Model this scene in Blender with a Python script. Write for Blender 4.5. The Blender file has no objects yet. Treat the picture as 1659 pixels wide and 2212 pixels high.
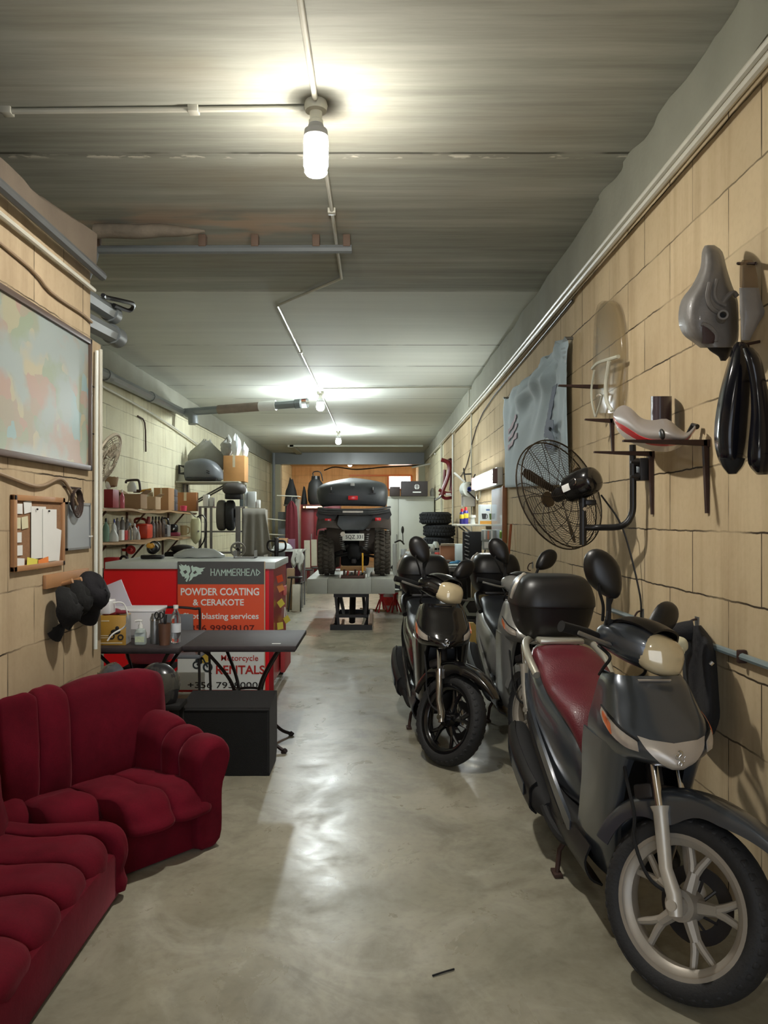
import bpy, bmesh, math, random
from mathutils import Vector as V, Matrix, noise as mnoise
R = math.radians; PI = math.pi
rnd = random.Random(7)
sc = bpy.context.scene
COL = sc.collection

# ------------------------------------------------------------------ camera
H = 1.5                      # eye height
F = 1680.0                   # focal length in pixels of the 1659 x 2212 frame
VX, VY = 815.0, 1122.0       # where the depth lines meet
cam = bpy.data.objects.new('camera', bpy.data.cameras.new('camera'))
COL.objects.link(cam); sc.camera = cam
cam.location = (0, 0, H); cam.rotation_euler = (R(90), 0, 0)
cam.data.sensor_width = 36.0; cam.data.lens = F / 2212 * 36.0
cam.data.shift_x = (829.5 - VX) / 2212; cam.data.shift_y = (VY - 1106) / 2212
cam.data.clip_start = 0.05; cam.data.clip_end = 200

# ------------------------------------------------------------------ world, exposure
sc.view_settings.view_transform = 'Standard'; sc.view_settings.look = 'None'
sc.view_settings.gamma = 1.0; sc.view_settings.use_curve_mapping = False
sc.view_settings.exposure = 0.35
wd = bpy.data.worlds.new('world'); sc.world = wd; wd.use_nodes = True
bg = wd.node_tree.nodes['Background']
bg.inputs[0].default_value = (0.80, 0.88, 1.0, 1); bg.inputs[1].default_value = 2.5
BULB_WARM = (1.0, 0.955, 0.87); BULB_COOL = (0.90, 0.985, 1.0)
E_NEAR, E_MID, E_FAR, E_TUBE = 60, 960, 740, 28; E_TIP = 1450
E_BACK = 330; E_WINDOW = 9.0

# ------------------------------------------------------------------ helpers
def at(px, py, Y):
    "the place seen at a point of the photograph, at distance Y"
    return V(((px - VX) * Y / F, Y, H - (py - VY) * Y / F))
def lin(c):
    return tuple((x / 12.92 if x <= .04045 else ((x + .055) / 1.055) ** 2.4) for x in c)
def hx(r, g, b): return lin((r / 255, g / 255, b / 255))

def cr(p, n, closed=False):
    "Catmull-Rom through points p, n steps per span"
    p = [V(q) for q in p]; m = len(p); out = []
    spans = m if closed else m - 1
    for i in range(spans):
        if closed: a, b, c, d = p[i - 1], p[i], p[(i + 1) % m], p[(i + 2) % m]
        else:
            b, c = p[i], p[i + 1]
            a = p[i - 1] if i else b * 2 - c
            d = p[i + 2] if i + 2 < m else c * 2 - b
        for k in range(n):
            t = k / n
            out.append(0.5 * ((2 * b) + (c - a) * t + (2 * a - 5 * b + 4 * c - d) * t * t + (3 * b - a - 3 * c + d) * t ** 3))
    if not closed: out.append(p[-1].copy())
    return out
def frame(d):
    d = V(d).normalized()
    u = d.cross(V((0, 0, 1)))
    if u.length < 1e-4: u = V((1, 0, 0))
    u.normalize()
    return u, d.cross(u).normalized()

class MB:
    def __init__(s): s.v = []; s.f = []
    def add(s, vs, fs, M=None):
        b = len(s.v)
        s.v += [(M @ V(q)) if M else V(q) for q in vs]
        s.f += [tuple(b + i for i in f) for f in fs]
        return s
    def merge(s, o, M=None): return s.add(o.v, o.f, M)
    def box(s, c, size, rot=None, bev=0, seg=2):
        bm = bmesh.new(); bmesh.ops.create_cube(bm, size=1)
        for q in bm.verts: q.co = V((q.co.x * size[0], q.co.y * size[1], q.co.z * size[2]))
        if bev: bmesh.ops.bevel(bm, geom=list(bm.edges), offset=min(bev, min(size) * .49), segments=seg, profile=.5, affect='EDGES')
        M = Matrix.Translation(V(c))
        if rot is not None: M = M @ (rot.to_4x4() if not isinstance(rot, (int, float)) else Matrix.Rotation(rot, 4, 'Z'))
        bm.verts.index_update()
        s.add([q.co.copy() for q in bm.verts], [[q.index for q in f.verts] for f in bm.faces], M); bm.free()
        return s
    def bb(s, x0, x1, y0, y1, z0, z1, bev=0, seg=2):
        return s.box(((x0 + x1) / 2, (y0 + y1) / 2, (z0 + z1) / 2), (abs(x1 - x0), abs(y1 - y0), abs(z1 - z0)), None, bev, seg)
    def loft(s, rings, closed=True, cap=True, M=None):
        n = len(rings[0]); vs = [q for r in rings for q in r]; fs = []
        for i in range(len(rings) - 1):
            for j in range(n if closed else n - 1):
                k = (j + 1) % n
                fs.append((i * n + j, i * n + k, (i + 1) * n + k, (i + 1) * n + j))
        if cap and closed:
            fs.append(tuple(range(n - 1, -1, -1))); fs.append(tuple((len(rings) - 1) * n + j for j in range(n)))
        return s.add(vs, fs, M)
    def cyl(s, p0, p1, r0, r1=None, n=16, cap=True):
        p0, p1 = V(p0), V(p1); r1 = r0 if r1 is None else r1
        u, w = frame(p1 - p0)
        ring = lambda p, r: [p + (u * math.cos(2 * PI * k / n) + w * math.sin(2 * PI * k / n)) * r for k in range(n)]
        return s.loft([ring(p0, r0), ring(p1, r1)], cap=cap)
    def tube(s, pts, r, n=8, closed=False, smooth=0):
        pts = cr(pts, smooth, closed) if smooth else [V(p) for p in pts]
        m = len(pts); rings = []
        t0 = (pts[1] - pts[0]).normalized(); u, w = frame(t0)
        for i, p in enumerate(pts):
            if closed: t = pts[(i + 1) % m] - pts[i - 1]
            else: t = pts[min(i + 1, m - 1)] - pts[max(i - 1, 0)]
            if t.length < 1e-9: t = t0
            t = t.normalized()
            u = (u - t * u.dot(t))
            if u.length < 1e-5: u, _ = frame(t)
            u.normalize(); w = t.cross(u)
            rr = r(i / (m - 1)) if callable(r) else r
            rings.append([p + (u * math.cos(2 * PI * k / n) + w * math.sin(2 * PI * k / n)) * rr for k in range(n)])
        if closed: rings.append(rings[0]); return s.loft(rings, cap=False)
        return s.loft(rings)
    def lathe(s, prof, o=(0, 0, 0), axis=(0, 0, 1), n=24, closed=False):
        o = V(o); a = V(axis).normalized(); u, w = frame(a)
        rings = [[o + a * h + (u * math.cos(2 * PI * k / n) + w * math.sin(2 * PI * k / n)) * max(r, 1e-4) for k in range(n)] for r, h in prof]
        if closed: rings.append(rings[0])
        return s.loft(rings, cap=not closed)
    def prism(s, poly, o, ux, uy, depth):
        "polygon in the plane (ux, uy) at o, thickened along ux x uy by depth"
        o, ux, uy = V(o), V(ux), V(uy); nrm = ux.cross(uy).normalized() * depth
        a = [o + ux * p[0] + uy * p[1] for p in poly]
        return s.loft([a, [q + nrm for q in a]])
    def ell(s, c, r, rot=None, n=20, m=12, e=1.0):
        c = V(c); vs = []; sg = lambda x: math.copysign(abs(x) ** e, x)
        rings = []
        for i in range(m + 1):
            th = -PI / 2 + PI * i / m
            if i == 0: th += .02
            if i == m: th -= .02
            ring = []
            for k in range(n):
                ph = 2 * PI * k / n
                q = V((r[0] * sg(math.cos(th)) * sg(math.cos(ph)), r[1] * sg(math.cos(th)) * sg(math.sin(ph)), r[2] * sg(math.sin(th))))
                if rot is not None: q = rot @ q
                ring.append(c + q)
            rings.append(ring)
        return s.loft(rings)
    def sheet(s, rows, t=0.0):
        "an open grid; with t it gets thickness"
        m, n = len(rows), len(rows[0])
        if not t: return s.loft(rows, closed=False, cap=False)
        nr = []
        for i in range(m):
            row = []
            for j in range(n):
                a = rows[min(i + 1, m - 1)][j] - rows[max(i - 1, 0)][j]; b = rows[i][min(j + 1, n - 1)] - rows[i][max(j - 1, 0)]
                q = a.cross(b)
                row.append(q.normalized() if q.length > 1e-12 else V((0, 0, 1)))
            nr.append(row)
        top = [[rows[i][j] + nr[i][j] * t / 2 for j in range(n)] for i in range(m)]
        bot = [[rows[i][j] - nr[i][j] * t / 2 for j in range(n)] for i in range(m)]
        rings = [top[i] + bot[i][::-1] for i in range(m)]
        return s.loft(rings)
    def xf(s, M): s.v = [M @ q for q in s.v]; return s

def patch(ctrl, nu=4, nv=4, closed=False):
    rows = [cr(r, nv, closed) for r in ctrl]
    cols = [cr([rows[i][j] for i in range(len(rows))], nu) for j in range(len(rows[0]))]
    return [[cols[j][i] for j in range(len(cols))] for i in range(len(cols[0]))]
def sring(c, ry, rz, n=28, e=.7, ax=0):
    "superellipse ring about c, in the plane across axis ax"
    out = []; sg = lambda x: math.copysign(abs(x) ** e, x)
    for k in range(n):
        a = 2 * PI * k / n; p, q = ry * sg(math.cos(a)), rz * sg(math.sin(a))
        out.append(V(c) + (V((0, p, q)) if ax == 0 else V((p, 0, q)) if ax == 1 else V((p, q, 0))))
    return out
def smooth_loft(keys, n=5, cap=True):
    cols = [cr([k[j] for k in keys], n) for j in range(len(keys[0]))]
    return MB().loft([[c[i] for c in cols] for i in range(len(cols[0]))], cap=cap)
def mirror(mb): return MB().add([V((q.x, -q.y, q.z)) for q in mb.v], [f[::-1] for f in mb.f])

def obj(name, mb, m, parent=None, ang=40, mods=()):
    me = bpy.data.meshes.new(name)
    me.from_pydata([tuple(q) for q in mb.v], [], mb.f); me.update()
    bm = bmesh.new(); bm.from_mesh(me); bmesh.ops.recalc_face_normals(bm, faces=bm.faces); bm.to_mesh(me); bm.free()
    me.shade_smooth()
    if ang < 180: me.set_sharp_from_angle(angle=R(ang))
    me.materials.append(m)
    o = bpy.data.objects.new(name, me); COL.objects.link(o)
    if parent is not None: o.parent = parent
    for k, kw in mods:
        md = o.modifiers.new(k.lower(), k)
        for a, b in kw.items(): setattr(md, a, b)
    return o
def tag(o, label, cat, group=None, kind=None):
    if label: o['label'] = label
    if cat: o['category'] = cat
    if group: o['group'] = group
    if kind: o['kind'] = kind
    return o
def thing(name, label, cat, loc=(0, 0, 0), rz=0, group=None):
    o = bpy.data.objects.new(name, None); COL.objects.link(o); o.empty_display_size = .1
    o.location = loc; o.rotation_euler = (0, 0, rz)
    return tag(o, label, cat, group)
def solo(name, mb, m, label, cat, group=None, ang=40, loc=(0, 0, 0), rz=0):
    "a thing that is one mesh; mb is given about loc"
    o = obj(name, mb, m, None, ang); o.location = loc; o.rotation_euler = (0, 0, rz)
    return tag(o, label, cat, group)
def struct(name, mb, m, parent=None, ang=30):
    o = obj(name, mb, m, parent, ang)
    if parent is None: o['kind'] = 'structure'
    return o
def note(o, label): o['label'] = label; return o
def copy_tree(o, parent=None):
    c = o.copy(); COL.objects.link(c); c.parent = parent
    for ch in list(o.children): copy_tree(ch, c)
    return c
def text_mb(s, w=None, h=None, bold=0.0, thick=.002, shear=0.0):
    "letters as a mesh in the xy plane, lower left at the origin, fitted to w by h"
    cu = bpy.data.curves.new('t', 'FONT'); cu.body = s; cu.size = 1; cu.extrude = .01; cu.offset = bold; cu.resolution_u = 3; cu.shear = shear
    o = bpy.data.objects.new('t', cu); COL.objects.link(o)
    dg = bpy.context.evaluated_depsgraph_get(); dg.update()
    me = bpy.data.meshes.new_from_object(o.evaluated_get(dg))
    mb = MB().add([q.co.copy() for q in me.vertices], [list(p.vertices) for p in me.polygons])
    bpy.data.objects.remove(o); bpy.data.curves.remove(cu); bpy.data.meshes.remove(me)
    x0 = min(q.x for q in mb.v); x1 = max(q.x for q in mb.v); y0 = min(q.y for q in mb.v); y1 = max(q.y for q in mb.v)
    sx = w / (x1 - x0) if w else None; sy = h / (y1 - y0) if h else None
    sx = sx or sy; sy = sy or sx
    for q in mb.v: q.x = (q.x - x0) * sx; q.y = (q.y - y0) * sy; q.z = q.z / .02 * thick
    return mb
def facing(o, ux=(1, 0, 0), uy=(0, 0, 1)):
    "matrix that lays the xy plane on the plane (ux, uy) through o"
    ux, uy = V(ux).normalized(), V(uy).normalized(); w = ux.cross(uy)
    return Matrix.Translation(V(o)) @ Matrix((ux, uy, w)).transposed().to_4x4()

# ------------------------------------------------------------------ materials
def new_mat(name):
    m = bpy.data.materials.new(name); m.use_nodes = True
    return m, m.node_tree.nodes, m.node_tree.links, m.node_tree.nodes['Principled BSDF']
_mc = {}
def mat(name, c, rough=.5, metal=0.0, var=.12, scale=6.0, bump=0.0, bscale=60.0, coat=0.0, sheen=0.0, dust=0.0, spec=.5, trans=0.0, alpha=1.0):
    if name in _mc: return _mc[name]
    m, N, L, b = new_mat(name); _mc[name] = m
    tc = N.new('ShaderNodeTexCoord')
    nz = N.new('ShaderNodeTexNoise'); nz.inputs['Scale'].default_value = scale; nz.inputs['Detail'].default_value = 5
    L.new(tc.outputs['Object'], nz.inputs['Vector'])
    mx = N.new('ShaderNodeMix'); mx.data_type = 'RGBA'
    lo = [max(0, x * (1 - var)) for x in c]; hi = [min(1, x * (1 + var) + dust) for x in c]
    mx.inputs[6].default_value = (*lo, 1); mx.inputs[7].default_value = (*hi, 1)
    L.new(nz.outputs[0], mx.inputs[0]); L.new(mx.outputs[2], b.inputs['Base Color'])
    b.inputs['Roughness'].default_value = rough; b.inputs['Metallic'].default_value = metal
    b.inputs['Specular IOR Level'].default_value = spec
    if coat: b.inputs['Coat Weight'].default_value = coat; b.inputs['Coat Roughness'].default_value = .06
    if sheen: b.inputs['Sheen Weight'].default_value = sheen; b.inputs['Sheen Roughness'].default_value = .4
    if trans: b.inputs['Transmission Weight'].default_value = trans; b.inputs['IOR'].default_value = 1.3
    if alpha < 1: b.inputs['Alpha'].default_value = alpha
    if bump:
        n2 = N.new('ShaderNodeTexNoise'); n2.inputs['Scale'].default_value = bscale; n2.inputs['Detail'].default_value = 4
        L.new(tc.outputs['Object'], n2.inputs['Vector'])
        bp = N.new('ShaderNodeBump'); bp.inputs['Strength'].default_value = bump; bp.inputs['Distance'].default_value = .01
        L.new(n2.outputs[0], bp.inputs['Height']); L.new(bp.outputs[0], b.inputs['Normal'])
    return m
def emit(name, c, s):
    m, N, L, b = new_mat(name)
    b.inputs['Base Color'].default_value = (*c, 1); b.inputs['Emission Color'].default_value = (*c, 1); b.inputs['Emission Strength'].default_value = s
    return m
def nd(N, t, **kw):
    n = N.new(t)
    for k, v in kw.items():
        if k.startswith('i_'): n.inputs[int(k[2:])].default_value = v
        else: setattr(n, k, v)
    return n
def mathn(N, L, op, a, b=None, clamp=False):
    n = N.new('ShaderNodeMath'); n.operation = op; n.use_clamp = clamp
    for i, x in enumerate((a, b)):
        if x is None: continue
        if isinstance(x, (int, float)): n.inputs[i].default_value = x
        else: L.new(x, n.inputs[i])
    return n.outputs[0]
def mixc(N, L, fac, a, b, mode='MIX'):
    n = N.new('ShaderNodeMix'); n.data_type = 'RGBA'; n.blend_type = mode
    for i, x in ((0, fac), (6, a), (7, b)):
        if isinstance(x, (int, float)): n.inputs[i].default_value = x
        elif isinstance(x, tuple): n.inputs[i].default_value = (*x[:3], 1)
        else: L.new(x, n.inputs[i])
    return n.outputs[2]
def ramp(N, L, src, p0, p1):
    n = N.new('ShaderNodeMapRange'); n.inputs[1].default_value = p0; n.inputs[2].default_value = p1
    L.new(src, n.inputs[0]); return n.outputs[0]
def noise_at(N, L, vec, scale, loc=(0, 0, 0), detail=5, rough=.5, dist=0.0):
    mp = N.new('ShaderNodeMapping'); mp.inputs['Scale'].default_value = scale; mp.inputs['Location'].default_value = loc
    L.new(vec, mp.inputs['Vector'])
    n = N.new('ShaderNodeTexNoise'); n.inputs['Scale'].default_value = 1; n.inputs['Detail'].default_value = detail
    n.inputs['Roughness'].default_value = rough; n.inputs['Distortion'].default_value = dist
    L.new(mp.outputs[0], n.inputs['Vector']); return n.outputs[0]

def block_wall(name, base, dark, seed=0.0, along='y', joint=.95):
    m, N, L, b = new_mat(name); g = N.new('ShaderNodeNewGeometry'); pos = g.outputs['Position']
    sx = N.new('ShaderNodeSeparateXYZ'); L.new(pos, sx.inputs[0])
    u = sx.outputs['Y' if along == 'y' else 'X']
    z = mathn(N, L, 'ADD', sx.outputs['Z'], -.08)
    # wavering joints
    wob = noise_at(N, L, pos, (9, 9, 9), (seed, 0, 0), 3)
    z2 = mathn(N, L, 'ADD', z, mathn(N, L, 'MULTIPLY', mathn(N, L, 'ADD', wob, -.5), .016))
    cb = N.new('ShaderNodeCombineXYZ'); L.new(mathn(N, L, 'ADD', u, seed * .37), cb.inputs[0]); L.new(z2, cb.inputs[1])
    br = N.new('ShaderNodeTexBrick'); L.new(cb.outputs[0], br.inputs['Vector'])
    br.inputs['Scale'].default_value = 1; br.inputs['Mortar Size'].default_value = .0045; br.inputs['Mortar Smooth'].default_value = .35
    br.inputs['Brick Width'].default_value = .62; br.inputs['Row Height'].default_value = .274; br.offset = .43; br.offset_frequency = 2
    br.inputs['Color1'].default_value = (0, 0, 0, 1); br.inputs['Color2'].default_value = (1, 1, 1, 1)
    br.inputs['Mortar'].default_value = (.5, .5, .5, 1)
    tint = mixc(N, L, ramp(N, L, br.outputs[0], 0, 1), tuple(x * .93 for x in base), tuple(min(1, x * 1.06) for x in base))
    big = noise_at(N, L, pos, (1.1, 1.1, 1.4), (seed, 3, 0), 4)
    c = mixc(N, L, mathn(N, L, 'MULTIPLY', ramp(N, L, big, .45, .75), .45), tint, dark)
    st = noise_at(N, L, pos, (7, 7, .55), (seed, 0, 5), 5, .6)
    c = mixc(N, L, mathn(N, L, 'MULTIPLY', ramp(N, L, st, .48, .76), .55), c, dark)
    # darker smudges near the floor, as dirt splashed up
    c = mixc(N, L, mathn(N, L, 'MULTIPLY', mathn(N, L, 'MULTIPLY', ramp(N, L, z, .95, .1), ramp(N, L, noise_at(N, L, pos, (3, 3, 2.2), (1, seed, 0), 5), .42, .68)), .5), c, tuple(x * .8 for x in dark))
    sp = noise_at(N, L, pos, (38, 38, 38), (0, 0, 0), 3)
    c = mixc(N, L, mathn(N, L, 'MULTIPLY', ramp(N, L, sp, .45, .8), .14), c, dark)
    jm = mathn(N, L, 'MULTIPLY', br.outputs['Fac'], ramp(N, L, noise_at(N, L, pos, (1.7, 1.7, 3.1), (seed, 9, 0), 3), .36, .58))
    jm = mathn(N, L, 'ADD', mathn(N, L, 'MULTIPLY', jm, joint), mathn(N, L, 'MULTIPLY', br.outputs['Fac'], .14), True)
    c = mixc(N, L, jm, c, tuple(x * .16 for x in dark))
    L.new(c, b.inputs['Base Color']); b.inputs['Roughness'].default_value = .85; b.inputs['Specular IOR Level'].default_value = .25
    bp = N.new('ShaderNodeBump'); bp.inputs['Strength'].default_value = .35; bp.inputs['Distance'].default_value = .012
    hh = mathn(N, L, 'SUBTRACT', mathn(N, L, 'MULTIPLY', noise_at(N, L, pos, (14, 14, 14), (0, 0, 0), 6), .6), jm)
    L.new(hh, bp.inputs['Height']); L.new(bp.outputs[0], b.inputs['Normal'])
    return m

def ceiling_mat():
    m, N, L, b = new_mat('streaked_concrete'); g = N.new('ShaderNodeNewGeometry'); pos = g.outputs['Position']
    sx = N.new('ShaderNodeSeparateXYZ'); L.new(pos, sx.inputs[0]); y = sx.outputs['Y']
    s1 = noise_at(N, L, pos, (.35, 5.0, 1), (0, 0, 0), 7, .68); s2 = noise_at(N, L, pos, (.35, 13, 1), (4, 0, 0), 5, .6)
    bl = noise_at(N, L, pos, (.9, 1.3, 1), (0, 5, 0), 4)
    c = mixc(N, L, ramp(N, L, s1, .32, .68), hx(140, 141, 130), hx(184, 185, 173))
    c = mixc(N, L, mathn(N, L, 'MULTIPLY', ramp(N, L, s2, .46, .72), .32), c, hx(112, 112, 100))
    c = mixc(N, L, mathn(N, L, 'MULTIPLY', ramp(N, L, bl, .5, .72), .35), c, hx(150, 136, 112))
    # planks further in: a paler wash, lightened further in place of lamp light
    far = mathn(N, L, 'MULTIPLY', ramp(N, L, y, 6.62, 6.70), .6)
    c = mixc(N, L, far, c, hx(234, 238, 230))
    # board joints
    jt = None
    for yy, w in ((4.15, .012), (6.66, .006), (8.72, .012), (9.92, .016), (11.35, .012), (12.6, .012), (14.3, .014), (16.2, .014), (18.4, .016), (20.2, .016)):
        yw = mathn(N, L, 'ADD', y, mathn(N, L, 'MULTIPLY', mathn(N, L, 'ADD', noise_at(N, L, pos, (6, .2, 1), (yy, 0, 0), 3), -.5), .012))
        k = N.new('ShaderNodeMath'); k.operation = 'COMPARE'; L.new(yw, k.inputs[0]); k.inputs[1].default_value = yy; k.inputs[2].default_value = w
        jt = k.outputs[0] if jt is None else mathn(N, L, 'MAXIMUM', jt, k.outputs[0])
    jt = mathn(N, L, 'MULTIPLY', jt, ramp(N, L, noise_at(N, L, pos, (2.2, .5, 1), (2, 0, 0), 4), .35, .5))
    c = mixc(N, L, mathn(N, L, 'MULTIPLY', jt, .8), c, hx(62, 62, 54))
    # flaked lime patches along one joint and by the old pipe
    fl = mathn(N, L, 'MULTIPLY', ramp(N, L, mathn(N, L, 'ABSOLUTE', mathn(N, L, 'ADD', y, -4.19)), .03, .0), ramp(N, L, noise_at(N, L, pos, (9, 20, 1), (8, 0, 0), 4), .55, .6))
    c = mixc(N, L, fl, c, hx(222, 220, 205))
    pk = mathn(N, L, 'MULTIPLY', mathn(N, L, 'MULTIPLY', ramp(N, L, mathn(N, L, 'ABSOLUTE', mathn(N, L, 'ADD', y, -5.2)), .42, .1), ramp(N, L, sx.outputs['X'], .2, -.9)), ramp(N, L, noise_at(N, L, pos, (1.6, 5, 1), (0, 2, 0), 5), .45, .58))
    c = mixc(N, L, mathn(N, L, 'MULTIPLY', pk, .7), c, hx(205, 176, 150))
    # soot above the first lamp
    dv = N.new('ShaderNodeVectorMath'); dv.operation = 'DISTANCE'; L.new(pos, dv.inputs[0]); dv.inputs[1].default_value = (-.25, 3.72, 3.455)
    soot = mathn(N, L, 'MULTIPLY', ramp(N, L, mathn(N, L, 'ADD', dv.outputs['Value'], mathn(N, L, 'MULTIPLY', noise_at(N, L, pos, (12, 12, 1), (0, 0, 0), 3), .06)), .16, .05), .8)
    c = mixc(N, L, soot, c, hx(66, 58, 50))
    L.new(c, b.inputs['Base Color']); b.inputs['Roughness'].default_value = .8; b.inputs['Specular IOR Level'].default_value = .3
    bp = N.new('ShaderNodeBump'); bp.inputs['Strength'].default_value = .12; bp.inputs['Distance'].default_value = .01
    L.new(mathn(N, L, 'SUBTRACT', s1, jt), bp.inputs['Height']); L.new(bp.outputs[0], b.inputs['Normal'])
    return m

def floor_mat():
    m, N, L, b = new_mat('polished_concrete'); g = N.new('ShaderNodeNewGeometry'); pos = g.outputs['Position']
    n1 = noise_at(N, L, pos, (.9, .7, 1), (0, 0, 0), 6, .6); n2 = noise_at(N, L, pos, (3.2, 2.6, 1), (3, 1, 0), 7, .65, .6); n3 = noise_at(N, L, pos, (26, 26, 1), (0, 4, 0), 4)
    n4 = noise_at(N, L, pos, (1.7, 1.7, 1), (7, 2, 0), 6, .62, 1.2)
    c = mixc(N, L, ramp(N, L, n1, .35, .68), hx(132, 128, 111), hx(172, 167, 149))
    c = mixc(N, L, mathn(N, L, 'MULTIPLY', ramp(N, L, n2, .46, .72), .65), c, hx(104, 100, 84))
    c = mixc(N, L, mathn(N, L, 'MULTIPLY', ramp(N, L, n4, .55, .70), .45), c, hx(184, 182, 168))
    c = mixc(N, L, mathn(N, L, 'MULTIPLY', ramp(N, L, n4, .46, .28), .65), c, hx(90, 82, 66))
    c = mixc(N, L, mathn(N, L, 'MULTIPLY', ramp(N, L, n3, .5, .78), .25), c, hx(84, 80, 70))
    L.new(c, b.inputs['Base Color'])
    rr = mathn(N, L, 'ADD', mathn(N, L, 'MULTIPLY', ramp(N, L, n2, .3, .7), .26), .22)
    L.new(rr, b.inputs['Roughness']); b.inputs['Specular IOR Level'].default_value = .5
    bp = N.new('ShaderNodeBump'); bp.inputs['Strength'].default_value = .12; bp.inputs['Distance'].default_value = .01
    L.new(mathn(N, L, 'ADD', n2, mathn(N, L, 'MULTIPLY', n3, .3)), bp.inputs['Height']); L.new(bp.outputs[0], b.inputs['Normal'])
    return m

GREY_PLASTIC = mat('grey_plastic_pipe', hx(120, 126, 128), .38, 0, .18, 4)
WHITE_PVC = mat('white_conduit', hx(200, 198, 184), .4, 0, .15, 5)
BLACK_PL = mat('black_plastic', hx(19, 18, 19), .40, 0, .25, 9)
BLACK_MATT = mat('matt_black', hx(11, 11, 12), .8, 0, .3, 12)
RUBBER = mat('tyre_rubber', hx(27, 27, 28), .72, 0, .25, 18, .25, 90)
CHROME = mat('chrome', hx(205, 205, 205), .16, 1, .05)
STEEL = mat('dull_steel', hx(140, 140, 138), .42, .8, .2, 14)
DARK_STEEL = mat('dark_steel', hx(52, 50, 50), .45, .5, .25, 14)
IRON = mat('rusted_iron', hx(60, 40, 32), .7, .3, .4, 25)
PALE_SILVER = mat('silver_paint', hx(178, 172, 160), .38, .35, .14, 9)
CARD = mat('cardboard', hx(168, 128, 88), .85, 0, .12, 7)
CARD2 = mat('faded_cardboard', hx(150, 122, 92), .85, 0, .14, 7)
PAPER = mat('white_paper', hx(222, 222, 218), .8, 0, .05, 6)
WOOD = mat('pale_wood', hx(160, 128, 90), .65, 0, .22, 10)
DKWOOD = mat('dark_wood', hx(84, 56, 40), .6, 0, .25, 10)
CLEAR = mat('clear_plastic', (.92, .95, .95), .08, 0, .0, 5, trans=1.0)
GLASSY = mat('clear_lens', (.93, .92, .88), .06, 0, .0, 5, trans=.75, coat=.5)
RED_LENS = mat('red_lens', hx(205, 40, 48), .2, 0, .1, 30, coat=.6)
AMBER = mat('amber_lens', hx(196, 104, 62), .2, 0, .15, 30, coat=.6)
# ================================================================== THE ROOM
XR, XL, XF, ZC, YF, YE, YB = 1.40, -1.65, -3.1, 3.455, -2.6, 22.8, 28.2
M_WALL = block_wall('limestone_blocks', hx(198, 179, 145), hx(148, 125, 93), 0)
M_WALL_L = block_wall('limestone_blocks_left', hx(190, 171, 141), hx(142, 121, 95), 3.3)
M_WALL_FAR = block_wall('painted_blocks', hx(218, 214, 186), hx(172, 162, 128), 6.1, joint=.5)
M_WALL_BACK = block_wall('ochre_plaster', hx(222, 184, 136), hx(176, 132, 90), 2.0, 'x', .2)
M_RET = block_wall('limestone_return', hx(206, 188, 152), hx(160, 136, 104), 4.0, 'x')
M_BAND = mat('grey_cement_band', hx(138, 138, 124), .85, 0, .22, 3, .3, 30)
M_BAND_L = mat('rust_stained_band', hx(112, 100, 86), .85, 0, .35, 3.5, .3, 30)
M_FLOOR, M_CEIL = floor_mat(), ceiling_mat()

struct('floor', MB().bb(XF - .2, XR + .2, YF - 4, YB, -.1, 0), M_FLOOR)
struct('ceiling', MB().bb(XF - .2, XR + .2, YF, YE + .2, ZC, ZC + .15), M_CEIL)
struct('wall_right', MB().bb(XR, XR + .2, YF, 16.4, 0, ZC), M_WALL)
struct('wall_right_far', MB().bb(XR, XR + .2, 16.4, YB, 0, ZC), M_WALL_FAR)
struct('wall_left', MB().bb(XL - .25, XL, YF, 4.47, 0, 2.935).bb(XL - .25, XL, 4.47, 4.64, 0, 2.54), M_WALL_L)
struct('wall_left_return', MB().bb(XF, XL - .25, 4.47, 4.64, 0, 2.9), M_RET)
struct('wall_left_far', MB().bb(XF - .2, XF, YF, YB, 0, ZC), M_WALL_FAR)
struct('wall_front', MB().bb(XL - .25, XR + .2, YF - .2, YF, 2.9, ZC).bb(XF, XL - .25, YF - .2, YF, 0, ZC), M_RET)
struct('wall_pier_left', MB().bb(XF, -2.84, YE, YE + .35, 0, 3.12), mat('pier_paint', hx(188, 186, 160), .8, 0, .1, 4))
struct('wall_pier_right', MB().bb(1.22, XR, YE, YE + .35, 0, 3.12), mat('pier_paint', hx(188, 186, 160)))
M_BEAM = mat('painted_steel_beam', hx(118, 120, 118), .3, .2, .12, 3)
struct('beam', MB().bb(XF, XR, YE - .02, YE + .4, 3.115, ZC), M_BEAM)
struct('ceiling_back', MB().bb(XF, XR, YE + .4, YB, 3.42, 3.5), mat('back_ceiling', hx(206, 170, 124), .8, 0, .2, 2))
struct('wall_back', MB().bb(XF, .40, YB, YB + .2, 0, 3.42).bb(1.23, XR, YB, YB + .2, 0, 3.42).bb(.40, 1.23, YB, YB + .2, 0, 2.60).bb(.40, 1.23, YB, YB + .2, 3.06, 3.42), M_WALL_BACK)
# window in the back wall
w1 = struct('window_1', MB().bb(-1.02, 1.26, YB - .05, YB + .02, 3.06, 3.12).bb(.36, .43, YB - .05, YB + .05, 2.6, 3.06).bb(1.20, 1.27, YB - .05, YB + .05, 2.6, 3.06).bb(.36, 1.27, YB - .05, YB + .05, 2.55, 2.62), mat('orange_wood_frame', hx(190, 110, 60), .5, 0, .2, 8))
obj('pane', MB().bb(.42, 1.21, YB + .06, YB + .07, 2.6, 3.06), emit('window_daylight', (1.0, .93, .86), E_WINDOW), w1)
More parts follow.
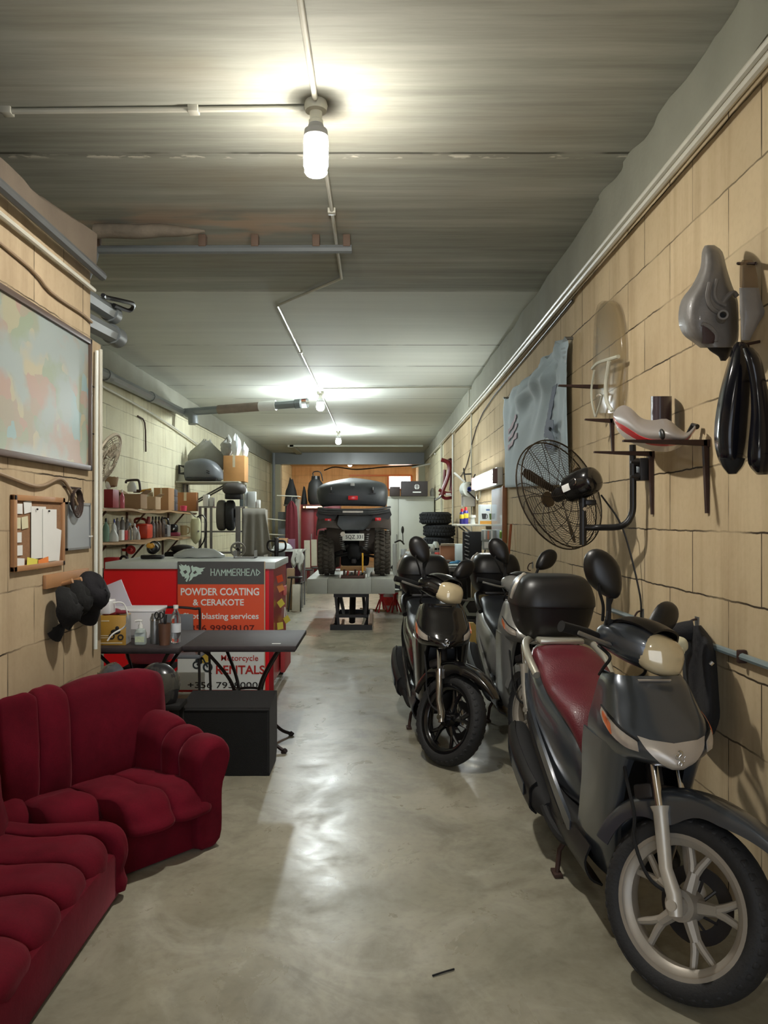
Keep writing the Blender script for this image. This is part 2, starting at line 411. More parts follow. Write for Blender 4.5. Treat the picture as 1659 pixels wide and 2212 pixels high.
# the cement band along the top of the walls (broken upper edge), one course high
def band(name, x, sgn, y0, y1, m, z0=3.14, th=.035, rough=.05):
    n = int((y1 - y0) / .05); rows = []
    for i in range(n + 1):
        y = y0 + (y1 - y0) * i / n; k = mnoise.noise(V((y * 1.7, x * 3, 2))) ; k2 = abs(mnoise.noise(V((y * 2.3, x, 7)))) + .3 * abs(mnoise.noise(V((y * 13, x, 3))))
        t = th * (1 + .7 * k); top = ZC - .002; lip = max(0, k2 - .3) * rough * 1.6
        rows.append([V((x, y, z0)), V((x - sgn * t, y, z0 + .01 * k)), V((x - sgn * t * 1.05, y, ZC - .09 - lip)), V((x - sgn * (t * .8 + lip), y, top)), V((x, y, top))])
    return struct(name, MB().loft(rows, closed=True, cap=True), m, None, 50)
band('trim_1', XR - .002, 1, YF, 4.9, M_BAND, 3.165, .04, .05)
band('trim_2', XR - .002, 1, 4.9, YE, M_BAND, 3.145, .03, .01)
rows = []
for i in range(140):
    y = YF + (4.46 - YF) * i / 139; k = mnoise.noise(V((y * 1.7, 3, 2))); k2 = abs(mnoise.noise(V((y * 2.3, 5, 7)))) + .3 * abs(mnoise.noise(V((y * 13, 1, 3)))); top = 3.075 + .07 * (y - 3.4) + .03 * k - .05 * max(0, k2 - .25)
    rows.append([V((XL - .25, y, 2.936)), V((XL + .03 + .02 * k, y, 2.936)), V((XL + .035 + .02 * k, y, top - .03)), V((XL - .005 * k2, y, top)), V((XL - .25, y, top))])
struct('trim_3', MB().loft(rows, closed=True, cap=True), M_BAND_L, None, 50)
band('trim_4', XF + .002, -1, 4.7, YE, M_BAND, 3.13, .03, .01)
struct('trim_5', MB().bb(-2.3, 1.2, 20.4, 20.55, ZC - .05, ZC - .003).bb(-2.35, -2.2, 20.4, 22.7, ZC - .06, ZC - .003), mat('pale_batten', hx(176, 176, 160), .7, 0, .1, 3))

# ------------------------------------------------------------------ lamps
def bulb(Y, X, col, E, label, corn, k=1.0):
    t = thing('ceiling_bulb', label, 'light', (X, Y, ZC), 0, 'bare bulbs along the ceiling')
    obj('ceiling_rose', MB().lathe([(.0, 0), (.05, 0), (.055, -.02), (.05, -.045), (.03, -.05), (.028, -.085), (.034, -.09), (.034, -.11), (.0, -.11)], n=20), WHITE_PVC, t)
    s = obj('lamp_holder', MB().lathe([(.0, -.10), (.032, -.10), (.040, -.125), (.054, -.135), (.058, -.165), (.052, -.172), (0, -.172)], n=20), mat('grey_holder', hx(150, 150, 150), .5, 0, .1, 9), t)
    prof = [(.0, -.17), (.053, -.17), (.058, -.18), (.058, -.30), (.05, -.325), (.03, -.338), (0, -.342)] if corn else [(0, -.165), (.03, -.17), (.055, -.20), (.062, -.235), (.055, -.27), (.03, -.292), (0, -.297)]
    obj('lamp_globe', MB().lathe(prof, n=16), emit('bulb_light', col, E * k), t, 60)
    if corn: obj('lamp_tip', MB().lathe([(0, -.343), (.050, -.327), (.053, -.330), (.045, -.341), (0, -.348)], n=16), emit('bulb_tip', col, E_TIP * k), t, 60)
    return t
bulb(3.64, -.287, BULB_WARM, E_NEAR, 'bright cylindrical bulb nearest the camera, below the sooty patch on the ceiling', True)
bulb(11.9, -.87, BULB_COOL, E_MID, 'round bare bulb hanging where the ceiling cable branches to the right wall', False)
bulb(17.2, -.86, BULB_COOL, E_FAR, 'farthest bare bulb, just before the grey steel beam', False)
bulb(-1.05, -.28, BULB_WARM, E_NEAR, 'unseen bare bulb added over the street end of the room', True, .38)  # out of view, guessed from the conduit, added to light the front
# strip light on the right wall
t = thing('tube_light', 'white two-tube strip light fixed high on the right wall beside the banner', 'light', (XR, 9.65, 1.985))
obj('light_housing', MB().bb(-.07, -.002, -1.0, 1.0, -.1, .1, .01), mat('white_enamel', hx(210, 210, 205), .4, 0, .05), t)
for dz in (-.055, .0, .055):
    obj('light_tube', MB().cyl((-.09, -.96, dz), (-.09, .96, dz), .016, n=10), emit('tube_light_glow', (.95, 1, .98), E_TUBE), t)
for s in (-1, 1):
    obj('end_cap', MB().bb(-.115, -.06, s * .98 - .02, s * .98 + .02, -.085, .085, .005), mat('cap_red_grey', hx(120, 96, 92), .5), t)
obj('cable', MB().tube([(-.03, .9, -.1), (-.04, 1.0, -.17), (-.04, .92, -.22), (-.02, .82, -.2), (-.01, .8, -.1)], .008, 6, smooth=5), WHITE_PVC, t)
# unseen warm lamp, added to light the back store
t = thing('added_store_lamp', 'unseen warm lamp added on the ceiling of the back store, behind the steel beam', 'light', (-.9, 25.6, 3.40))
obj('lamp_base', MB().lathe([(0, .02), (.09, .02), (.09, -.02), (.05, -.04), (0, -.04)], n=16), WHITE_PVC, t)
obj('lamp_globe', MB().ell((0, 0, -.1), (.07, .07, .07), n=14, m=8), emit('added_store_bulb', (1.0, .84, .66), E_BACK), t)

# ------------------------------------------------------------------ conduits and pipes
def clips(mb_pts, nrm, every, m, par, r):
    pass
def conduit(name, pts, r, m, label, cat='conduit', clip=None, smooth=0, group=None):
    o = tag(obj(name, MB().tube(pts, r, 8, smooth=smooth), m), label, cat, group)
    for c in clip or []:
        obj('clip', MB().box(c, (.05, .05, r * 2.6) if True else 0, None, .004), m, o)
    return o
zc = ZC - .016
conduit('ceiling_conduit', [(-.30, YF, zc), (-.287, 3.58, zc)], .013, WHITE_PVC, 'white conduit on the ceiling running from the camera side to the nearest bulb', clip=[(-.29, 2.2, ZC - .014)])
conduit('ceiling_conduit', [(-.345, 3.67, zc), (-3.0, 3.72, zc)], .013, WHITE_PVC, 'white conduit crossing the ceiling from the nearest bulb away over the left wall', clip=[(-.87, 3.685, ZC - .014), (-1.76, 3.70, ZC - .014)])
conduit('ceiling_conduit', [(-.287, 3.71, zc), (-.285, 5.28, zc), (-.287, 6.25, zc), (-.905, 7.05, zc), (-.87, 11.84, zc)], .013, WHITE_PVC, 'white conduit with a dog-leg bend on the ceiling between the first two bulbs', clip=[(-.287, 4.9, ZC - .014), (-.89, 9, ZC - .014)])
conduit('ceiling_conduit', [(-.87, 11.96, zc), (-.86, 17.13, zc)], .013, WHITE_PVC, 'white conduit on the ceiling between the two far bulbs')
conduit('ceiling_conduit', [(-.81, 11.5, zc), (1.28, 11.4, zc), (1.34, 11.4, ZC - .05), (1.34, 11.4, 3.15)], .010, WHITE_PVC, 'thin conduit crossing the ceiling from the middle bulb to the right wall', smooth=3)
conduit('wall_conduit', [(XR - .055, YF, 3.155), (XR - .055, 4.4, 3.13), (XR - .05, 9.6, 3.10), (XR - .05, 20, 3.12)], .017, WHITE_PVC, 'upper of the two white conduits running along the top of the right wall', smooth=4)
conduit('wall_conduit', [(XR - .055, YF, 3.105), (XR - .055, 4.4, 3.083), (XR - .05, 9.6, 3.055), (XR - .05, 14, 3.06)], .017, WHITE_PVC, 'lower of the two white conduits running along the top of the right wall', smooth=4)
o = conduit('wall_conduit', [(XR - .02, 2.0, .99), (XR - .02, 4.6, .965)], .014, mat('blue_grey_pipe', hx(118, 132, 134), .4, 0, .15, 8), 'blue-grey conduit low on the right wall behind the front scooter')
for y in (2.95, 3.9): obj('clip', MB().box((XR - .018, y, .98), (.034, .02, .05), None, .004), IRON, o)
conduit('wall_conduit', [(XR - .02, 11.4, 3.06), (XR - .02, 11.4, 1.2)], .012, WHITE_PVC, 'vertical conduit on the right wall beyond the strip light')
conduit('wall_conduit', [(XR - .02, 14.2, 3.05), (XR - .02, 14.2, 1.0)], .018, WHITE_PVC, 'vertical white pipe on the right wall beside the hanging red frames')
conduit('wall_conduit', [(XR - .03, 16.6, 3.1), (XR - .03, 16.6, .9)], .02, WHITE_PVC, 'vertical white pipe on the right wall behind the tyre stack')
conduit('wall_conduit', [(XL + .03, YF, 2.82), (XL + .03, 4.45, 2.81)], .013, WHITE_PVC, 'white conduit along the top of the left wall above the framed map')
conduit('wall_pipe', [(XL + .06, YF, 2.92), (XL + .06, 4.5, 2.905)], .026, mat('dark_grey_pipe', hx(84, 86, 86), .5, 0, .2, 6), 'thin dark grey pipe along the top of the left wall', 'pipe')
conduit('wall_cable', [(XL + .01, 1.0, 2.72), (XL + .01, 3.4, 2.70), (XL + .012, 3.9, 2.64), (XL + .012, 4.3, 2.64), (XL + .012, 4.46, 2.63)], .008, mat('tan_cable', hx(146, 124, 98), .6), 'tan cable sagging along the left wall just above the framed map', 'cable', smooth=4)
conduit('corner_conduit', [(XL + .02, 4.52, 2.48), (XL + .025, 4.50, 2.2), (XL + .02, 4.50, .75)], .011, mat('bright_conduit', hx(216, 220, 212), .4), 'white conduit running down the corner of the left wall beside the pinboard')
conduit('corner_conduit', [(XL + .02, 4.58, 2.50), (XL + .02, 4.58, .95)], .012, WHITE_PVC, 'thinner cream conduit down the end of the left wall beside the small fan')
o = conduit('drain_pipe', [(-1.72, 4.30, 2.80), (-1.72, 5.02, 2.83)], .052, GREY_PLASTIC, 'upper grey drain pipe sticking out past the end of the left wall', 'pipe')
obj('pipe_collar', MB().lathe([(.046, 4.98), (.060, 4.98), (.060, 5.07), (.046, 5.07)], (-1.72, 0, 2.83), (0, 1, 0), 20, closed=True), GREY_PLASTIC, o)
obj('cable_tie', MB().tube([(-1.665, 4.72, 2.86), (-1.67, 4.8, 2.87), (-1.62, 4.95, 2.89), (-1.60, 5.10, 2.91), (-1.64, 5.14, 2.88), (-1.66, 4.9, 2.85)], .014, 6, smooth=4), BLACK_PL, o)
o = conduit('drain_pipe', [(-1.72, 4.30, 2.655), (-1.72, 5.08, 2.70)], .054, GREY_PLASTIC, 'lower grey drain pipe with an open socket end past the left wall', 'pipe')
obj('pipe_collar', MB().lathe([(.048, 5.02), (.064, 5.02), (.066, 5.15), (.052, 5.15)], (-1.72, 0, 2.70), (0, 1, 0), 20, closed=True), GREY_PLASTIC, o)
o = conduit('ceiling_pipe', [(-2.0, 5.35, 3.355), (-.175, 5.35, 3.36)], .030, GREY_PLASTIC, 'grey pipe hung under the ceiling crossing to just past the first bulb', 'pipe')
for x in (-1.93, -1.2, -.84, -.42, -.21): obj('pipe_hanger', MB().bb(x - .025, x + .025, 5.32, 5.38, 3.37, ZC - .002, .004), mat('hanger_brown', hx(112, 92, 78), .7), o)
obj('pipe_elbow', MB().tube([(-1.96, 5.35, 3.355), (-1.98, 5.33, 3.25), (-2.02, 5.28, 3.1), (-2.06, 5.2, 2.95)], .05, 12, smooth=4), GREY_PLASTIC, o)
obj('pipe_strut', MB().cyl((-1.93, 5.2, 3.28), (-1.98, 5.0, 3.0), .014), WHITE_PVC, o)
rows = []
for i in range(13):
    x = -1.85 + i * .06; a = mnoise.noise(V((x * 6, 1, 1))) * .02; r = .052 * (1 - (i / 12) ** 4 * .85)
    rows.append([V((x, 5.10 + a + r * math.cos(k * PI / 5), 3.39 + a + r * math.sin(k * PI / 5) * .9)) for k in range(10)])
solo('pipe_stub', MB().loft(rows), mat('crumbling_mortar', hx(128, 118, 104), .9, 0, .4, 12, .6, 30), 'crusted stub of old pipe with a ragged end beside the ceiling pipe', 'pipe')
o = conduit('wall_pipe', [(-2.98, 7.0, 3.06), (-2.98, 11.9, 3.14)], .06, GREY_PLASTIC, 'thick grey pipe along the top of the far left wall above the shelves', 'pipe')
for y in (8.5, 10.2): obj('pipe_collar', MB().cyl((-2.98, y, 3.06 + (y - 7) * .0163), (-2.98, y + .14, 3.062 + (y - 7) * .0163), .069), GREY_PLASTIC, o)
o = conduit('ceiling_pipe', [(-2.95, 11.9, 3.14), (-1.12, 11.4, 3.20)], .06, GREY_PLASTIC, 'grey pipe crossing under the ceiling towards the middle bulb', 'pipe')
obj('worn_sleeve', MB().cyl((-2.4, 11.75, 3.158), (-1.75, 11.572, 3.179), .068), mat('brown_sleeve', hx(132, 118, 106), .7, 0, .3, 8), o)
obj('wrapped_joint', MB().cyl((-1.75, 11.572, 3.179), (-1.5, 11.504, 3.187), .074), PAPER, o)
obj('pipe_bung', MB().cyl((-1.2, 11.42, 3.197), (-1.02, 11.37, 3.203), .072), CLEAR, o)
obj('pipe_elbow', MB().tube([(-2.9, 11.88, 3.13), (-2.82, 11.85, 3.08), (-2.80, 11.84, 2.95)], .075, 12, smooth=4), GREY_PLASTIC, o)
conduit('wall_conduit', [(XF + .05, 6.0, 3.02), (XF + .05, 10.6, 2.93), (XF + .05, 14, 2.72)], .014, WHITE_PVC, 'thin white conduit sloping along the far left wall under the grey pipe', smooth=4)
conduit('wall_cable', [(XF + .02, 10.0, 2.83), (XF + .02, 10.3, 2.78), (XF + .02, 10.35, 2.4)], .010, IRON, 'brown cable dropping down the far left wall above the cartons', 'cable', smooth=3)
conduit('wall_pipe', [(-2.93, 22.0, 3.38), (-2.93, 22.0, .05)], .045, GREY_PLASTIC, 'grey vertical pipe in the far left corner beside the pier', 'pipe')
conduit('roof_cable', [at(700, 1016, 22.6), at(724, 1009, 22.6), at(770, 1014, 22.6), at(830, 1009, 22.6), at(905, 1005, 22.6), at(925, 1002, 22.4)], .018, BLACK_PL, 'black cable looping across the opening under the steel beam', 'cable', smooth=5)
conduit('wall_conduit', [at(890, 1010, 21), at(955, 995, 20), (XR - .03, 18.5, 3.06)], .022, WHITE_PVC, 'two-metre white conduit slanting from the beam to the right wall', smooth=2)
# loose cables on the right wall
conduit('wall_cable', [(XR - .02, 5.5, 3.05), (XR - .015, 10.2, 2.9), (XR - .015, 12.0, 2.35), (XR - .015, 13, 2.2)], .008, DARK_STEEL, 'thin dark cable sagging down the right wall above the strip light', 'cable', smooth=4)
conduit('wall_cable', [(XL + .012, 2.6, 1.80), (XL + .012, 3.4, 1.695), (XL + .014, 3.75, 1.66), (XL + .014, 4.0, 1.71), (XL + .014, 4.12, 1.67), (XL + .02, 4.22, 1.58)], .009, mat('tan_cable', hx(146, 124, 98)), 'tan cable sagging on the left wall between the map and the pinboard', 'cable', smooth=5)
# ================================================================== THE SCOOTERS
# local axes: x forward, y to the rider's left, z up; front axle above the origin
def rim_lathe(m, o, ax, par):
    return None
def wheel(par, name, O, T, r_out, r_rim, w, rim_m, disc_side, spokes=5):
    "a cast wheel about O with its axle along y; T is applied at the end"
    O = V(O)
    prof = [(r_rim + .018, w * .46), (r_rim + .016, w * .50), (r_rim + .002, w * .50), (r_rim + .006, w * .44), (r_rim - .006, w * .42), (r_rim - .019, w * .25), (r_rim - .021, -w * .25), (r_rim - .006, -w * .42), (r_rim + .006, -w * .44), (r_rim + .002, -w * .50), (r_rim + .016, -w * .50), (r_rim + .018, -w * .46), (r_rim + .004, 0)]
    mb = MB().lathe(prof, O, (0, 1, 0), 56, closed=True)
    mb.cyl(O - V((0, .042, 0)), O + V((0, .042, 0)), .048, n=24); mb.cyl(O - V((0, .058, 0)), O + V((0, .058, 0)), .030, n=20)
    for k in range(spokes):
        a = 2 * PI * k / spokes + .28
        d = V((math.cos(a), 0, math.sin(a)))
        mb.tube([O + d * .03, O + d * .075, O + d * .105], lambda t: .023 - .005 * t, 8)
        for s in (-1, 1):
            e = V((math.cos(a + s * .20), 0, math.sin(a + s * .20)))
            mb.tube([O + d * .085, O + d * .13 + (e - d) * .07, O + e * (r_rim - .018)], lambda t: .0145 - .003 * t, 8)
    wh = obj(name, mb.xf(T), rim_m, par)
    tp = [(r_rim + .010, w * .44), (r_rim + .020, w * .56), (r_rim + .045, w * .63), (r_out - .022, w * .56), (r_out - .008, w * .36), (r_out, w * .12), (r_out, -w * .12), (r_out - .008, -w * .36), (r_out - .022, -w * .56), (r_rim + .045, -w * .63), (r_rim + .020, -w * .56), (r_rim + .010, -w * .44)]
    ty = MB().lathe(tp, O, (0, 1, 0), 64, closed=True)
    for k in range(40):                                   # tread blocks on the shoulders
        for s in (-1, 1):
            a = 2 * PI * (k + .25 * s) / 40
            M = Matrix.Translation(O) @ Matrix.Rotation(-a, 4, 'Y') @ Matrix.Translation(V((r_out - .0205, s * w * .42, 0))) @ Matrix.Rotation(s * R(28), 4, 'Z')
            ty.merge(MB().box((0, 0, 0), (.016, .026, .022), None, .003, 1), M)
    obj('tyre', ty.xf(T), RUBBER, wh, 50)
    if disc_side:
        y = disc_side * .075
        dm = MB().lathe([(.075, y - .0025), (.12, y - .0025), (.12, y + .0025), (.075, y + .0025)], O, (0, 1, 0), 40, closed=True)
        for k in range(10):
            a = 2 * PI * k / 10; dm.tube([O + V((math.cos(a) * .03, y * .6, math.sin(a) * .03)), O + V((math.cos(a + .3) * .08, y, math.sin(a + .3) * .08))], .005, 6)
        obj('brake_disc', dm.xf(T), DARK_STEEL, wh)
    return wh

def arc_fender(O, r0, a0, a1, w, drop, n=22):
    rows = []
    for i in range(n + 1):
        t = i / n; a = R(a0 + (a1 - a0) * t)
        e = 1 - abs(2 * t - 1) ** 3.2
        wd = w * (.30 + .70 * min(1, (t / .34) ** .8)) if t < .34 else w * (1 - .25 * max(0, (t - .75) / .25))
        dr = drop * (.28 + .72 * min(1, t / .30)) * (1 + .9 * math.exp(-((t - .58) / .13) ** 2))
        rr = r0 + .045 * max(0, 1 - t / .35) ** 1.5
        row = []
        for y, dd in ((-1, 1), (-1.02, .55), (-.92, .22), (-.6, .05), (0, 0), (.6, .05), (.92, .22), (1.02, .55), (1, 1)):
            r = rr - dr * dd
            row.append(O + V((r * math.cos(a), y * wd, r * math.sin(a))))
        rows.append(row)
    return MB().sheet(patch(rows, 2, 3), .006)

LAMP_LENS = mat('headlamp_lens', hx(206, 190, 154), .08, .1, .18, 14, coat=.8)
SIGNAL_LENS = mat('signal_lens', hx(168, 160, 150), .1, .25, .35, 26, coat=.8)
def make_scooter(name, label, loc, heading, lean, steer, body_m, seat_m, rim_m, fork_m, rail_m, nose_m, vis_m, mir=(0, 0), inner=None):
    root = thing(name, label, 'scooter', loc, R(heading), 'motor scooters along the right wall')
    root.rotation_euler = (R(-lean), 0, R(heading))
    A = V((-.055, 0, .30)); d = V((-.42, 0, .907)).normalized()
    T = Matrix.Translation(A) @ Matrix.Rotation(R(steer), 4, d) @ Matrix.Translation(-A)
    I = Matrix.Identity(4)
    # ---- front wheel, fork, fender
    wheel(root, 'front_wheel', (0, 0, .279), T, .277, .197, .086, rim_m, 1)
    for s in (-1, 1):
        y = s * .082; up = d
        p0 = V((0.005, y, .283)); q0 = V((-.035, y, .315))
        mb = MB().tube([p0 + V((.012, 0, -.028)), p0 + V((-.01, 0, .03)), p0 + up * .10 + V((-.012, 0, 0)), p0 + up * .27, p0 + up * .29], lambda t: (.021, .024, .021, .024, .031)[min(4, round(t * 4))], 14)
        mb.cyl(p0 + V((.0, -s * .01, 0)), p0 + V((0, s * .024, 0)), .017, n=14)
        leg = obj('fork_leg', mb.xf(T), fork_m, root)
        obj('fork_tube', MB().cyl(p0 + up * .26, p0 + up * .62, .0145, n=12).xf(T), CHROME, leg)
    obj('fork_yoke', MB().box(A + d * .30, (.07, .19, .05), Matrix.Rotation(R(-25), 3, 'Y'), .012).cyl(A + d * .28, A + d * .62, .028).xf(T), DARK_STEEL, root)
    fm = arc_fender(V((0, 0, .283)), .348, 33, 166, .072, .062)
    ff = obj('front_fender', fm.xf(T), body_m, root, 50)
    obj('brake_hose', MB().tube([V((-.32, -.05, .86)), V((-.26, -.12, .66)), V((-.17, -.13, .50)), V((-.16, -.11, .42)), V((-.09, -.10, .33)), V((-.02, -.06, .30))], .006, 6, smooth=5).xf(T), BLACK_MATT, root)
    # ---- front shield
    half = [
        (.955, [(-.235, 0), (-.235, .06), (-.25, .100), (-.285, .118), (-.36, .122)]),
        (.925, [(-.185, 0), (-.19, .065), (-.215, .112), (-.265, .136), (-.36, .140)]),
        (.875, [(-.135, 0), (-.143, .07), (-.178, .126), (-.243, .151), (-.36, .155)]),
        (.825, [(-.085, 0), (-.095, .078), (-.138, .140), (-.223, .165), (-.36, .168)]),
        (.785, [(-.042, 0), (-.056, .076), (-.108, .146), (-.213, .172), (-.37, .174)]),
        (.752, [(-.018, 0), (-.034, .070), (-.098, .142), (-.213, .172), (-.38, .174)]),
        (.724, [(-.006, 0), (-.036, .058), (-.110, .130), (-.218, .166), (-.385, .170)]),
        (.702, [(-.026, 0), (-.070, .045), (-.140, .112), (-.233, .156), (-.39, .164)]),
    ]
    rows = []
    for z, h in half:
        L = [V((x, -y, z)) for x, y in h[::-1]]; Rr = [V((x, y, z)) for x, y in h[1:]]
        rows.append(L + Rr)
    pt = patch(rows, 4, 4)
    obj('front_shield', MB().sheet(pt, .006), body_m, root, 60)
    def on_shield(u, z):
        "point of the shield at lateral u (-1..1) and height z"
        best = min(range(len(pt)), key=lambda i: abs(pt[i][len(pt[i]) // 2].z - z)); row = pt[best]
        t = (u + 1) / 2 * (len(row) - 1); i = min(int(t), len(row) - 2); q = row[i].lerp(row[i + 1], t - i); q.z = z
        return q
    def skin(out_pts, off=.006):
        g = [[on_shield(u, z) + V((off, 0, 0)) + V((0, off * .6 * (1 if u > 0 else -1), 0)) for u, z in r] for r in out_pts]
        return MB().sheet(patch(g, 3, 3), .004)
    # turn signals, nose panel, badge, grille badge on top
    for s in (-1, 1):
        tl = obj('turn_signal', skin([[(s * .82, .846), (s * .66, .826), (s * .50, .803), (s * .36, .780)], [(s * .82, .828), (s * .65, .802), (s * .49, .780), (s * .36, .764)], [(s * .76, .806), (s * .62, .778), (s * .48, .757), (s * .37, .750)]], .009), SIGNAL_LENS, root, 60)
        obj('signal_lamp', skin([[(s * .79, .838), (s * .72, .826), (s * .65, .813)], [(s * .78, .824), (s * .71, .810), (s * .64, .797)], [(s * .74, .810), (s * .69, .796), (s * .63, .782)]], .0135), AMBER, tl, 60)
        obj('signal_surround', MB().tube([on_shield(s * u, z) + V((.008, s * .004, 0)) for u, z in ((.84, .850), (.66, .831), (.50, .808), (.345, .783))], .0035, 6, smooth=3), BLACK_MATT, tl)
    obj('nose_panel', skin([[(-.345, .796), (-.18, .786), (0, .781), (.18, .786), (.345, .796)], [(-.30, .762), (-.16, .753), (0, .749), (.16, .753), (.30, .762)], [(-.22, .728), (-.11, .720), (0, .717), (.11, .720), (.22, .728)], [(-.12, .708), (-.06, .705), (0, .704), (.06, .705), (.12, .708)]], .009), nose_m, root, 60)
    # rearing-lion emblem, as built-up chrome strokes
    b0 = on_shield(0, .744) + V((.017, 0, 0)); bm_ = MB()
    for st, r in (([(-.006, .020), (.002, .022), (.006, .015), (.0, .010), (-.004, .004), (.001, -.006), (.006, -.014), (.004, -.022)], .0042), ([(.0, .010), (-.010, .009), (-.014, .012)], .0026), ([(-.003, .003), (-.011, .0), (-.014, .003)], .0024), ([(.002, -.008), (-.005, -.014), (-.006, -.021)], .003), ([(.006, -.012), (.014, -.008), (.013, .002), (.017, .007)], .002)):
        bm_.tube([b0 + V((0, y, z)) for y, z in st], r, 8, smooth=3)
    obj('lion_badge', bm_, CHROME, root, 80)
    gp = on_shield(0, .938) + V((.006, 0, 0))
    obj('shield_plate', MB().prism([(-.058, .011), (.058, .011), (.047, -.011), (-.047, -.011)], gp + V((-.012, 0, .004)), (0, 1, 0), V((.55, 0, .84)).normalized(), .005), nose_m, root)
    # leg shields either side of the wheel well
    leg_rows = [(.74, [(-.13, .100), (-.125, .150), (-.175, .208), (-.30, .226), (-.42, .226)]), (.66, [(-.175, .118), (-.17, .160), (-.225, .205), (-.33, .220), (-.45, .222)]), (.54, [(-.225, .125), (-.222, .158), (-.275, .196), (-.38, .208), (-.48, .210)]), (.40, [(-.270, .118), (-.268, .148), (-.315, .180), (-.42, .194), (-.54, .198)]), (.28, [(-.300, .090), (-.300, .125), (-.345, .158), (-.45, .176), (-.60, .182)]), (.21, [(-.315, .07), (-.318, .10), (-.36, .128), (-.47, .15), (-.62, .155)])]
    for s in (-1, 1):
        g = [[V((x, s * y * .78, z)) for x, y in h] for z, h in leg_rows]
        obj('leg_shield', MB().sheet(patch(g, 4, 4), .007), body_m, root, 60)
    # dark inner panels: wheel well, glove box, floor
    mb = smooth_loft([sring((-.37, 0, .60), .145, .20, e=.5), sring((-.43, 0, .61), .15, .29, e=.5), sring((-.50, 0, .62), .13, .25, e=.6)], 4)
    mb.bb(-.46, -.34, -.11, .11, .22, .45, .02)
    obj('inner_panel', mb, BLACK_PL, root)
    obj('floor_board', smooth_loft([sring((x, 0, z), w, h, e=.45) for x, w, h, z in ((-.40, .11, .05, .27), (-.50, .15, .055, .275), (-.70, .175, .06, .285), (-.86, .18, .075, .30), (-.96, .15, .09, .33))], 4), BLACK_PL, root)
    # ---- rear body
    keys = [(-.60, .095, .34, .47), (-.68, .135, .32, .60), (-.82, .165, .31, .675), (-1.00, .182, .35, .72), (-1.18, .188, .46, .775), (-1.36, .170, .56, .82), (-1.54, .125, .66, .845), (-1.66, .07, .74, .845)]
    obj('rear_body', smooth_loft([sring((x, 0, (a + b) / 2), w, (b - a) / 2, e=.62) for x, w, a, b in keys], 5), body_m, root, 50)
    for s in (-1, 1):                                     # crease mouldings sweeping down the flank
        g = [[V((x, s * y, z + dz)) for dz in (.028, 0, -.028)] for x, y, z in ((-1.45, .158, .70), (-1.25, .190, .62), (-1.05, .196, .525), (-.88, .188, .43), (-.74, .178, .35), (-.62, .165, .28))]
        obj('flank_moulding', MB().sheet(patch(g, 4, 3), .014), body_m, root, 50)
        g = [[V((x, s * y, z + dz)) for dz in (.018, 0, -.018)] for x, y, z in ((-1.30, .184, .555), (-1.12, .192, .475), (-.95, .190, .40), (-.80, .184, .32), (-.70, .17, .26))]
        obj('flank_trim', MB().sheet(patch(g, 4, 3), .010), BLACK_PL, root, 50)
        g = [[V((x, s * y, z)) for y, z in ((.155, .30), (.176, .24), (.155, .18), (.11, .155))] for x in (-.40, -.52, -.70, -.88, -1.0)]
        obj('footwell_panel', MB().sheet(patch(g, 3, 3), .008), BLACK_PL, root, 50)
    sk = [(-.585, .06, .47, .53), (-.64, .105, .50, .625), (-.74, .140, .60, .725), (-.90, .160, .66, .768), (-1.06, .165, .70, .800), (-1.20, .160, .74, .865), (-1.36, .150, .78, .885), (-1.46, .105, .80, .865)]
    obj('seat', smooth_loft([sring((x, 0, (a + b) / 2), w, (b - a) / 2, e=.68) for x, w, a, b in sk], 5), seat_m, root, 60)
    pts = [V((-1.18, s_, z_)) for s_, z_ in ((-.185, .79),)]
    rail = [(-1.16, -.175, .775), (-1.28, -.185, .835), (-1.44, -.165, .882), (-1.54, -.09, .895), (-1.56, 0, .897), (-1.54, .09, .895), (-1.44, .165, .882), (-1.28, .185, .835), (-1.16, .175, .775)]
    obj('grab_rail', MB().tube(rail, .019, 10, smooth=5).bb(-1.70, -1.36, -.11, .11, .885, .912, .01), rail_m, root)
    # tail lamp
    obj('tail_lamp', MB().ell((-1.64, 0, .80), (.05, .085, .035), e=.7), RED_LENS, root)
    # ---- top box: base and lid meeting at a lipped seam
    bx, bz = -1.60, .893
    def swapped(keys, n=3):
        return smooth_loft([[V((c[0] + (p.y - c[1]), c[1] + (p.x - c[0]), p.z)) for p in sring(c, ry, rz, e=.55, ax=2)] for c, ry, rz in keys], n)
    tb = obj('top_box', swapped([((bx + .01, 0, bz), .12, .13), ((bx, 0, bz + .012), .15, .155), ((bx, 0, bz + .07), .182, .18), ((bx, 0, bz + .155), .202, .198), ((bx, 0, bz + .163), .204, .20)]), BLACK_PL, root, 50)
    obj('box_lid', swapped([((bx, 0, bz + .165), .207, .204), ((bx, 0, bz + .175), .209, .206), ((bx, 0, bz + .215), .205, .20), ((bx, 0, bz + .275), .185, .178), ((bx, 0, bz + .310), .155, .14), ((bx, 0, bz + .320), .115, .10), ((bx, 0, bz + .322), .05, .05)]), BLACK_PL, tb, 60)
    obj('lid_trim', MB().tube([(bx + .02, -.205, bz + .20), (bx + .04, -.196, bz + .25), (bx + .03, -.168, bz + .292), (bx - .02, -.135, bz + .316)], lambda t: .014, 8, smooth=4), PALE_SILVER, tb)
    # ---- engine, exhaust, rear wheel, stand
    wheel(root, 'rear_wheel', (-1.33, 0, .284), I, .282, .19, .10, rim_m, 0)
    obj('engine_case', MB().ell((-1.12, .10, .30), (.28, .055, .09), e=.6).bb(-1.05, -.70, -.09, .09, .2, .38, .03), DARK_STEEL, root)
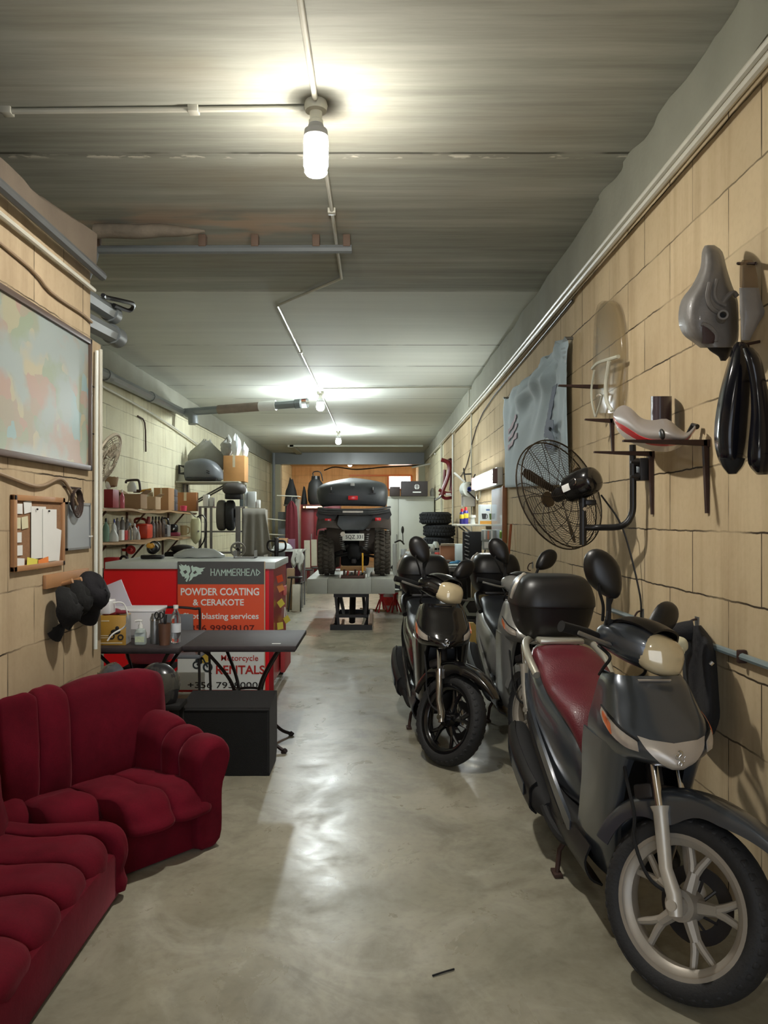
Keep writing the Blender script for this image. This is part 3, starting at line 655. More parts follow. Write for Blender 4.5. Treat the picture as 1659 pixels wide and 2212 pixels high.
    ex = obj('exhaust', smooth_loft([sring((x, -.190 - o, z), w, h, e=.75) for x, o, z, w, h in ((-.92, -.02, .235, .03, .035), (-1.02, .0, .265, .05, .065), (-1.18, .01, .325, .055, .082), (-1.32, .012, .385, .055, .082), (-1.42, .012, .43, .045, .065), (-1.45, .012, .44, .02, .03))], 4).tube([(-.62, -.10, .22), (-.72, -.16, .19), (-.85, -.185, .215), (-.95, -.19, .25)], .02, 8, smooth=4), BLACK_MATT, root)
    g = [[V((x, -.262 - o, z + dz)) for dz in (.07, .042, 0, -.042, -.07)] for x, o, z in ((-1.00, -.022, .262), (-1.10, -.008, .30), (-1.22, .0, .348), (-1.33, .0, .395), (-1.41, -.012, .43))]
    for r_ in g:
        r_[0].y += .03; r_[-1].y += .03
    sh = obj('heat_shield', MB().sheet(patch(g, 4, 3), .008), BLACK_PL, ex, 60)
    g = [[V((x, -.274 - o, z + dz)) for dz in (.026, 0, -.026)] for x, o, z in ((-1.05, -.016, .285), (-1.15, -.008, .322), (-1.25, -.004, .362), (-1.35, -.010, .405))]
    obj('shield_insert', MB().sheet(patch(g, 4, 3), .006), mat('gloss_black_insert', hx(70, 74, 80), .15, .6), sh, 60)
    st = MB()
    for s in (-1, 1): st.tube([(-.80, s * .10, .21), (-.84, s * .15, .10), (-.82, s * .165, .012)], .011, 8)
    st.cyl((-.80, -.11, .21), (-.80, .11, .21), .014)
    for s in (-1, 1): st.bb(-.86, -.79, s * .165 - .018, s * .165 + .018, 0.001, .016, .003)
    obj('centre_stand', st, IRON, root)
    obj('rear_mudguard', MB().sheet([[V((-1.33 + .33 * math.cos(R(a)), y, .295 + .33 * math.sin(R(a)))) for y in (-.06, 0, .06)] for a in range(70, 205, 8)], .006), BLACK_PL, root)
    # ---- handlebar cowl and all that steers with it
    ck = [(-.515, .045, .025, 1.035), (-.49, .12, .045, 1.040), (-.44, .146, .060, 1.044), (-.39, .142, .072, 1.042), (-.34, .126, .076, 1.038), (-.29, .102, .070, 1.030), (-.255, .075, .055, 1.022), (-.235, .04, .03, 1.015)]
    cw = obj('handlebar_cowl', smooth_loft([sring((x, 0, z), w, h, e=.72) for x, w, h, z in ck], 5).xf(T), body_m, root, 60)
    # headlamp: follows the cowl nose, a little proud of it
    hk = [(-.345, .108, .056, 1.036), (-.30, .106, .070, 1.032), (-.26, .086, .068, 1.026), (-.228, .058, .048, 1.018), (-.215, .026, .022, 1.012)]
    hl = obj('headlamp', smooth_loft([sring((x, 0, z - .004), w, h, e=.66) for x, w, h, z in hk], 5).xf(T), LAMP_LENS, root, 60)
    obj('reflector', MB().ell((-.285, 0, 1.03), (.05, .072, .036)).xf(T), mat('lamp_reflector', hx(214, 196, 160), .25, .5, .1, 9), hl)
    vis = patch([[V((x, -w, z - .012)), V((x + .015, -w * .6, z + .012)), V((x + .02, 0, z + .018)), V((x + .015, w * .6, z + .012)), V((x, w, z - .012))] for x, w, z in ((-.49, .08, 1.088), (-.42, .112, 1.116), (-.35, .104, 1.118), (-.285, .085, 1.100))], 4, 4)
    obj('cowl_visor', MB().sheet(vis, .008).xf(T), vis_m, root, 60)
    for s in (-1, 1):
        g0 = V((-.465, s * .135, 1.03)); g1 = V((-.51, s * .30, 1.025))
        gr = obj('grip', MB().tube([g0, g0.lerp(g1, .3), g0.lerp(g1, .97), g1], lambda t: (.013, .019, .019, .021)[min(3, int(t * 3.01))], 12).xf(T), BLACK_MATT, root)
        lv = [g0 + V((.03, s * .0, -.015)), g0 + V((.075, s * .03, -.02)), g0 + V((.07, s * .10, -.018)), g0 + V((.035, s * .17, -.012))]
        obj('brake_lever', MB().tube(lv, .0075, 8, smooth=4).xf(T), STEEL, gr)
                # mirrors: stem then shell
        k = 0 if s < 0 else 1
        mz = mir[k]
        b0 = V((-.45, s * .115, 1.085)); b1 = V((-.455, s * (.130 + mz * .3), 1.14 - mz * .3)); b2 = V((-.46, s * (.145 + mz * .45), 1.19 - mz * .75))
        mr = obj('mirror_stem', MB().tube([b0, b1, b2], .0095, 8, smooth=4).cyl(b0 - V((0, 0, .03)), b0 + V((0, 0, .018)), .016).xf(T), BLACK_MATT, root)
        c = b2 + V((0, s * (.056 + mz * .1), .060))
        rot = Matrix.Rotation(R(-38 if s < 0 else 0), 3, 'Z') @ Matrix.Rotation(s * R(-44 - mz * 60), 3, 'X')
        sh_ = MB()
        keys = []
        for x, a, b_ in ((-.016, .96, .96), (-.012, 1, 1), (0, .98, .98), (.016, .86, .88), (.03, .6, .64), (.036, .2, .25)):
            ring = []
            for q in range(26):
                an = 2 * PI * q / 26; yy = .064 * math.cos(an) * a; zz = .098 * math.sin(an) * b_
                yy *= 1 - .30 * (-zz / .098 if zz < 0 else 0)
                ring.append(c + rot @ V((x, yy, zz)))
            keys.append(ring)
        sh_ = smooth_loft(keys, 3)
        m2 = obj('mirror_shell', sh_.xf(T), BLACK_PL, mr, 60)
        gl = [[c + rot @ V((-.0165, .056 * math.cos(2 * PI * q / 26) * (1 - .26 * max(0, -math.sin(2 * PI * q / 26))), .089 * math.sin(2 * PI * q / 26))) for q in range(26)]]
        obj('mirror_glass', MB().loft([gl[0], [q - V((.002, 0, 0)) for q in gl[0]]]).xf(T), mat('mirror_glass', hx(180, 184, 186), .05, 1), m2)
    for cb in ([V((-.47, -.11, 1.00)), V((-.40, -.13, .97)), V((-.42, -.12, .93)), V((-.47, -.06, .90))], [V((-.47, .11, 1.00)), V((-.40, .12, .96)), V((-.43, .08, .90))], [V((-.46, -.14, 1.09)), V((-.44, -.19, 1.14)), V((-.45, -.23, 1.20)), V((-.46, -.18, 1.24)), V((-.46, -.12, 1.20)), V((-.455, -.13, 1.13)), V((-.44, -.14, 1.08))]):
        obj('control_cable', MB().tube(cb, .006, 6, smooth=5).xf(T), BLACK_MATT, root)
    return root

GREY_PAINT = mat('graphite_paint', hx(70, 75, 82), .28, .5, .08, 2.5, coat=.7)
BLACK_PAINT = mat('gloss_black_paint', hx(16, 15, 17), .16, .0, .1, 2.5, coat=.8)
SILVER_PAINT = mat('silver_metallic_paint', hx(160, 160, 156), .34, .45, .06, 2.5, coat=.5)
BURGUNDY = mat('burgundy_vinyl', hx(92, 26, 38), .42, 0, .2, 5, .25, 160, coat=.1)
BLACK_VINYL = mat('black_vinyl', hx(30, 32, 38), .42, 0, .2, 5, .2, 160)
RIM_OLD = mat('worn_silver_rim', hx(152, 145, 134), .45, .35, .25, 9)
NOSE_SILVER = mat('nose_silver', hx(178, 170, 160), .35, .4, .08, 6)
CREAM_RAIL = mat('pale_metal_rail', hx(196, 194, 180), .3, .6, .1, 7)

make_scooter('motor_scooter', 'graphite grey scooter with burgundy seat, in front of the others beside the right wall', (.95, 2.46, 0), -88, .5, 41, GREY_PAINT, BURGUNDY, RIM_OLD, PALE_SILVER, CREAM_RAIL, NOSE_SILVER, BLACK_PL, (0, .10))
make_scooter('motor_scooter', 'gloss black scooter with black wheel and top box, nearest the middle of the floor', (.42, 4.76, 0), -88, .5, 38, BLACK_PAINT, BLACK_VINYL, mat('black_rim', hx(24, 24, 26), .2, .4, .1, 9, coat=.5), CHROME, BLACK_PL, BLACK_PAINT, BLACK_PAINT, (0, .05))
make_scooter('motor_scooter', 'silver scooter with black seat, half hidden between the black one and the wall', (1.0, 4.95, 0), -89, .5, 25, SILVER_PAINT, BLACK_VINYL, RIM_OLD, PALE_SILVER, BLACK_PL, SILVER_PAINT, BLACK_PL, (0, 0))
# ================================================================== RED SOFA
def velvet(name, c):
    m, N, L, b = new_mat(name); tc = N.new('ShaderNodeTexCoord')
    n = noise_at(N, L, tc.outputs['Object'], (5, 5, 5), (0, 0, 0), 6, .6); f = noise_at(N, L, tc.outputs['Object'], (170, 170, 170), (0, 0, 0), 3)
    c1 = mixc(N, L, ramp(N, L, n, .3, .7), tuple(x * .72 for x in c), tuple(min(1, x * 1.25) for x in c))
    c1 = mixc(N, L, mathn(N, L, 'MULTIPLY', ramp(N, L, f, .4, .75), .3), c1, tuple(x * .5 for x in c))
    L.new(c1, b.inputs['Base Color']); b.inputs['Roughness'].default_value = .9; b.inputs['Specular IOR Level'].default_value = .15
    b.inputs['Sheen Weight'].default_value = .15; b.inputs['Sheen Roughness'].default_value = .35; b.inputs['Sheen Tint'].default_value = (.9, .25, .3, 1)
    bp = N.new('ShaderNodeBump'); bp.inputs['Strength'].default_value = .25; bp.inputs['Distance'].default_value = .01
    L.new(mathn(N, L, 'ADD', mathn(N, L, 'MULTIPLY', n, 1.5), mathn(N, L, 'MULTIPLY', f, .12)), bp.inputs['Height']); L.new(bp.outputs[0], b.inputs['Normal'])
    return m
RED_VELVET = velvet('red_upholstery', hx(90, 9, 26))

def roll(o, ux, uy, length, prof, pinch=.06, seg=9, wob=.006, seed=0):
    """one padded roll: the closed profile prof (in uy / z) swept along ux, drawn in at both ends"""
    o, ux, uy = V(o), V(ux), V(uy); n = len(prof)
    cx = sum(p[0] for p in prof) / n; cz = sum(p[1] for p in prof) / n
    ring0 = cr([V((p[0], 0, p[1])) for p in prof], 4, True); rings = []
    for i in range(seg + 1):
        t = i / seg; e = abs(2 * t - 1); s = 1 - pinch * e ** 4
        r = []
        for q in ring0:
            dx, dz = q.x - cx, q.z - cz; ln = math.hypot(dx, dz) or 1
            k = max(.1, (ln - pinch * e ** 4 * .55) / ln) if True else s
            w = mnoise.noise(V((q.x * 7 + seed, t * 3 + seed, q.z * 7))) * wob
            r.append(o + ux * (t * length) + uy * (cx + dx * k + dx / ln * w) + V((0, 0, max(.004, cz + dz * k + dz / ln * w))))
        rings.append(r)
    for end, sgn in ((0, -1), (-1, 1)):
        base = rings[end]; c = sum(base, V()) / len(base)
        extra = [[c + (q - c) * .9 + ux * 0 for q in base], [c + (q - c) * .55 for q in base]]
        if end == 0: rings = extra[::-1] + rings
        else: rings = rings + extra
    return MB().loft(rings)
A_ = V((-.65, -.76, 0)).normalized(); F_ = V((.76, -.65, 0)).normalized(); FR = V((-.736, 3.585, 0))
def sp(u, d): return FR + A_ * u - F_ * d
t = thing('corner_sofa', 'dark red sofa with one rounded arm, set at an angle beside the black speaker', 'sofa')
base = MB().prism([(q.x, q.y) for q in (sp(.02, .03), sp(.47, .03), V((-1.10, 3.17, 0)), V((-1.62, 3.17, 0)), V((-1.62, 3.40, 0)), V((-1.14, 4.12, 0)), sp(-.03, .5))][::-1], (0, 0, .012), (1, 0, 0), (0, 1, 0), .20)
obj('base', base, RED_VELVET, t)
for u, d in ((.10, .08), (.40, .12)):
    obj('foot', MB().lathe([(0, 0), (.022, 0), (.03, .006), (.03, .014), (0, .014)], sp(u, d) + V((0, 0, .0)), n=14), mat('brass_foot', hx(150, 120, 70), .4, .6), t)
for i, (u0, u1, d0) in enumerate(((.055, .25, -.01), (.25, .47, -.012), (.47, .70, .19), (.70, .86, .345))):
    pr = [(-d0, .17), (-d0 + .015, .235), (-d0 - .03, .300), (-d0 - .12, .318), (-.40, .30), (-(.53 if i < 3 else .44), .27), (-(.53 if i < 3 else .44), .17)]
    obj('seat_cushion', roll(sp(u0, 0), A_, F_, u1 - u0, pr, .05, 10, .010, i * 3.1), RED_VELVET, t, 180)
B_ = V((-.58, -.815, 0)).normalized(); BN = V((-B_.y, B_.x, 0)); BN = BN if BN.x < 0 else -BN
for i, (u0, u1, k) in enumerate(((.10, .64, 1), (.64, .80, .8), (.80, .97, .3))):
    pr = [(.0, .22), (-.025, .42), (.0, .62), (.03, .715), (.085, .745), (.15, .72), (.185, .56), (.19, .30), (.185, .02), (.08, .02)]
    pr = [(x * k if x > 0 else x, z) for x, z in pr]
    obj('back_cushion', roll(V((-1.02, 4.06, 0)) + B_ * u0, B_, BN, u1 - u0, pr, .055 * (.5 + .5 * k), 12, .008, 11 + i * 2.3), RED_VELVET, t, 180)
arm_pr = [(.0, .012), (.022, .20), (.062, .36), (.070, .44), (.02, .492), (-.06, .488), (-.115, .43), (-.125, .34), (-.125, .20), (-.115, .012)]
for i, (d0, d1, lift) in enumerate(((-.02, .16, 0), (.16, .29, .02), (.29, .60, .05))):
    pr = [(-x if False else x, z + (lift if z > .2 else 0)) for x, z in arm_pr]
    # the arm's profile lies across A_ (positive outwards), swept backwards
    pr = [(x * 1.0, z) for x, z in pr]
    obj('arm_pad', roll(sp(-.0, d0), -F_, -A_, d1 - d0, pr, .05, 9, .006, 31 + i), RED_VELVET, t, 180)
# nearer section along the left wall
t = thing('sofa', 'dark red channelled sofa section along the left wall, nearest the camera', 'sofa')
obj('base', MB().bb(-1.62, -1.02, 1.75, 3.10, .01, .20, .02), RED_VELVET, t)
ys = [3.125, 3.03, 2.80, 2.575, 2.33, 2.06, 1.76]
for i in range(6):
    y1, y0 = ys[i], ys[i + 1]; h = .285 - .006 * i; fx = (.995, 1.03, 1.03, 1.03, 1.02, 1.01)[i]
    pr = [(-fx - .05, .02), (-fx - .012, .12), (-fx + .005, .205), (-fx - .03, h - .012), (-fx - .12, h + .012), (-1.35, h), (-1.58, h - .01), (-1.60, .05)]
    obj('seat_roll', roll((0, y0, 0), V((0, 1, 0)), V((1, 0, 0)), y1 - y0, pr, .055, 10, .009, 50 + i * 1.7), RED_VELVET, t, 180)
for i in range(4):
    y0 = 1.78 + i * .33
    pr = [(-1.45, .24), (-1.48, .45), (-1.52, .60), (-1.58, .645), (-1.635, .60), (-1.64, .30), (-1.635, .06), (-1.56, .04)]
    obj('back_cushion', roll((0, y0, 0), V((0, 1, 0)), V((1, 0, 0)), .33, pr, .05, 8, .006, 80 + i), RED_VELVET, t, 180)

# ================================================================== SPEAKER, TABLES
t = thing('speaker', 'large black carpeted speaker box lying between the sofa and the right table', 'speaker', (-.895, 4.70, 0))
# side profile in y / z : raked lid, undercut front edge
prof = [(-.145, .002), (.17, .002), (.22, .10), (.22, .405), (-.12, .385), (-.155, .36), (-.175, .09)]
prof = [(-.155, .002), (.13, .002), (.19, .07), (.19, .425), (-.135, .395), (-.155, .38)]
obj('cabinet', MB().prism(prof, (-.265, 0, 0), (0, 1, 0), (0, 0, 1), .53), mat('black_carpet', hx(9, 10, 11), .95, 0, .35, 30, .5, 220, sheen=.08), t, 20)
obj('corner_edge', MB().tube([(-.25, -.152, .385), (.26, -.152, .385)], .008, 6).tube([(.256, -.152, .02), (.256, -.152, .385), (.256, .185, .42)], .007, 6), BLACK_MATT, t)

TABLE_TOP = mat('speckled_dark_table', hx(54, 47, 48), .6, 0, .35, 22, .05, 120, spec=.3)
IRON_LEG = mat('brown_black_iron', hx(44, 34, 32), .5, .3, .2, 20)
def bistro_table(label, x, y, w, d, rz=0):
    t = thing('cafe_table', label, 'table', (x, y, 0), rz, 'square cafe tables in front of the counter')
    obj('table_top', MB().bb(-w / 2, w / 2, -d / 2, d / 2, .682, .712, .006), TABLE_TOP, t)
    obj('edge_band', MB().bb(-w / 2 + .008, w / 2 - .008, -d / 2 + .008, d / 2 - .008, .674, .683, .002), IRON_LEG, t)
    for sx in (-1, 1):
        for sy in (-1, 1):
            obj('leg', MB().tube([(sx * .24, sy * .27, .67), (sx * .20, sy * .22, .62), (sx * .105, sy * .10, .45), (sx * .075, sy * .07, .32), (sx * .10, sy * .10, .19), (sx * .19, sy * .16, .06), (sx * .265, sy * .205, .012)], .0115, 8, smooth=5).cyl((sx * .255, sy * .198, .001), (sx * .272, sy * .21, .022), .016), IRON_LEG, t)
    obj('ring_brace', MB().tube([(.085 * math.cos(a * PI / 8), .08 * math.sin(a * PI / 8), .36) for a in range(16)], .009, 6, closed=True).tube([(.082 * math.cos(a * PI / 8), .078 * math.sin(a * PI / 8), .30) for a in range(16)], .008, 6, closed=True), IRON_LEG, t)
    return t
tb = bistro_table('dark square cafe table on the right, empty but for a small white sticker', -.86, 5.19, .71, .71)
obj('sticker', MB().box((.22, -.26, .7125), (.055, .018, .001)), PAPER, tb)
bistro_table('dark square cafe table on the left, crowded with bottles and boxes', -1.545, 5.16, .66, .78)
TZ = .713

# things on the left table
def bottle(name, label, p, prof, m, cat='bottle', group=None, n=18): return solo(name, MB().lathe(prof, (0, 0, 0), n=n), m, label, cat, group, loc=p)
def carton(name, label, p, size, m, cat='box', rz=0, group=None, tape=None, flaps=None):
    t = thing(name, label, cat, p, rz, group)
    obj('box_body', MB().bb(-size[0] / 2, size[0] / 2, -size[1] / 2, size[1] / 2, 0, size[2], .004), m, t)
    if tape: obj('tape', MB().bb(-size[0] * .06, size[0] * .06, -size[1] / 2 - .001, size[1] / 2 + .001, -.0 + size[2] * .55, size[2] + .0015), tape, t)
    if flaps:
        for s in (-1, 1): obj('flap', MB().box((s * size[0] * .62, 0, size[2] + size[0] * .1), (size[0] * .38, size[1] * .96, .004), Matrix.Rotation(s * R(-35), 3, 'Y')), m, t)
    return t
carton('carton', 'cream carton at the left end of the crowded table', (-1.79, 4.92, TZ), (.055, .09, .125), mat('cream_card', hx(214, 204, 178), .8, 0, .06))
t = thing('picture_box', 'yellow-brown box with a picture of a racing motorcycle, on the left table', 'box', (-1.655, 4.86, TZ), R(4))
obj('box_body', MB().bb(-.082, .082, .0, .13, 0, .185, .002), mat('ochre_print', hx(176, 136, 56), .45, 0, .4, 5), t)
obj('side_panel', MB().bb(.0822, .083, .004, .126, .004, .18), mat('grey_print', hx(150, 150, 150), .5, 0, .3, 9), t)
mb = MB().ell((.02, -.003, .085), (.03, .003, .016)).ell((.03, -.003, .107), (.012, .003, .013)).lathe([(.010, -.002), (.019, -.002), (.019, .0005), (.010, .0005)], (-.004, -.001, .056), (0, 1, 0), 18, closed=True).lathe([(.010, -.002), (.019, -.002), (.019, .0005), (.010, .0005)], (.05, -.001, .050), (0, 1, 0), 18, closed=True)
obj('motorcycle_picture', mb, mat('print_black', hx(30, 26, 24), .5), t)
mb = MB().bb(-.068, -.02, -.0015, .0005, .150, .156).bb(-.075, .0, -.0015, .0005, .058, .063).bb(-.075, -.01, -.0015, .0005, .046, .050).bb(-.075, .06, -.0015, .0005, .012, .018)
obj('printed_lines', mb, mat('print_pale', hx(206, 196, 170), .5), t)
t = thing('sanitiser_bottle', 'clear pump bottle of hand gel on the left table', 'bottle', (-1.485, 4.88, TZ))
obj('bottle_body', MB().bb(-.036, .036, -.022, .022, 0, .085, .012).lathe([(.034, .08), (.03, .095), (.014, .105), (.013, .115)], n=16), mat('milky_clear', hx(214, 226, 222), .1, 0, .04, 9, trans=.55), t)
obj('label', MB().bb(-.028, .028, -.0235, -.0225, .02, .055), mat('green_white_label', hx(188, 200, 170), .6, 0, .3, 60), t)
obj('pump', MB().cyl((0, 0, .105), (0, 0, .128), .015, n=14).cyl((0, 0, .128), (0, 0, .150), .005).tube([(.01, 0, .150), (-.012, 0, .153), (-.034, 0, .148)], .007, 8), PAPER, t)
t = thing('steel_flask', 'tall steel flask between the gel bottle and the pen cup', 'flask', (-1.41, 4.93, TZ))
obj('flask_body', MB().lathe([(0, 0), (.026, 0), (.028, .01), (.028, .165), (.022, .178), (.02, .19), (0, .192)], n=20), STEEL, t)
obj('flask_ridge', MB().lathe([(.024, .145), (.031, .147), (.031, .158), (.024, .16)], n=20, closed=True), CHROME, t)
t = thing('pen_cup', 'brown and grey cup holding scissors and pens, on the left table', 'cup', (-1.335, 4.88, TZ))
obj('cup', MB().lathe([(.0, .004), (.032, 0), (.040, .135), (.037, .135), (.029, .008), (0, .008)], n=20), mat('brown_cup', hx(96, 66, 50), .5, 0, .5, 9), t)
for k, (x, y, z) in enumerate(((-.03, .0, .20), (-.005, .012, .215), (.014, -.01, .19))): obj('pen', MB().cyl((x * .2, y * .3, .012), (x, y, z), .005, n=8), DARK_STEEL, t)
for s in (-1, 1): obj('scissor_handle', MB().tube([(-.035 + s * .014 + .012 * math.cos(a * PI / 6), .0, .185 + .02 * math.sin(a * PI / 6)) for a in range(12)], .0045, 6, closed=True), BLACK_PL, t)
t = thing('water_bottle', 'clear plastic water bottle with white cap, on the left table', 'bottle', (-1.29, 4.98, TZ))
obj('bottle_body', MB().lathe([(0, .004), (.026, 0), (.031, .008), (.031, .06), (.028, .075), (.031, .09), (.031, .15), (.026, .18), (.013, .205), (.013, .218)], n=20), CLEAR, t)
obj('cap', MB().lathe([(0, .216), (.016, .216), (.016, .238), (0, .238)], n=18), PAPER, t)
obj('bottle_label', MB().lathe([(.0315, .065), (.0325, .066), (.0325, .12), (.0315, .121)], n=20, closed=True), mat('pale_label', hx(206, 210, 214), .5, 0, .1, 30), t)
t = thing('printer', 'white printer with a raised paper tray at the back of the left table', 'printer', (-1.66, 5.28, TZ))
obj('printer_body', MB().loft([[V((-.16, -.12, 0)), V((.14, -.12, 0)), V((.14, .12, 0)), V((-.16, .12, 0))], [V((-.17, -.13, .17)), V((.20, -.13, .17)), V((.20, .13, .19)), V((-.17, .13, .19))]]).bb(-.172, .202, -.132, .132, .17, .19, .01), mat('printer_white', hx(226, 226, 230), .35, 0, .04), t)
obj('paper_tray', MB().box((-.145, .10, .24), (.16, .012, .22), Matrix.Rotation(R(-22), 3, 'Y')), mat('tray_lilac', hx(200, 198, 212), .4), t)
obj('printer_front', MB().bb(-.10, .10, -.134, -.128, .02, .06), mat('printer_grey', hx(150, 150, 152), .5), t)
t = thing('cap', 'folded dark red cap lying on the picture box', 'hat', (-1.655, 4.925, TZ + .19))
obj('cap_crown', MB().ell((-.02, 0, .012), (.055, .045, .024)).ell((-.05, -.03, .012), (.03, .03, .02)), mat('maroon_cloth', hx(120, 34, 48), .85, 0, .2, 12), t)
obj('cap_brim', MB().ell((.045, -.01, .012), (.04, .04, .012)), mat('maroon_cloth', hx(120, 34, 48)), t)
t = thing('power_adapter', 'white plug adapter with a looping cable on the end of the left wall', 'socket', (XL + .04, 4.56, .98))
obj('adapter_body', MB().bb(.002, .06, -.05, .05, -.03, .05, .006), mat('printer_white', hx(226, 226, 230)), t)
obj('cable', MB().tube([(.05, 0, .03), (.11, .03, .025), (.13, .05, -.05), (.10, .1, -.12), (.04, .06, -.16), (.01, .05, -.2)], .005, 6, smooth=5), PAPER, t)
# chair behind the left table
t = thing('metal_chair', 'grey metal chair tucked behind the crowded left table', 'chair', (-1.56, 5.98, 0))
tube = MB().tube([(-.19, .0, .45), (-.20, -.02, .79), (-.17, -.025, .815), (0, -.035, .83), (.17, -.025, .815), (.20, -.02, .79), (.19, .0, .45)], .010, 8, smooth=3)
obj('back_frame', tube, DARK_STEEL, t)
obj('backrest', MB().bb(-.15, .15, -.03, -.012, .60, .775, .006), mat('slate_panel', hx(112, 118, 126), .5, 0, .12), t)
obj('seat', MB().bb(-.2, .2, -.02, .38, .43, .46, .01), mat('slate_panel', hx(112, 118, 126)), t)
for sx in (-1, 1):
    for y in (0, .36): obj('leg', MB().cyl((sx * .19, y, .44), (sx * .2, y + (.02 if y else -.02), .001), .010), DARK_STEEL, t)
# low bench with helmets behind the sofa
t = thing('low_bench', 'low black bench behind the sofa back, under the helmets', 'bench', (-1.36, 4.455, 0))
obj('bench_top', MB().bb(-.25, .25, -.09, .09, .425, .455, .006), BLACK_MATT, t)
for sx in (-.22, .22):
    for y in (-.06, .06): obj('leg', MB().bb(sx - .015, sx + .015, y - .015, y + .015, 0, .426), BLACK_MATT, t)
HS = Matrix.Scale(.84, 4)
def helmet(label, p, rz, shell_m, visor_m):
    t = thing('helmet', label, 'helmet', p, rz, 'helmets behind the sofa')
    rows = []
    for i in range(13):
        th = PI * i / 24; row = []
        for k in range(29):
            ph = R(-205) + R(230) * k / 28
            row.append(V((.125 * math.cos(th) * math.cos(ph) * 1.12, .115 * math.cos(th) * math.sin(ph), .13 + .125 * math.sin(th))))
        rows.append(row)
    lower = [[V((.125 * 1.12 * c * math.cos(R(-205) + R(230) * k / 28), .115 * c * math.sin(R(-205) + R(230) * k / 28), z)) for k in range(29)] for z, c in ((.0, .86), (.03, .95), (.08, 1.0))]
    obj('shell', MB().sheet(lower + rows, .012).xf(HS), shell_m, t, 60)
    vis = [[V((.142 * math.cos(R(a)) * c, .130 * math.sin(R(a)) * c, z)) for a in range(-100, 55, 11)] for z, c in ((.07, .98), (.11, 1.04), (.16, 1.0), (.20, .86))]
    obj('visor', MB().sheet(vis, .004).xf(HS), visor_m, t, 60)
    obj('lining', MB().ell((0, 0, .10), (.10, .09, .09)).xf(HS), BLACK_MATT, t)
    return t
SMOKE = mat('smoked_visor', hx(150, 150, 140), .08, 0, .05, 5, trans=.8)
helmet('black and silver helmet behind the sofa back, beside the wall', (-1.50, 4.455, .462), R(-60), mat('silver_black_shell', hx(86, 90, 96), .18, .3, .8, 7, coat=.6), mat('dark_visor', hx(40, 42, 46), .1, 0, .1, 5, coat=.4))
helmet('dark helmet with a clear visor behind the sofa back, nearer the speaker', (-1.25, 4.455, .462), R(-30), mat('dark_shell', hx(44, 44, 48), .25, .2, .2, 7, coat=.5), SMOKE)
t = thing('cushion', 'pink cushion on the floor stand under the left table', 'cushion', (-1.66, 5.68, .44))
obj('cushion_pad', MB().ell((0, 0, .085), (.17, .13, .075), e=.7), mat('pink_cloth', hx(214, 96, 116), .85, 0, .12, 8), t)
solo('foot_stool', MB().bb(-.17, .17, -.12, .12, .40, .44, .005).bb(-.15, -.12, -.1, -.07, 0, .41).bb(.12, .15, -.1, -.07, 0, .41).bb(-.15, -.12, .07, .1, 0, .41).bb(.12, .15, .07, .1, 0, .41), BLACK_MATT, 'black stool under the pink cushion', 'stool', loc=(-1.66, 5.68, 0))

# ================================================================== COUNTER AND SIGN
CY, CX0, CX1, CB = 6.67, -2.345, -.893, 7.60
RED_GLOSS = mat('red_laminate', hx(238, 24, 36), .33, 0, .05, 2, coat=.2)
DARK_RED = mat('dark_red_side', hx(156, 20, 32), .35, 0, .08, 3, coat=.2)
t = thing('counter', 'red service counter with a pale grey top and a signboard on its front', 'counter', ((CX0 + CX1) / 2, (CY + CB) / 2, 0))
o = V(t.location)
def cb(x0, x1, y0, y1, z0, z1, b=0): return MB().bb(x0 - o.x, x1 - o.x, y0 - o.y, y1 - o.y, z0, z1, b)
obj('front_panel', cb(CX0, CX1, CY, CY + .03, .02, 1.075), RED_GLOSS, t)
obj('side_panel', cb(CX1 - .03, CX1, CY + .031, CB, .10, 1.075), DARK_RED, t)
obj('side_panel', cb(CX0, CX0 + .03, CY + .031, CB, .02, 1.075), DARK_RED, t)
obj('corner_post', cb(CX1 - .035, CX1 + .004, CY - .004, CY + .03, .0, 1.076), DARK_RED, t)
obj('worktop', cb(CX0 + .02, CX1 + .02, CY - .03, CB + .03, 1.076, 1.135, .004), mat('grey_worktop', hx(196, 204, 202), .4, 0, .08, 5), t)
obj('shelf', cb(CX0 + .03, CX1 - .03, CY + .03, CB - .1, .5, .52), WOOD, t)
for y in (CY + .1, CB - .08): obj('foot', cb(CX1 - .10, CX1 - .02, y, y + .06, 0, .101), BLACK_PL, t)
NOTE_Y, NOTE_O = mat('yellow_note', hx(226, 216, 90), .8), mat('orange_note', hx(228, 150, 90), .8)
for (py, yy, m, a) in ((1250, 6.86, mat('red_orange_note', hx(216, 84, 50), .8), 15), (1270, 6.92, NOTE_O, 25), (1303, 6.93, NOTE_Y, 35), (1352, 6.88, NOTE_Y, 5), (1338, 7.38, NOTE_Y, 30)):
    q = at(605, py, yy); z = q.z
    note(obj('sticky_note', MB().box((CX1 + .034 - o.x, yy - o.y, z), (.003, .06, .062), Matrix.Rotation(R(-52), 3, 'Z') @ Matrix.Rotation(R(a), 3, 'X')), m, t), 'coloured paper note stuck to the counter side')
obj('paper_hook', cb(CX1 + .001, CX1 + .03, 7.35, 7.44, .78, .87, .01), mat('pink_paper', hx(214, 120, 116), .7), t)
obj('white_tie', MB().tube([(CX1 + .01 - o.x, 7.42 - o.y, .66), (CX1 + .02 - o.x, 7.46 - o.y, .60), (CX1 + .02 - o.x, 7.44 - o.y, .53), (CX1 + .01 - o.x, 7.40 - o.y, .56), (CX1 + .01 - o.x, 7.42 - o.y, .66)], .008, 6, smooth=4), PAPER, t)
solo('crate', MB().bb(CX1 + .006, CX1 + .05, 7.10, 7.58, .10, .42, .01), mat('pinkish_red_board', hx(176, 62, 66), .55, 0, .1), 'pinkish red board leaning on the lower side of the counter', 'board')
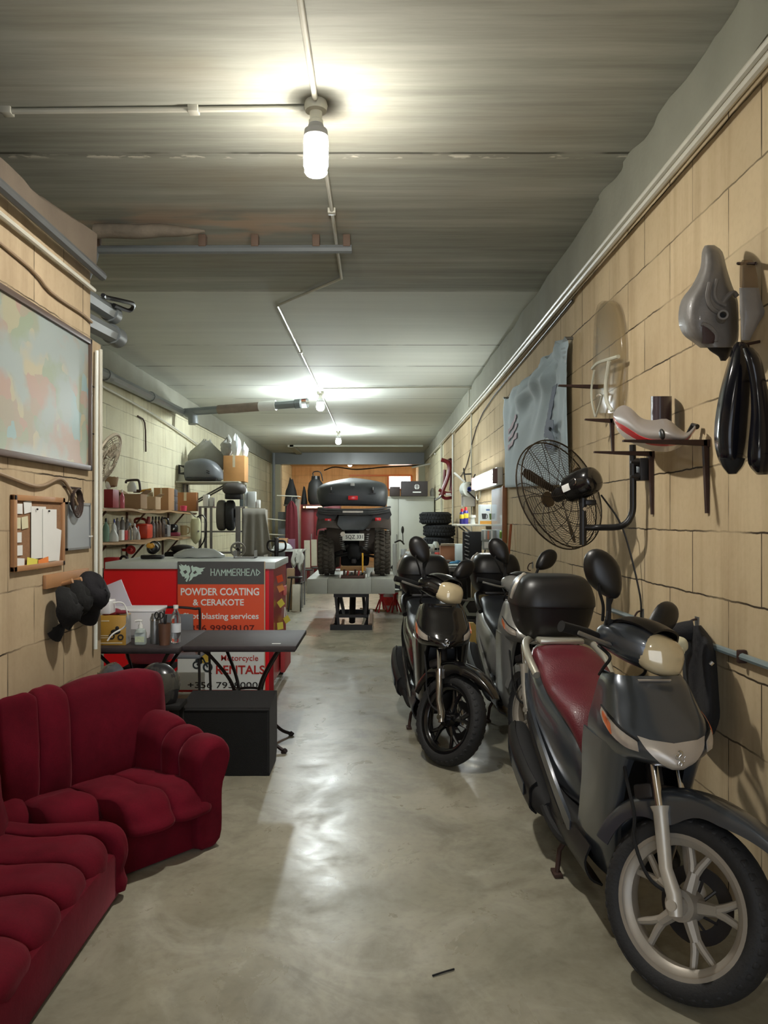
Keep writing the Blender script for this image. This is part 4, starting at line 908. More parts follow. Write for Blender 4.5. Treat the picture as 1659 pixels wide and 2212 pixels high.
# signboard
SY = CY - .046
t = thing('signboard', 'advertising board on the counter front: grey, orange and white panels with lettering', 'sign', at(478.5, 1490, SY))
o = V(t.location)
def pxy(px, py): q = at(px, py, SY) - o; return q.x, q.z
def panel(name, x0, y0, x1, y1, m, par, d=0.0, th=.008):
    a, b_ = pxy(x0, y1), pxy(x1, y0); return obj(name, MB().bb(a[0], b_[0], -d - th / 2, -d + th / 2, a[1], b_[1]), m, par)
def letters(s, x0, x1, yt, yb, m, par, bold=.012, shear=0.0):
    a, b_ = pxy(x0, yb), pxy(x1, yt)
    mb = text_mb(s, b_[0] - a[0], b_[1] - a[1], bold, .003, shear)
    return obj('lettering', mb.xf(facing((a[0], -.0065, a[1]))), m, par)
S_W = mat('sign_white', hx(250, 252, 252), .5, 0, .02); S_K = mat('sign_black', hx(34, 32, 34), .5, 0, .05); S_R = mat('sign_red', hx(190, 42, 36), .5, 0, .05); S_N = mat('sign_maroon', hx(112, 26, 22), .5, 0, .05)
pg = panel('grey_header', 384, 1213, 571, 1262, mat('sign_grey', hx(84, 84, 84), .5, 0, .04), t)
po = panel('orange_panel', 384, 1262.3, 571, 1364, mat('sign_orange', hx(242, 92, 52), .5, 0, .04), t)
pw = panel('white_panel', 384, 1364.3, 571, 1490, mat('sign_paper', hx(240, 246, 246), .5, 0, .03), t)
obj('board_edge', MB().bb(pxy(571, 0)[0], pxy(573, 0)[0], -.006, .006, 0, pxy(0, 1213)[1]), mat('edge_cream', hx(210, 190, 160), .6), t)
# HAMMERHEAD in strokes (A without its bar, open D)
G = {'H': [[(0, 0), (0, 1)], [(.7, 0), (.7, 1)], [(0, .5), (.7, .5)]], 'A': [[(0, 0), (.42, 1), (.84, 0)]], 'M': [[(0, 0), (0, 1), (.42, .35), (.84, 1), (.84, 0)]], 'E': [[(.6, 0), (0, 0), (0, 1), (.6, 1)], [(0, .5), (.55, .5)]], 'R': [[(0, 0), (0, 1), (.6, 1), (.6, .5), (0, .5)], [(.3, .5), (.65, 0)]], 'D': [[(0, .15), (0, .98), (.75, .45), (.1, 0)]]}
adv = {'H': .7, 'A': .84, 'M': .84, 'E': .6, 'R': .62, 'D': .75}
x = 0; mb = MB(); tot = sum(adv[c] for c in 'HAMMERHEAD') + 9 * .3
a, b_ = pxy(456, 1243), pxy(562, 1229); sx_, sz_ = (b_[0] - a[0]) / tot, b_[1] - a[1]
for c in 'HAMMERHEAD':
    for st in G[c]:
        for p, q in zip(st, st[1:]):
            P0 = V((a[0] + (x + p[0]) * sx_, -.006, a[1] + p[1] * sz_)); P1 = V((a[0] + (x + q[0]) * sx_, -.006, a[1] + q[1] * sz_))
            d = P1 - P0; mb.box((P0 + P1) / 2, (d.length + .006, .003, .0068), Matrix.Rotation(-math.atan2(d.z, d.x), 3, 'Y'))
    x += adv[c] + .3
obj('lettering', mb, mat('sign_mint', hx(206, 232, 220), .5, 0, .02), pg)
# fish-head emblem: two swept halves split by a dark seam
mk = mat('sign_mint', hx(206, 232, 220))
def poly(pts, m, par, y=-.0055, name='emblem'):
    q = [pxy(*p) for p in pts]; return obj(name, MB().prism([(u, v) for u, v in q], (0, y, 0), (1, 0, 0), (0, 0, 1), .002), m, par)
poly([(387, 1220), (393, 1223), (390, 1218), (398, 1222), (402, 1219), (404, 1223), (408, 1221), (411, 1226), (412, 1234), (408, 1240), (410, 1246), (404, 1257), (401, 1255), (404, 1248), (399, 1250), (400, 1246), (394, 1245), (392, 1240), (389, 1236), (391, 1232), (388, 1227)], mk, pg)
poly([(413, 1224), (416, 1221), (418, 1225), (424, 1224), (432, 1227), (444, 1226), (438, 1230), (440, 1233), (434, 1236), (436, 1240), (429, 1241), (424, 1245), (418, 1246), (414, 1252), (408, 1256), (411, 1248), (411, 1241), (415, 1235)], mk, pg)
for p in ([(396, 1234), (402, 1231), (405, 1236), (400, 1240)], [(417, 1237), (423, 1232), (426, 1237), (420, 1240)]): poly(p, mat('sign_grey', hx(84, 84, 84)), pg, -.0075, 'emblem_eye')
letters('POWDER COATING', 391, 560, 1270, 1286, S_W, po, .02); letters('& CERAKOTE', 417, 527, 1294, 1308, S_W, po, .02)
letters('Shot blasting services', 396, 559, 1324, 1341, S_W, po, .015); letters('+356 99998107', 398, 550, 1350, 1364, S_N, po, .008)
letters('Motorcycle', 478, 558, 1415, 1431, S_R, pw, .004); letters('RENTALS', 467, 572, 1437, 1456, S_R, pw, .02); letters('+356 79380008', 406, 570, 1473, 1486, S_K, pw, .004)
# rider picture on the white panel: yellow disc, bike
qd = pxy(440, 1418)
obj('yellow_disc', MB().lathe([(0, 0), (.058, 0), (.058, .002), (0, .002)], (qd[0], -.0065, qd[1]), (0, 1, 0), 28), mat('sign_yellow', hx(222, 190, 80), .5, 0, .05), pw)
mb = MB()
for px, py, r in ((449, 1441, .042), (425, 1436, .034)):
    q = pxy(px, py); mb.lathe([(r * .62, 0), (r, 0), (r, .002), (r * .62, .002)], (q[0], -.009, q[1]), (0, 1, 0), 24, closed=True)
def stroke(p0, p1, w):
    a_, b2 = pxy(*p0), pxy(*p1); P0, P1 = V((a_[0], -.009, a_[1])), V((b2[0], -.009, b2[1])); d = P1 - P0
    mb.box((P0 + P1) / 2, (d.length, .002, w), Matrix.Rotation(-math.atan2(d.z, d.x), 3, 'Y'))
for a_ in (((449, 1441), (438, 1420), .012), ((438, 1420), (424, 1428), .03), ((426, 1436), (436, 1430), .02), ((436, 1431), (430, 1416), .022), ((430, 1414), (438, 1422), .014), ((458, 1455), (447, 1448), .006)): stroke(*a_)
q = pxy(431, 1411); mb.ell((q[0], -.009, q[1]), (.016, .002, .018))
obj('motorcycle_picture', mb, mat('picture_dark', hx(46, 56, 62), .5, 0, .3, 20), pw)
# ================================================================== THINGS ON THE RIGHT WALL
def onx(px, py, X):
    Y = X * F / (px - VX); return V((X, Y, H - (py - VY) * Y / F))
def shell(rows, X0, bulge, nv=7, t=.006, wave=0.0, seed=0):
    "a bulged panel whose outline is given level by level (py, left px, right px)"
    g = []
    for py, a, b in rows:
        r = []
        for k in range(nv):
            u = k / (nv - 1); px = a + (b - a) * u
            X = X0 - bulge * math.sqrt(max(0, 1 - (2 * u - 1) ** 2)) + wave * mnoise.noise(V((px * .05, py * .03, seed)))
            r.append(onx(px, py, X))
        g.append(r)
    return MB().sheet(patch(g, 3, 3), t)
def shell_y(rows, Y0, bulge, nv=7, t=.006, slope=0.0):
    "the same, for a panel standing out square from the wall and facing the street end"
    g = []
    for py, a, b in rows:
        r = []
        for k in range(nv):
            u = k / (nv - 1); px = a + (b - a) * u
            w = math.sqrt(max(0, 1 - (2 * u - 1) ** 2)) * min(1, (b - a) / 60)
            r.append(at(px, py, Y0 - bulge * w + slope * (py - 900) / 200))
        g.append(r)
    return MB().sheet(patch(g, 3, 3), t)
FAIR_GREY = mat('grey_fairing', hx(112, 108, 104), .48, 0, .35, 14, .25, 40, coat=.12)
GLOSS_BLACK = mat('gloss_black_fairing', hx(20, 20, 26), .14, 0, .15, 6, spec=.35)
t = thing('motorcycle_fairing', 'dusty grey motorcycle fairing hung high on the right wall above the black mudguards', 'fairing')
obj('main_panel', shell_y([(531, 1524, 1542), (545, 1518, 1559), (580, 1514, 1568), (618, 1496, 1580), (650, 1473, 1592), (690, 1467, 1594), (720, 1476, 1594), (738, 1498, 1592), (750, 1514, 1588)], 3.0, .13), FAIR_GREY, t, 70)
obj('side_wing', shell_y([(622, 1598, 1638), (650, 1599, 1643), (674, 1599, 1650), (690, 1601, 1642), (715, 1602, 1628), (735, 1603, 1618)], 2.79, .02), FAIR_GREY, t, 70)
obj('smoked_strip', shell_y([(562, 1604, 1624), (572, 1599, 1630), (600, 1598, 1636), (621, 1598, 1638)], 2.80, .015, t=.003), mat('smoked_brown', hx(120, 98, 72), .25, 0, .1, 6, alpha=.55), t, 70)
obj('lower_bracket', shell_y([(742, 1524, 1580), (756, 1534, 1580), (768, 1552, 1575), (779, 1558, 1566)], 2.98, .03), DARK_STEEL, t, 70)
p_ = [onx(*q, 1.235) for q in ((1532, 612), (1530, 640), (1536, 662), (1552, 672), (1560, 660))]
for k, ps in enumerate((((1534, 610), (1529, 640), (1536, 664), (1552, 676)), ((1548, 604), (1542, 632), (1548, 650), (1566, 660)), ((1516, 700), (1532, 706), (1545, 722), (1546, 738)), ((1560, 655), (1572, 640), (1584, 632), (1592, 640)))):
    obj('moulded_rib', MB().tube([at(a, b, 2.862 + .00060 * abs(a - 1534)) for a, b in ps], .009, 8, smooth=4), FAIR_GREY, t)
q = at(1558, 686, 2.87); obj('boss', MB().lathe([(.012, -.05), (.022, -.05), (.019, .03), (.012, .03)], q, (-.2, -1, .1), 18, closed=True), FAIR_GREY, t)
obj('boss_bore', MB().cyl(q, q + V((-.003, -.012, .001)), .0125, n=14), BLACK_MATT, t)
obj('opening', shell_y([(698, 1518, 1526), (715, 1517, 1542), (730, 1518, 1546), (742, 1516, 1540)], 2.868, .01), mat('dark_red_opening', hx(58, 38, 36), .6, 0, .2, 20), t)
obj('hook', MB().tube([onx(1594, 569, 1.398), onx(1597, 569, 1.33), onx(1632, 569, 1.33), onx(1632, 569, 1.398)], .006, 6), IRON, t)
t = thing('mudguard', 'left gloss black mudguard of the pair hanging on the right wall', 'mudguard', group='black mudguards on the right wall')
obj('guard_shell', shell_y([(740, 1594, 1606), (752, 1584, 1620), (790, 1572, 1628), (850, 1556, 1628), (910, 1546, 1624), (955, 1545, 1620), (988, 1552, 1612), (1008, 1562, 1604), (1023, 1574, 1590)], 2.80, .10, 9), GLOSS_BLACK, t, 70)
obj('guard_tip', shell_y([(990, 1556, 1608), (1006, 1562, 1602), (1022, 1575, 1589)], 2.73, .03), BLACK_MATT, t, 70)
obj('hanging_wire', MB().tube([at(1600, 744, 2.76), at(1612, 744, 2.80), onx(1640, 738, 1.398)], .006, 6), IRON, t)
t = thing('mudguard', 'right gloss black mudguard of the pair, partly behind the left one', 'mudguard', group='black mudguards on the right wall')
obj('guard_shell', shell_y([(752, 1606, 1624), (775, 1612, 1642), (830, 1622, 1654), (900, 1624, 1668), (960, 1618, 1674), (1000, 1618, 1672), (1024, 1636, 1656)], 2.66, .07, 9), GLOSS_BLACK, t, 70)
# brackets
def bracket(label, Y, z, arm, leg, w=.022):
    t = thing('shelf_bracket', label, 'bracket', (XR, Y, z), 0, 'bare iron brackets on the right wall')
    obj('bracket_arm', MB().prism([(0, 0), (0, -.026), (-arm * .6, -.016), (-arm, -.008), (-arm, 0)], (-.002, -w / 2, 0), (1, 0, 0), (0, 0, 1), -w).bb(-.012, -.001, -w * .8, w * .8, -.03, .0), IRON, t)
    obj('bracket_leg', MB().prism([(-.002, 0), (-.026, 0), (-.012, -leg), (-.002, -leg)], (0, -w / 2, 0), (1, 0, 0), (0, 0, 1), -w), IRON, t)
    return t
bracket('iron bracket with a long leg, under the near end of the red and grey fairing', 3.285, 1.836, .36, .31)
bracket('iron bracket half hidden behind the red and grey fairing, above the fan pipe', 3.94, 1.845, .30, .32)
bracket('iron bracket crossing the clear windscreen, pointing at the banner', 4.80, 2.33, .28, .03, .03)
bracket('small iron bracket with a short leg at the foot of the windscreen', 4.60, 2.095, .17, .20)
# red and grey fairing lying on the brackets
t = thing('belly_fairing', 'grey fairing with a red and white belly lying across two iron brackets', 'fairing')
cols = [(1326, 893, 906), (1334, 882, 928), (1348, 876, 944), (1364, 884, 955), (1384, 903, 964), (1408, 909, 972), (1440, 906, 975), (1464, 924, 967), (1484, 936, 953), (1502, 920, 928)]
def belly(f0, f1, off=0.0, mode=0):
    g = []
    for px, a, b in cols:
        Xc = 1.20 + (px - 1326) / 176 * .165; r = []
        for k in range(6):
            u = f0 + (f1 - f0) * k / 5; py = a + (b - a) * u
            bulge = (.075 + off) * math.sin(PI * min(1, max(0, .12 + .80 * u))) * math.sin(PI * (.06 + .88 * (px - 1326) / 176)) ** .6
            q = onx(px, py, Xc); r.append(onx(px, py, Xc - bulge))
        g.append(r)
    return MB().sheet(patch(g, 3, 3), .005)
obj('upper_panel', belly(0, .64), mat('warm_grey_fairing', hx(138, 130, 124), .4, 0, .12, 6, coat=.15), t, 70)
obj('red_band', belly(.635, .83, .002), mat('red_stripe', hx(196, 24, 34), .28, 0, .06, 6, coat=.5), t, 70)
obj('white_belly', belly(.825, 1.0, .003), mat('white_stripe', hx(214, 206, 196), .3, 0, .1, 9, coat=.5), t, 70)
g = [[at(px, py, Y) for px, Y in ((1407, 3.66), (1411, 3.585), (1428, 3.55), (1446, 3.585), (1450, 3.66))] for py in (856, 880, 906, 934)]
obj('duct', MB().sheet(patch(g, 3, 3), .006), mat('dark_purple_duct', hx(56, 42, 50), .36, 0, .2, 8, coat=.15), t, 70)
obj('vent', MB().ell(onx(1430, 938, 1.205), (.01, .03, .02), Matrix.Rotation(R(40), 3, 'X')), BLACK_PL, t)
obj('tip_clip', MB().tube([onx(1484, 945, 1.35), onx(1498, 918, 1.365), onx(1506, 922, 1.37)], .012, 8), BLACK_PL, t)
# windscreen
t = thing('windscreen', 'tall clear motorcycle windscreen with pale edges leaning on the right wall above the fan', 'windscreen')
obj('screen', shell([(650, 1302, 1326), (660, 1291, 1338), (690, 1285, 1347), (740, 1282, 1352), (800, 1281, 1352), (860, 1282, 1350), (892, 1290, 1344)], 1.385, .035, 7, .003), mat('tinted_screen', hx(150, 130, 92), .12, 0, .05, 5, alpha=.30), t, 70)
PALE_EDGE = mat('pale_clear_edge', hx(206, 206, 190), .15, 0, .1, 9, coat=.3, alpha=.75)
obj('top_strip', MB().tube([onx(1280, 796, 1.31), onx(1292, 784, 1.31), (onx(1312, 777, 1.31)), onx(1336, 770, 1.33)], .011, 8, smooth=3), PALE_EDGE, t)
obj('side_strip', MB().tube([onx(1284, 800, 1.30), onx(1278, 838, 1.30), onx(1279, 870, 1.30), onx(1286, 901, 1.32)], .007, 8, smooth=3), PALE_EDGE, t)
obj('side_strip', MB().tube([onx(1316, 780, 1.31), onx(1309, 830, 1.31), onx(1311, 868, 1.31), onx(1322, 888, 1.33)], .012, 8, smooth=3), PALE_EDGE, t)
obj('inner_strut', MB().tube([onx(1287, 900, 1.32), onx(1301, 854, 1.32), onx(1290, 855, 1.33)], .007, 8, smooth=2), PALE_EDGE, t)
# banner
t = thing('banner', 'sagging pale blue cloth banner pinned to the right wall beyond the fan', 'banner')
Y0, Y1 = 8.30, 5.53; g = []
NU, NW = 46, 34
for i in range(NU + 1):
    u = i / NU; y = Y0 + (Y1 - Y0) * u; r = []
    # scalloped upper edge, pinned at the ends and at one third
    top = 2.80 - .05 * (1 - abs(2 * min(1, u / .23) - 1) ** 2) - (.022 * math.sin(PI * (u - .23) / .77) ** .8 if u > .23 else 0)
    bot = 1.84 - .09 * u
    for k in range(NW + 1):
        w = k / NW; z = top + (bot - top) * w
        hol = .10 * math.exp(-((w - .16) / .07) ** 2) * max(0, math.sin(PI * (u - .23) / .77)) if u > .23 else 0
        f = hol + .020 * math.sin((u * 9 + w * 2.2) * 2) * (1 - w) + .022 * math.sin(((u - .23) * 16 * (1 - w * .4)) ) * math.exp(-3 * w) + .03 * max(0, math.sin(PI * u)) * w * (1 - w) * 2
        fan_ = .03 * math.sin(26 * math.atan2(1 - u + .02, w + .15)) * math.exp(-2.2 * ((1 - u) + w)) * 1.6
        r.append(V((XR - .03 - abs(f + fan_) - .006 * (1 + mnoise.noise(V((y * 2, z * 2, 0)))), y, z)))
    g.append(r)
cloth = mat('pale_blue_cloth', hx(166, 184, 192), .75, 0, .07, 3, .05, 40, sheen=.15)
obj('banner_cloth', MB().sheet(g, .003), cloth, t, 180)
def banner_pt(u, w, off=.012):
    i, k = min(NU, max(0, round(u * NU))), min(NW, max(0, round(w * NW))); return g[i][k] - V((off, 0, 0))
def strip(name, uv, width, m):
    rows = []
    for (u, w) in uv:
        c = banner_pt(u, w); rows.append([V((c.x, c.y + width, c.z)), V((c.x, c.y - width, c.z))])
    return obj(name, MB().sheet(rows, .002), m, t, 60)
strip('navy_stroke', [(.845 - .16 * k / 12, .28 + .40 * k / 12) for k in range(13)][::-1] if False else [(.86 - .10 * k / 12, .27 + .36 * k / 12) for k in range(13)], .075, mat('navy_print', hx(48, 60, 84), .7, 0, .1, 9))
for k, w0 in enumerate((.36, .45, .54)):
    strip('red_stroke', [(.10 + .05 * j, w0 - .018 * j) for j in range(5)], .08, mat('faded_red_print', hx(176, 150, 158), .7, 0, .1, 9)) if False else None
    rows = [[banner_pt(.10 + .045 * j, w0 - .014 * j + dw) for dw in (0, .045)] for j in range(6)]
    obj('faded_stroke', MB().sheet(rows, .002), mat('faded_red_print', hx(168, 140, 152), .7, 0, .1, 9), t)
c = banner_pt(.90, .72)
obj('lettering', text_mb('NS', .46, .20, .02, .002).xf(Matrix.Translation(V((c.x - .004, 0, 0)))).xf(Matrix.Identity(4)) if False else text_mb('S', .34, .23, .05, .002).xf(facing((c.x - .035, 6.12, 2.03), (0, -1, 0), (0, 0, 1))), mat('navy_print', hx(70, 84, 106)), t)
for y, z in ((5.56, 2.795), (7.66, 2.78), (8.27, 2.79)): obj('pin', MB().cyl((XR - .002, y, z), (XR - .06, y, z), .012, n=8), STEEL, t)

# fan
t = thing('wall_fan', 'large black wall fan with wire cage on a bent pipe, right wall', 'fan')
n_ = V((.55, -.75, .30)).normalized(); C_ = V((1.02, 4.34, 1.642)); RF = .315
fu = n_.cross(V((0, 0, 1))).normalized(); fw = fu.cross(n_).normalized()
if fw.z < 0: fw = -fw; fu = -fu
def fp(r, a, h): return C_ + (fu * math.cos(a) + fw * math.sin(a)) * r + n_ * h
BRONZE = mat('bronze_wire', hx(52, 44, 34), .4, .5, .2, 20)
for side, nm in ((1, 'rear_cage'), (-1, 'front_cage')):
    mb = MB()
    dome = lambda r: side * (.02 + .065 * (1 - (r / RF) ** 2.6))
    for k in range(22):
        r = .055 + (RF - .055) * k / 22
        mb.tube([fp(r, 2 * PI * j / 40 + side * r * 0, dome(r)) for j in range(40)], .0012, 3, closed=True)
    for k in range(14):
        a = 2 * PI * k / 14 + (.2 if side < 0 else 0)
        mb.tube([fp(.05 + (RF - .05) * j / 7, a + side * .5 * (j / 7) ** 1.3, dome(.05 + (RF - .05) * j / 7)) for j in range(8)], .0021, 4)
    obj(nm, mb, BRONZE, t, 180)
obj('cage_rim', MB().tube([fp(RF, 2 * PI * j / 56, .02) for j in range(56)],   .0042, 8, closed=True).tube([fp(RF, 2 * PI * j / 56, -.02) for j in range(56)], .0042, 8, closed=True), BRONZE, t)
obj('badge', MB().cyl(fp(0, 0, -.105), fp(0, 0, -.085), .045, n=20), mat('bronze_badge', hx(92, 74, 50), .5, .4, .1, 9), t)
for k in range(3):
    a0 = R(146 + 120 * k); rows = []
    for j in range(8):
        r = .05 + .235 * j / 7; hw = (.34 - .16 * j / 7) * (1 if j < 7 else .55)
        rows.append([fp(r, a0 + hw * s, .018 * s * (1.4 - .5 * j / 7)) for s in (-.5, -.2, .2, .5)])
    obj('blade', MB().sheet(patch(rows, 2, 2), .004), mat('bronze_blade', hx(66, 56, 46), .35, .6, .15, 9), t, 60)
obj('hub', MB().cyl(fp(0, 0, -.03), fp(0, 0, .05), .04, n=20), BLACK_PL, t)
mk = []
for h, r in ((.055, .05), (.065, .070), (.11, .078), (.20, .078), (.245, .066), (.262, .04), (.266, .012)):
    mk.append([fp(r, 2 * PI * j / 28, h) for j in range(28)])
mt = obj('motor', smooth_loft(mk, 4), mat('black_enamel', hx(22, 21, 22), .2, .1, .2, 9, coat=.6), t, 60)
a_ = PI * .98
def on_motor(a, h, off=.0015): return fp(.078 + off, a, h)
pa = [a for a in [2 * PI * j / 48 for j in range(48)]]
best = min(pa, key=lambda a: (on_motor(a, .15) - V((0, 0, 1.62))).length)
obj('rating_plate', MB().sheet([[on_motor(best - .05 + .16 * j, h) for j in range(4)] for h in (.085, .135)], .001), PAPER, mt)
obj('badge_ring', MB().tube([on_motor(best + .35 + .22 * math.cos(x), .17 + .018 * math.sin(x), .003) for x in [R(-20 + 22 * j) for j in range(11)]], .004, 6), CHROME, mt)
mb_ = fp(0, 0, .16)
nb = V((mb_.x + .005, mb_.y - .0, mb_.z))
obj('neck', MB().cyl(nb + V((0, 0, -.075)), nb + V((0, 0, -.12)), .022).cyl(nb + V((0, 0, -.11)), nb + V((0, 0, -.33)), .019, n=14).box(nb + V((.035, -.01, -.10)), (.06, .05, .03), None, .006), BLACK_PL, t)
obj('knob', MB().cyl(nb + V((0, -.02, -.135)), nb + V((0, -.04, -.135)), .010), CHROME, t)
zb = nb.z - .235
pp = [nb + V((.0, 0, -.235)), V((1.20, nb.y - .02, zb)), V((1.27, 4.04, zb + .01)), V((1.315, 4.02, zb + .07)), V((1.32, 4.015, zb + .18)), V((1.318, 4.015, 1.885))]
obj('pipe_arm', MB().tube(pp, .017, 12, smooth=5), BLACK_PL, t)
obj('wall_plate', MB().bb(1.345, XR - .001, 3.975, 4.055, 1.70, 1.815, .004).cyl((1.32, 4.015, 1.72), (1.35, 4.015, 1.72), .022).cyl((1.32, 4.015, 1.795), (1.35, 4.015, 1.795), .022).cyl((1.30, 3.99, 1.72), (1.36, 3.99, 1.72), .007).cyl((1.30, 3.99, 1.795), (1.36, 3.99, 1.795), .007), DARK_STEEL, t)
obj('cable', MB().tube([nb + V((.09, -.03, -.06)), V((1.28, 4.13, 1.50)), V((1.33, 4.12, 1.36)), V((1.385, 4.10, 1.1)), V((1.39, 4.10, .98))], .005, 6, smooth=5), BLACK_PL, t)

# hooks and clothes low on the wall
def hook(label, p, group='small hooks on the right wall'):
    t = thing('wall_hook', label, 'hook', p, 0, group)
    obj('hook_plate', MB().bb(-.004, -.0005, -.02, .02, -.03, .03), STEEL, t)
    obj('hook_wire', MB().tube([(-.003, 0, .02), (-.03, 0, .01), (-.045, 0, -.02), (-.04, 0, -.045), (-.02, 0, -.05)], .005, 6, smooth=4), IRON, t)
    return t
hook('small hook on the right wall just above the blue-grey conduit, left of the jacket', (XR, 4.10, 1.00))
hook('hook on the right wall holding the black jacket', (XR, 3.40, 1.045))
hook('hook with a dangling wire on the right wall behind the grey scooter box', (XR, 7.0, 1.09))
rows = []
for py, a, b, bl in ((1352, 1496, 1512, .03), (1372, 1476, 1528, .07), (1395, 1472, 1540, .09), (1440, 1476, 1546, .10), (1500, 1482, 1550, .10), (1550, 1490, 1552, .08), (1585, 1496, 1540, .05)):
    rows.append((py, a, b))
t = thing('jacket', 'black jacket hanging on the right wall behind the front scooter', 'jacket')
obj('jacket_body', shell(rows, 1.385, .085, 9, .01, .03, 3), mat('black_cloth', hx(26, 26, 28), .9, 0, .25, 14, .3, 60), t, 70)
obj('sleeve', MB().tube([onx(1500, 1362, 1.32), onx(1470, 1366, 1.27), onx(1446, 1376, 1.24), onx(1436, 1396, 1.23)], lambda k: .045 - .01 * k, 10, smooth=4), mat('black_cloth', hx(26, 26, 28)), t)
obj('buckle', MB().tube([onx(1540, 1430, 1.30), onx(1534, 1436, 1.29)], .008, 8), CHROME, t)
solo('glove', MB().ell((0, 0, 0), (.03, .045, .03), e=.8).ell((-.01, -.03, -.02), (.02, .03, .02)), mat('cream_cloth', hx(186, 180, 150), .9, 0, .15, 12), 'cream cloth glove hung beside the black jacket behind the headlamp', 'glove', loc=onx(1466, 1392, 1.16))
o = solo('broom_handle', MB().cyl((0, 0, 0), (.12, .02, 1.44), .014, n=10), mat('orange_wood', hx(150, 82, 46), .6, 0, .2, 9), 'orange-brown broom handle leaning on the right wall past the fan', 'handle', loc=(1.25, 7.95, .012))

# ================================================================== THINGS ON THE LEFT WALL
def onl(px, py): Y = -XL * F / (VX - px); return V((XL, Y, H - (py - VY) * Y / F))
def wall_box(y0, y1, z0, z1, x0, x1, b=0): return MB().bb(XL + x0, XL + x1, y0, y1, z0, z1, b)
# map
t = thing('framed_map', 'big framed map with faded coloured countries, high on the left wall', 'map', (XL, 3.5, 2.14))
o_ = V(t.location)
def wl(y0, y1, z0, z1, x0, x1, b=0): return MB().bb(x0, x1, y0 - o_.y, y1 - o_.y, z0 - o_.z, z1 - o_.z, b)
MY0, MY1, MZ0, MZ1 = 2.35, 4.42, 1.775, 2.52
m, N, L, b = new_mat('map_print'); tc = N.new('ShaderNodeTexCoord'); pos = tc.outputs['Object']
vo = N.new('ShaderNodeTexVoronoi'); vo.inputs['Scale'].default_value = 7
wp = N.new('ShaderNodeVectorMath'); wp.operation = 'ADD'; L.new(pos, wp.inputs[0])
nn = N.new('ShaderNodeTexNoise'); nn.inputs['Scale'].default_value = 6; L.new(pos, nn.inputs['Vector'])
sc_ = N.new('ShaderNodeVectorMath'); sc_.operation = 'SCALE'; sc_.inputs[3].default_value = .22; L.new(nn.outputs['Color'], sc_.inputs[0]); L.new(sc_.outputs[0], wp.inputs[1])
L.new(wp.outputs[0], vo.inputs['Vector'])
hs = N.new('ShaderNodeSeparateColor'); L.new(vo.outputs['Color'], hs.inputs[0])
c = mixc(N, L, ramp(N, L, hs.outputs[0], .2, .8), hx(172, 120, 94), hx(130, 142, 102))
c = mixc(N, L, ramp(N, L, hs.outputs[1], .78, .84), c, hx(120, 160, 166))
c = mixc(N, L, ramp(N, L, hs.outputs[2], .72, .8), c, hx(180, 160, 112))
land = ramp(N, L, noise_at(N, L, pos, (1, 1.9, 2.6), (2, 3.2, 1), 4), .46, .53)
c = mixc(N, L, mathn(N, L, 'MULTIPLY', land, .55), hx(146, 156, 154), c)
L.new(c, b.inputs['Base Color']); b.inputs['Roughness'].default_value = .30; b.inputs['Coat Weight'].default_value = .3; b.inputs['Coat Roughness'].default_value = .22
obj('map_sheet', wl(MY0 + .02, MY1 - .02, MZ0 + .02, MZ1 - .02, .002, .018), m, t)
fr = wl(MY0, MY1, MZ1 - .03, MZ1, .001, .032, .004).merge(wl(MY0, MY1, MZ0, MZ0 + .03, .001, .032, .004)).merge(wl(MY0, MY0 + .03, MZ0, MZ1, .001, .032, .004)).merge(wl(MY1 - .03, MY1, MZ0, MZ1, .001, .032, .004))
obj('frame', fr, mat('dark_brown_frame', hx(82, 66, 56), .5, 0, .2, 12), t)
# pinboard
t = thing('pinboard', 'cork pinboard with pinned papers and notes on the left wall under the map', 'board', (XL, 3.78, 1.44)); o_ = V(t.location)
PY0, PY1, PZ0, PZ1 = 3.49, 4.06, 1.262, 1.612
obj('cork', wl(PY0 + .02, PY1 - .02, PZ0 + .02, PZ1 - .02, .002, .010), mat('cork', hx(140, 104, 74), .9, 0, .3, 60), t)
obj('frame', wl(PY0, PY1, PZ1 - .026, PZ1, .001, .022, .003).merge(wl(PY0, PY1, PZ0, PZ0 + .026, .001, .022, .003)).merge(wl(PY0, PY0 + .03, PZ0, PZ1, .001, .022, .003)).merge(wl(PY1 - .03, PY1, PZ0, PZ1, .001, .022, .003)), mat('pine_frame', hx(164, 120, 80), .55, 0, .15, 10), t)
def pin(px0, py0, px1, py1, m, x=.014, rot=0, name='paper'):
    a, c = onl(px0, py0), onl(px1, py1); a2 = onl(px0, py1)
    z0 = (onl(px0, py1).z + c.z) / 2; z1 = (a.z + onl(px1, py0).z) / 2
    mb = MB().box((x, (a.y + c.y) / 2 - o_.y, (z0 + z1) / 2 - o_.z), (.0012, abs(c.y - a.y), abs(z1 - z0)), Matrix.Rotation(R(rot), 3, 'X'))
    return obj(name, mb, m, t)
pin(60, 1094, 92, 1206, PAPER, .016); pin(84, 1100, 114, 1212, PAPER, .019); pin(98, 1140, 124, 1216, PAPER, .015, -10)
pin(45, 1082, 62, 1108, PAPER, .014, 8); pin(26, 1088, 42, 1110, PAPER); pin(26, 1118, 38, 1142, mat('pale_note', hx(206, 200, 168), .8)); pin(40, 1116, 54, 1142, mat('pale_note', hx(206, 200, 168)), .014, 6)
pin(27, 1150, 40, 1172, PAPER); pin(28, 1178, 42, 1200, PAPER); pin(30, 1206, 46, 1230, PAPER, .014, -4)
note(pin(49, 1206, 73, 1228, NOTE_Y, .020, -8, 'sticky_note'), 'yellow sticky note'); note(pin(72, 1206, 96, 1224, mat('bright_orange_note', hx(232, 134, 62), .8), .020, 6, 'sticky_note'), 'orange sticky note')
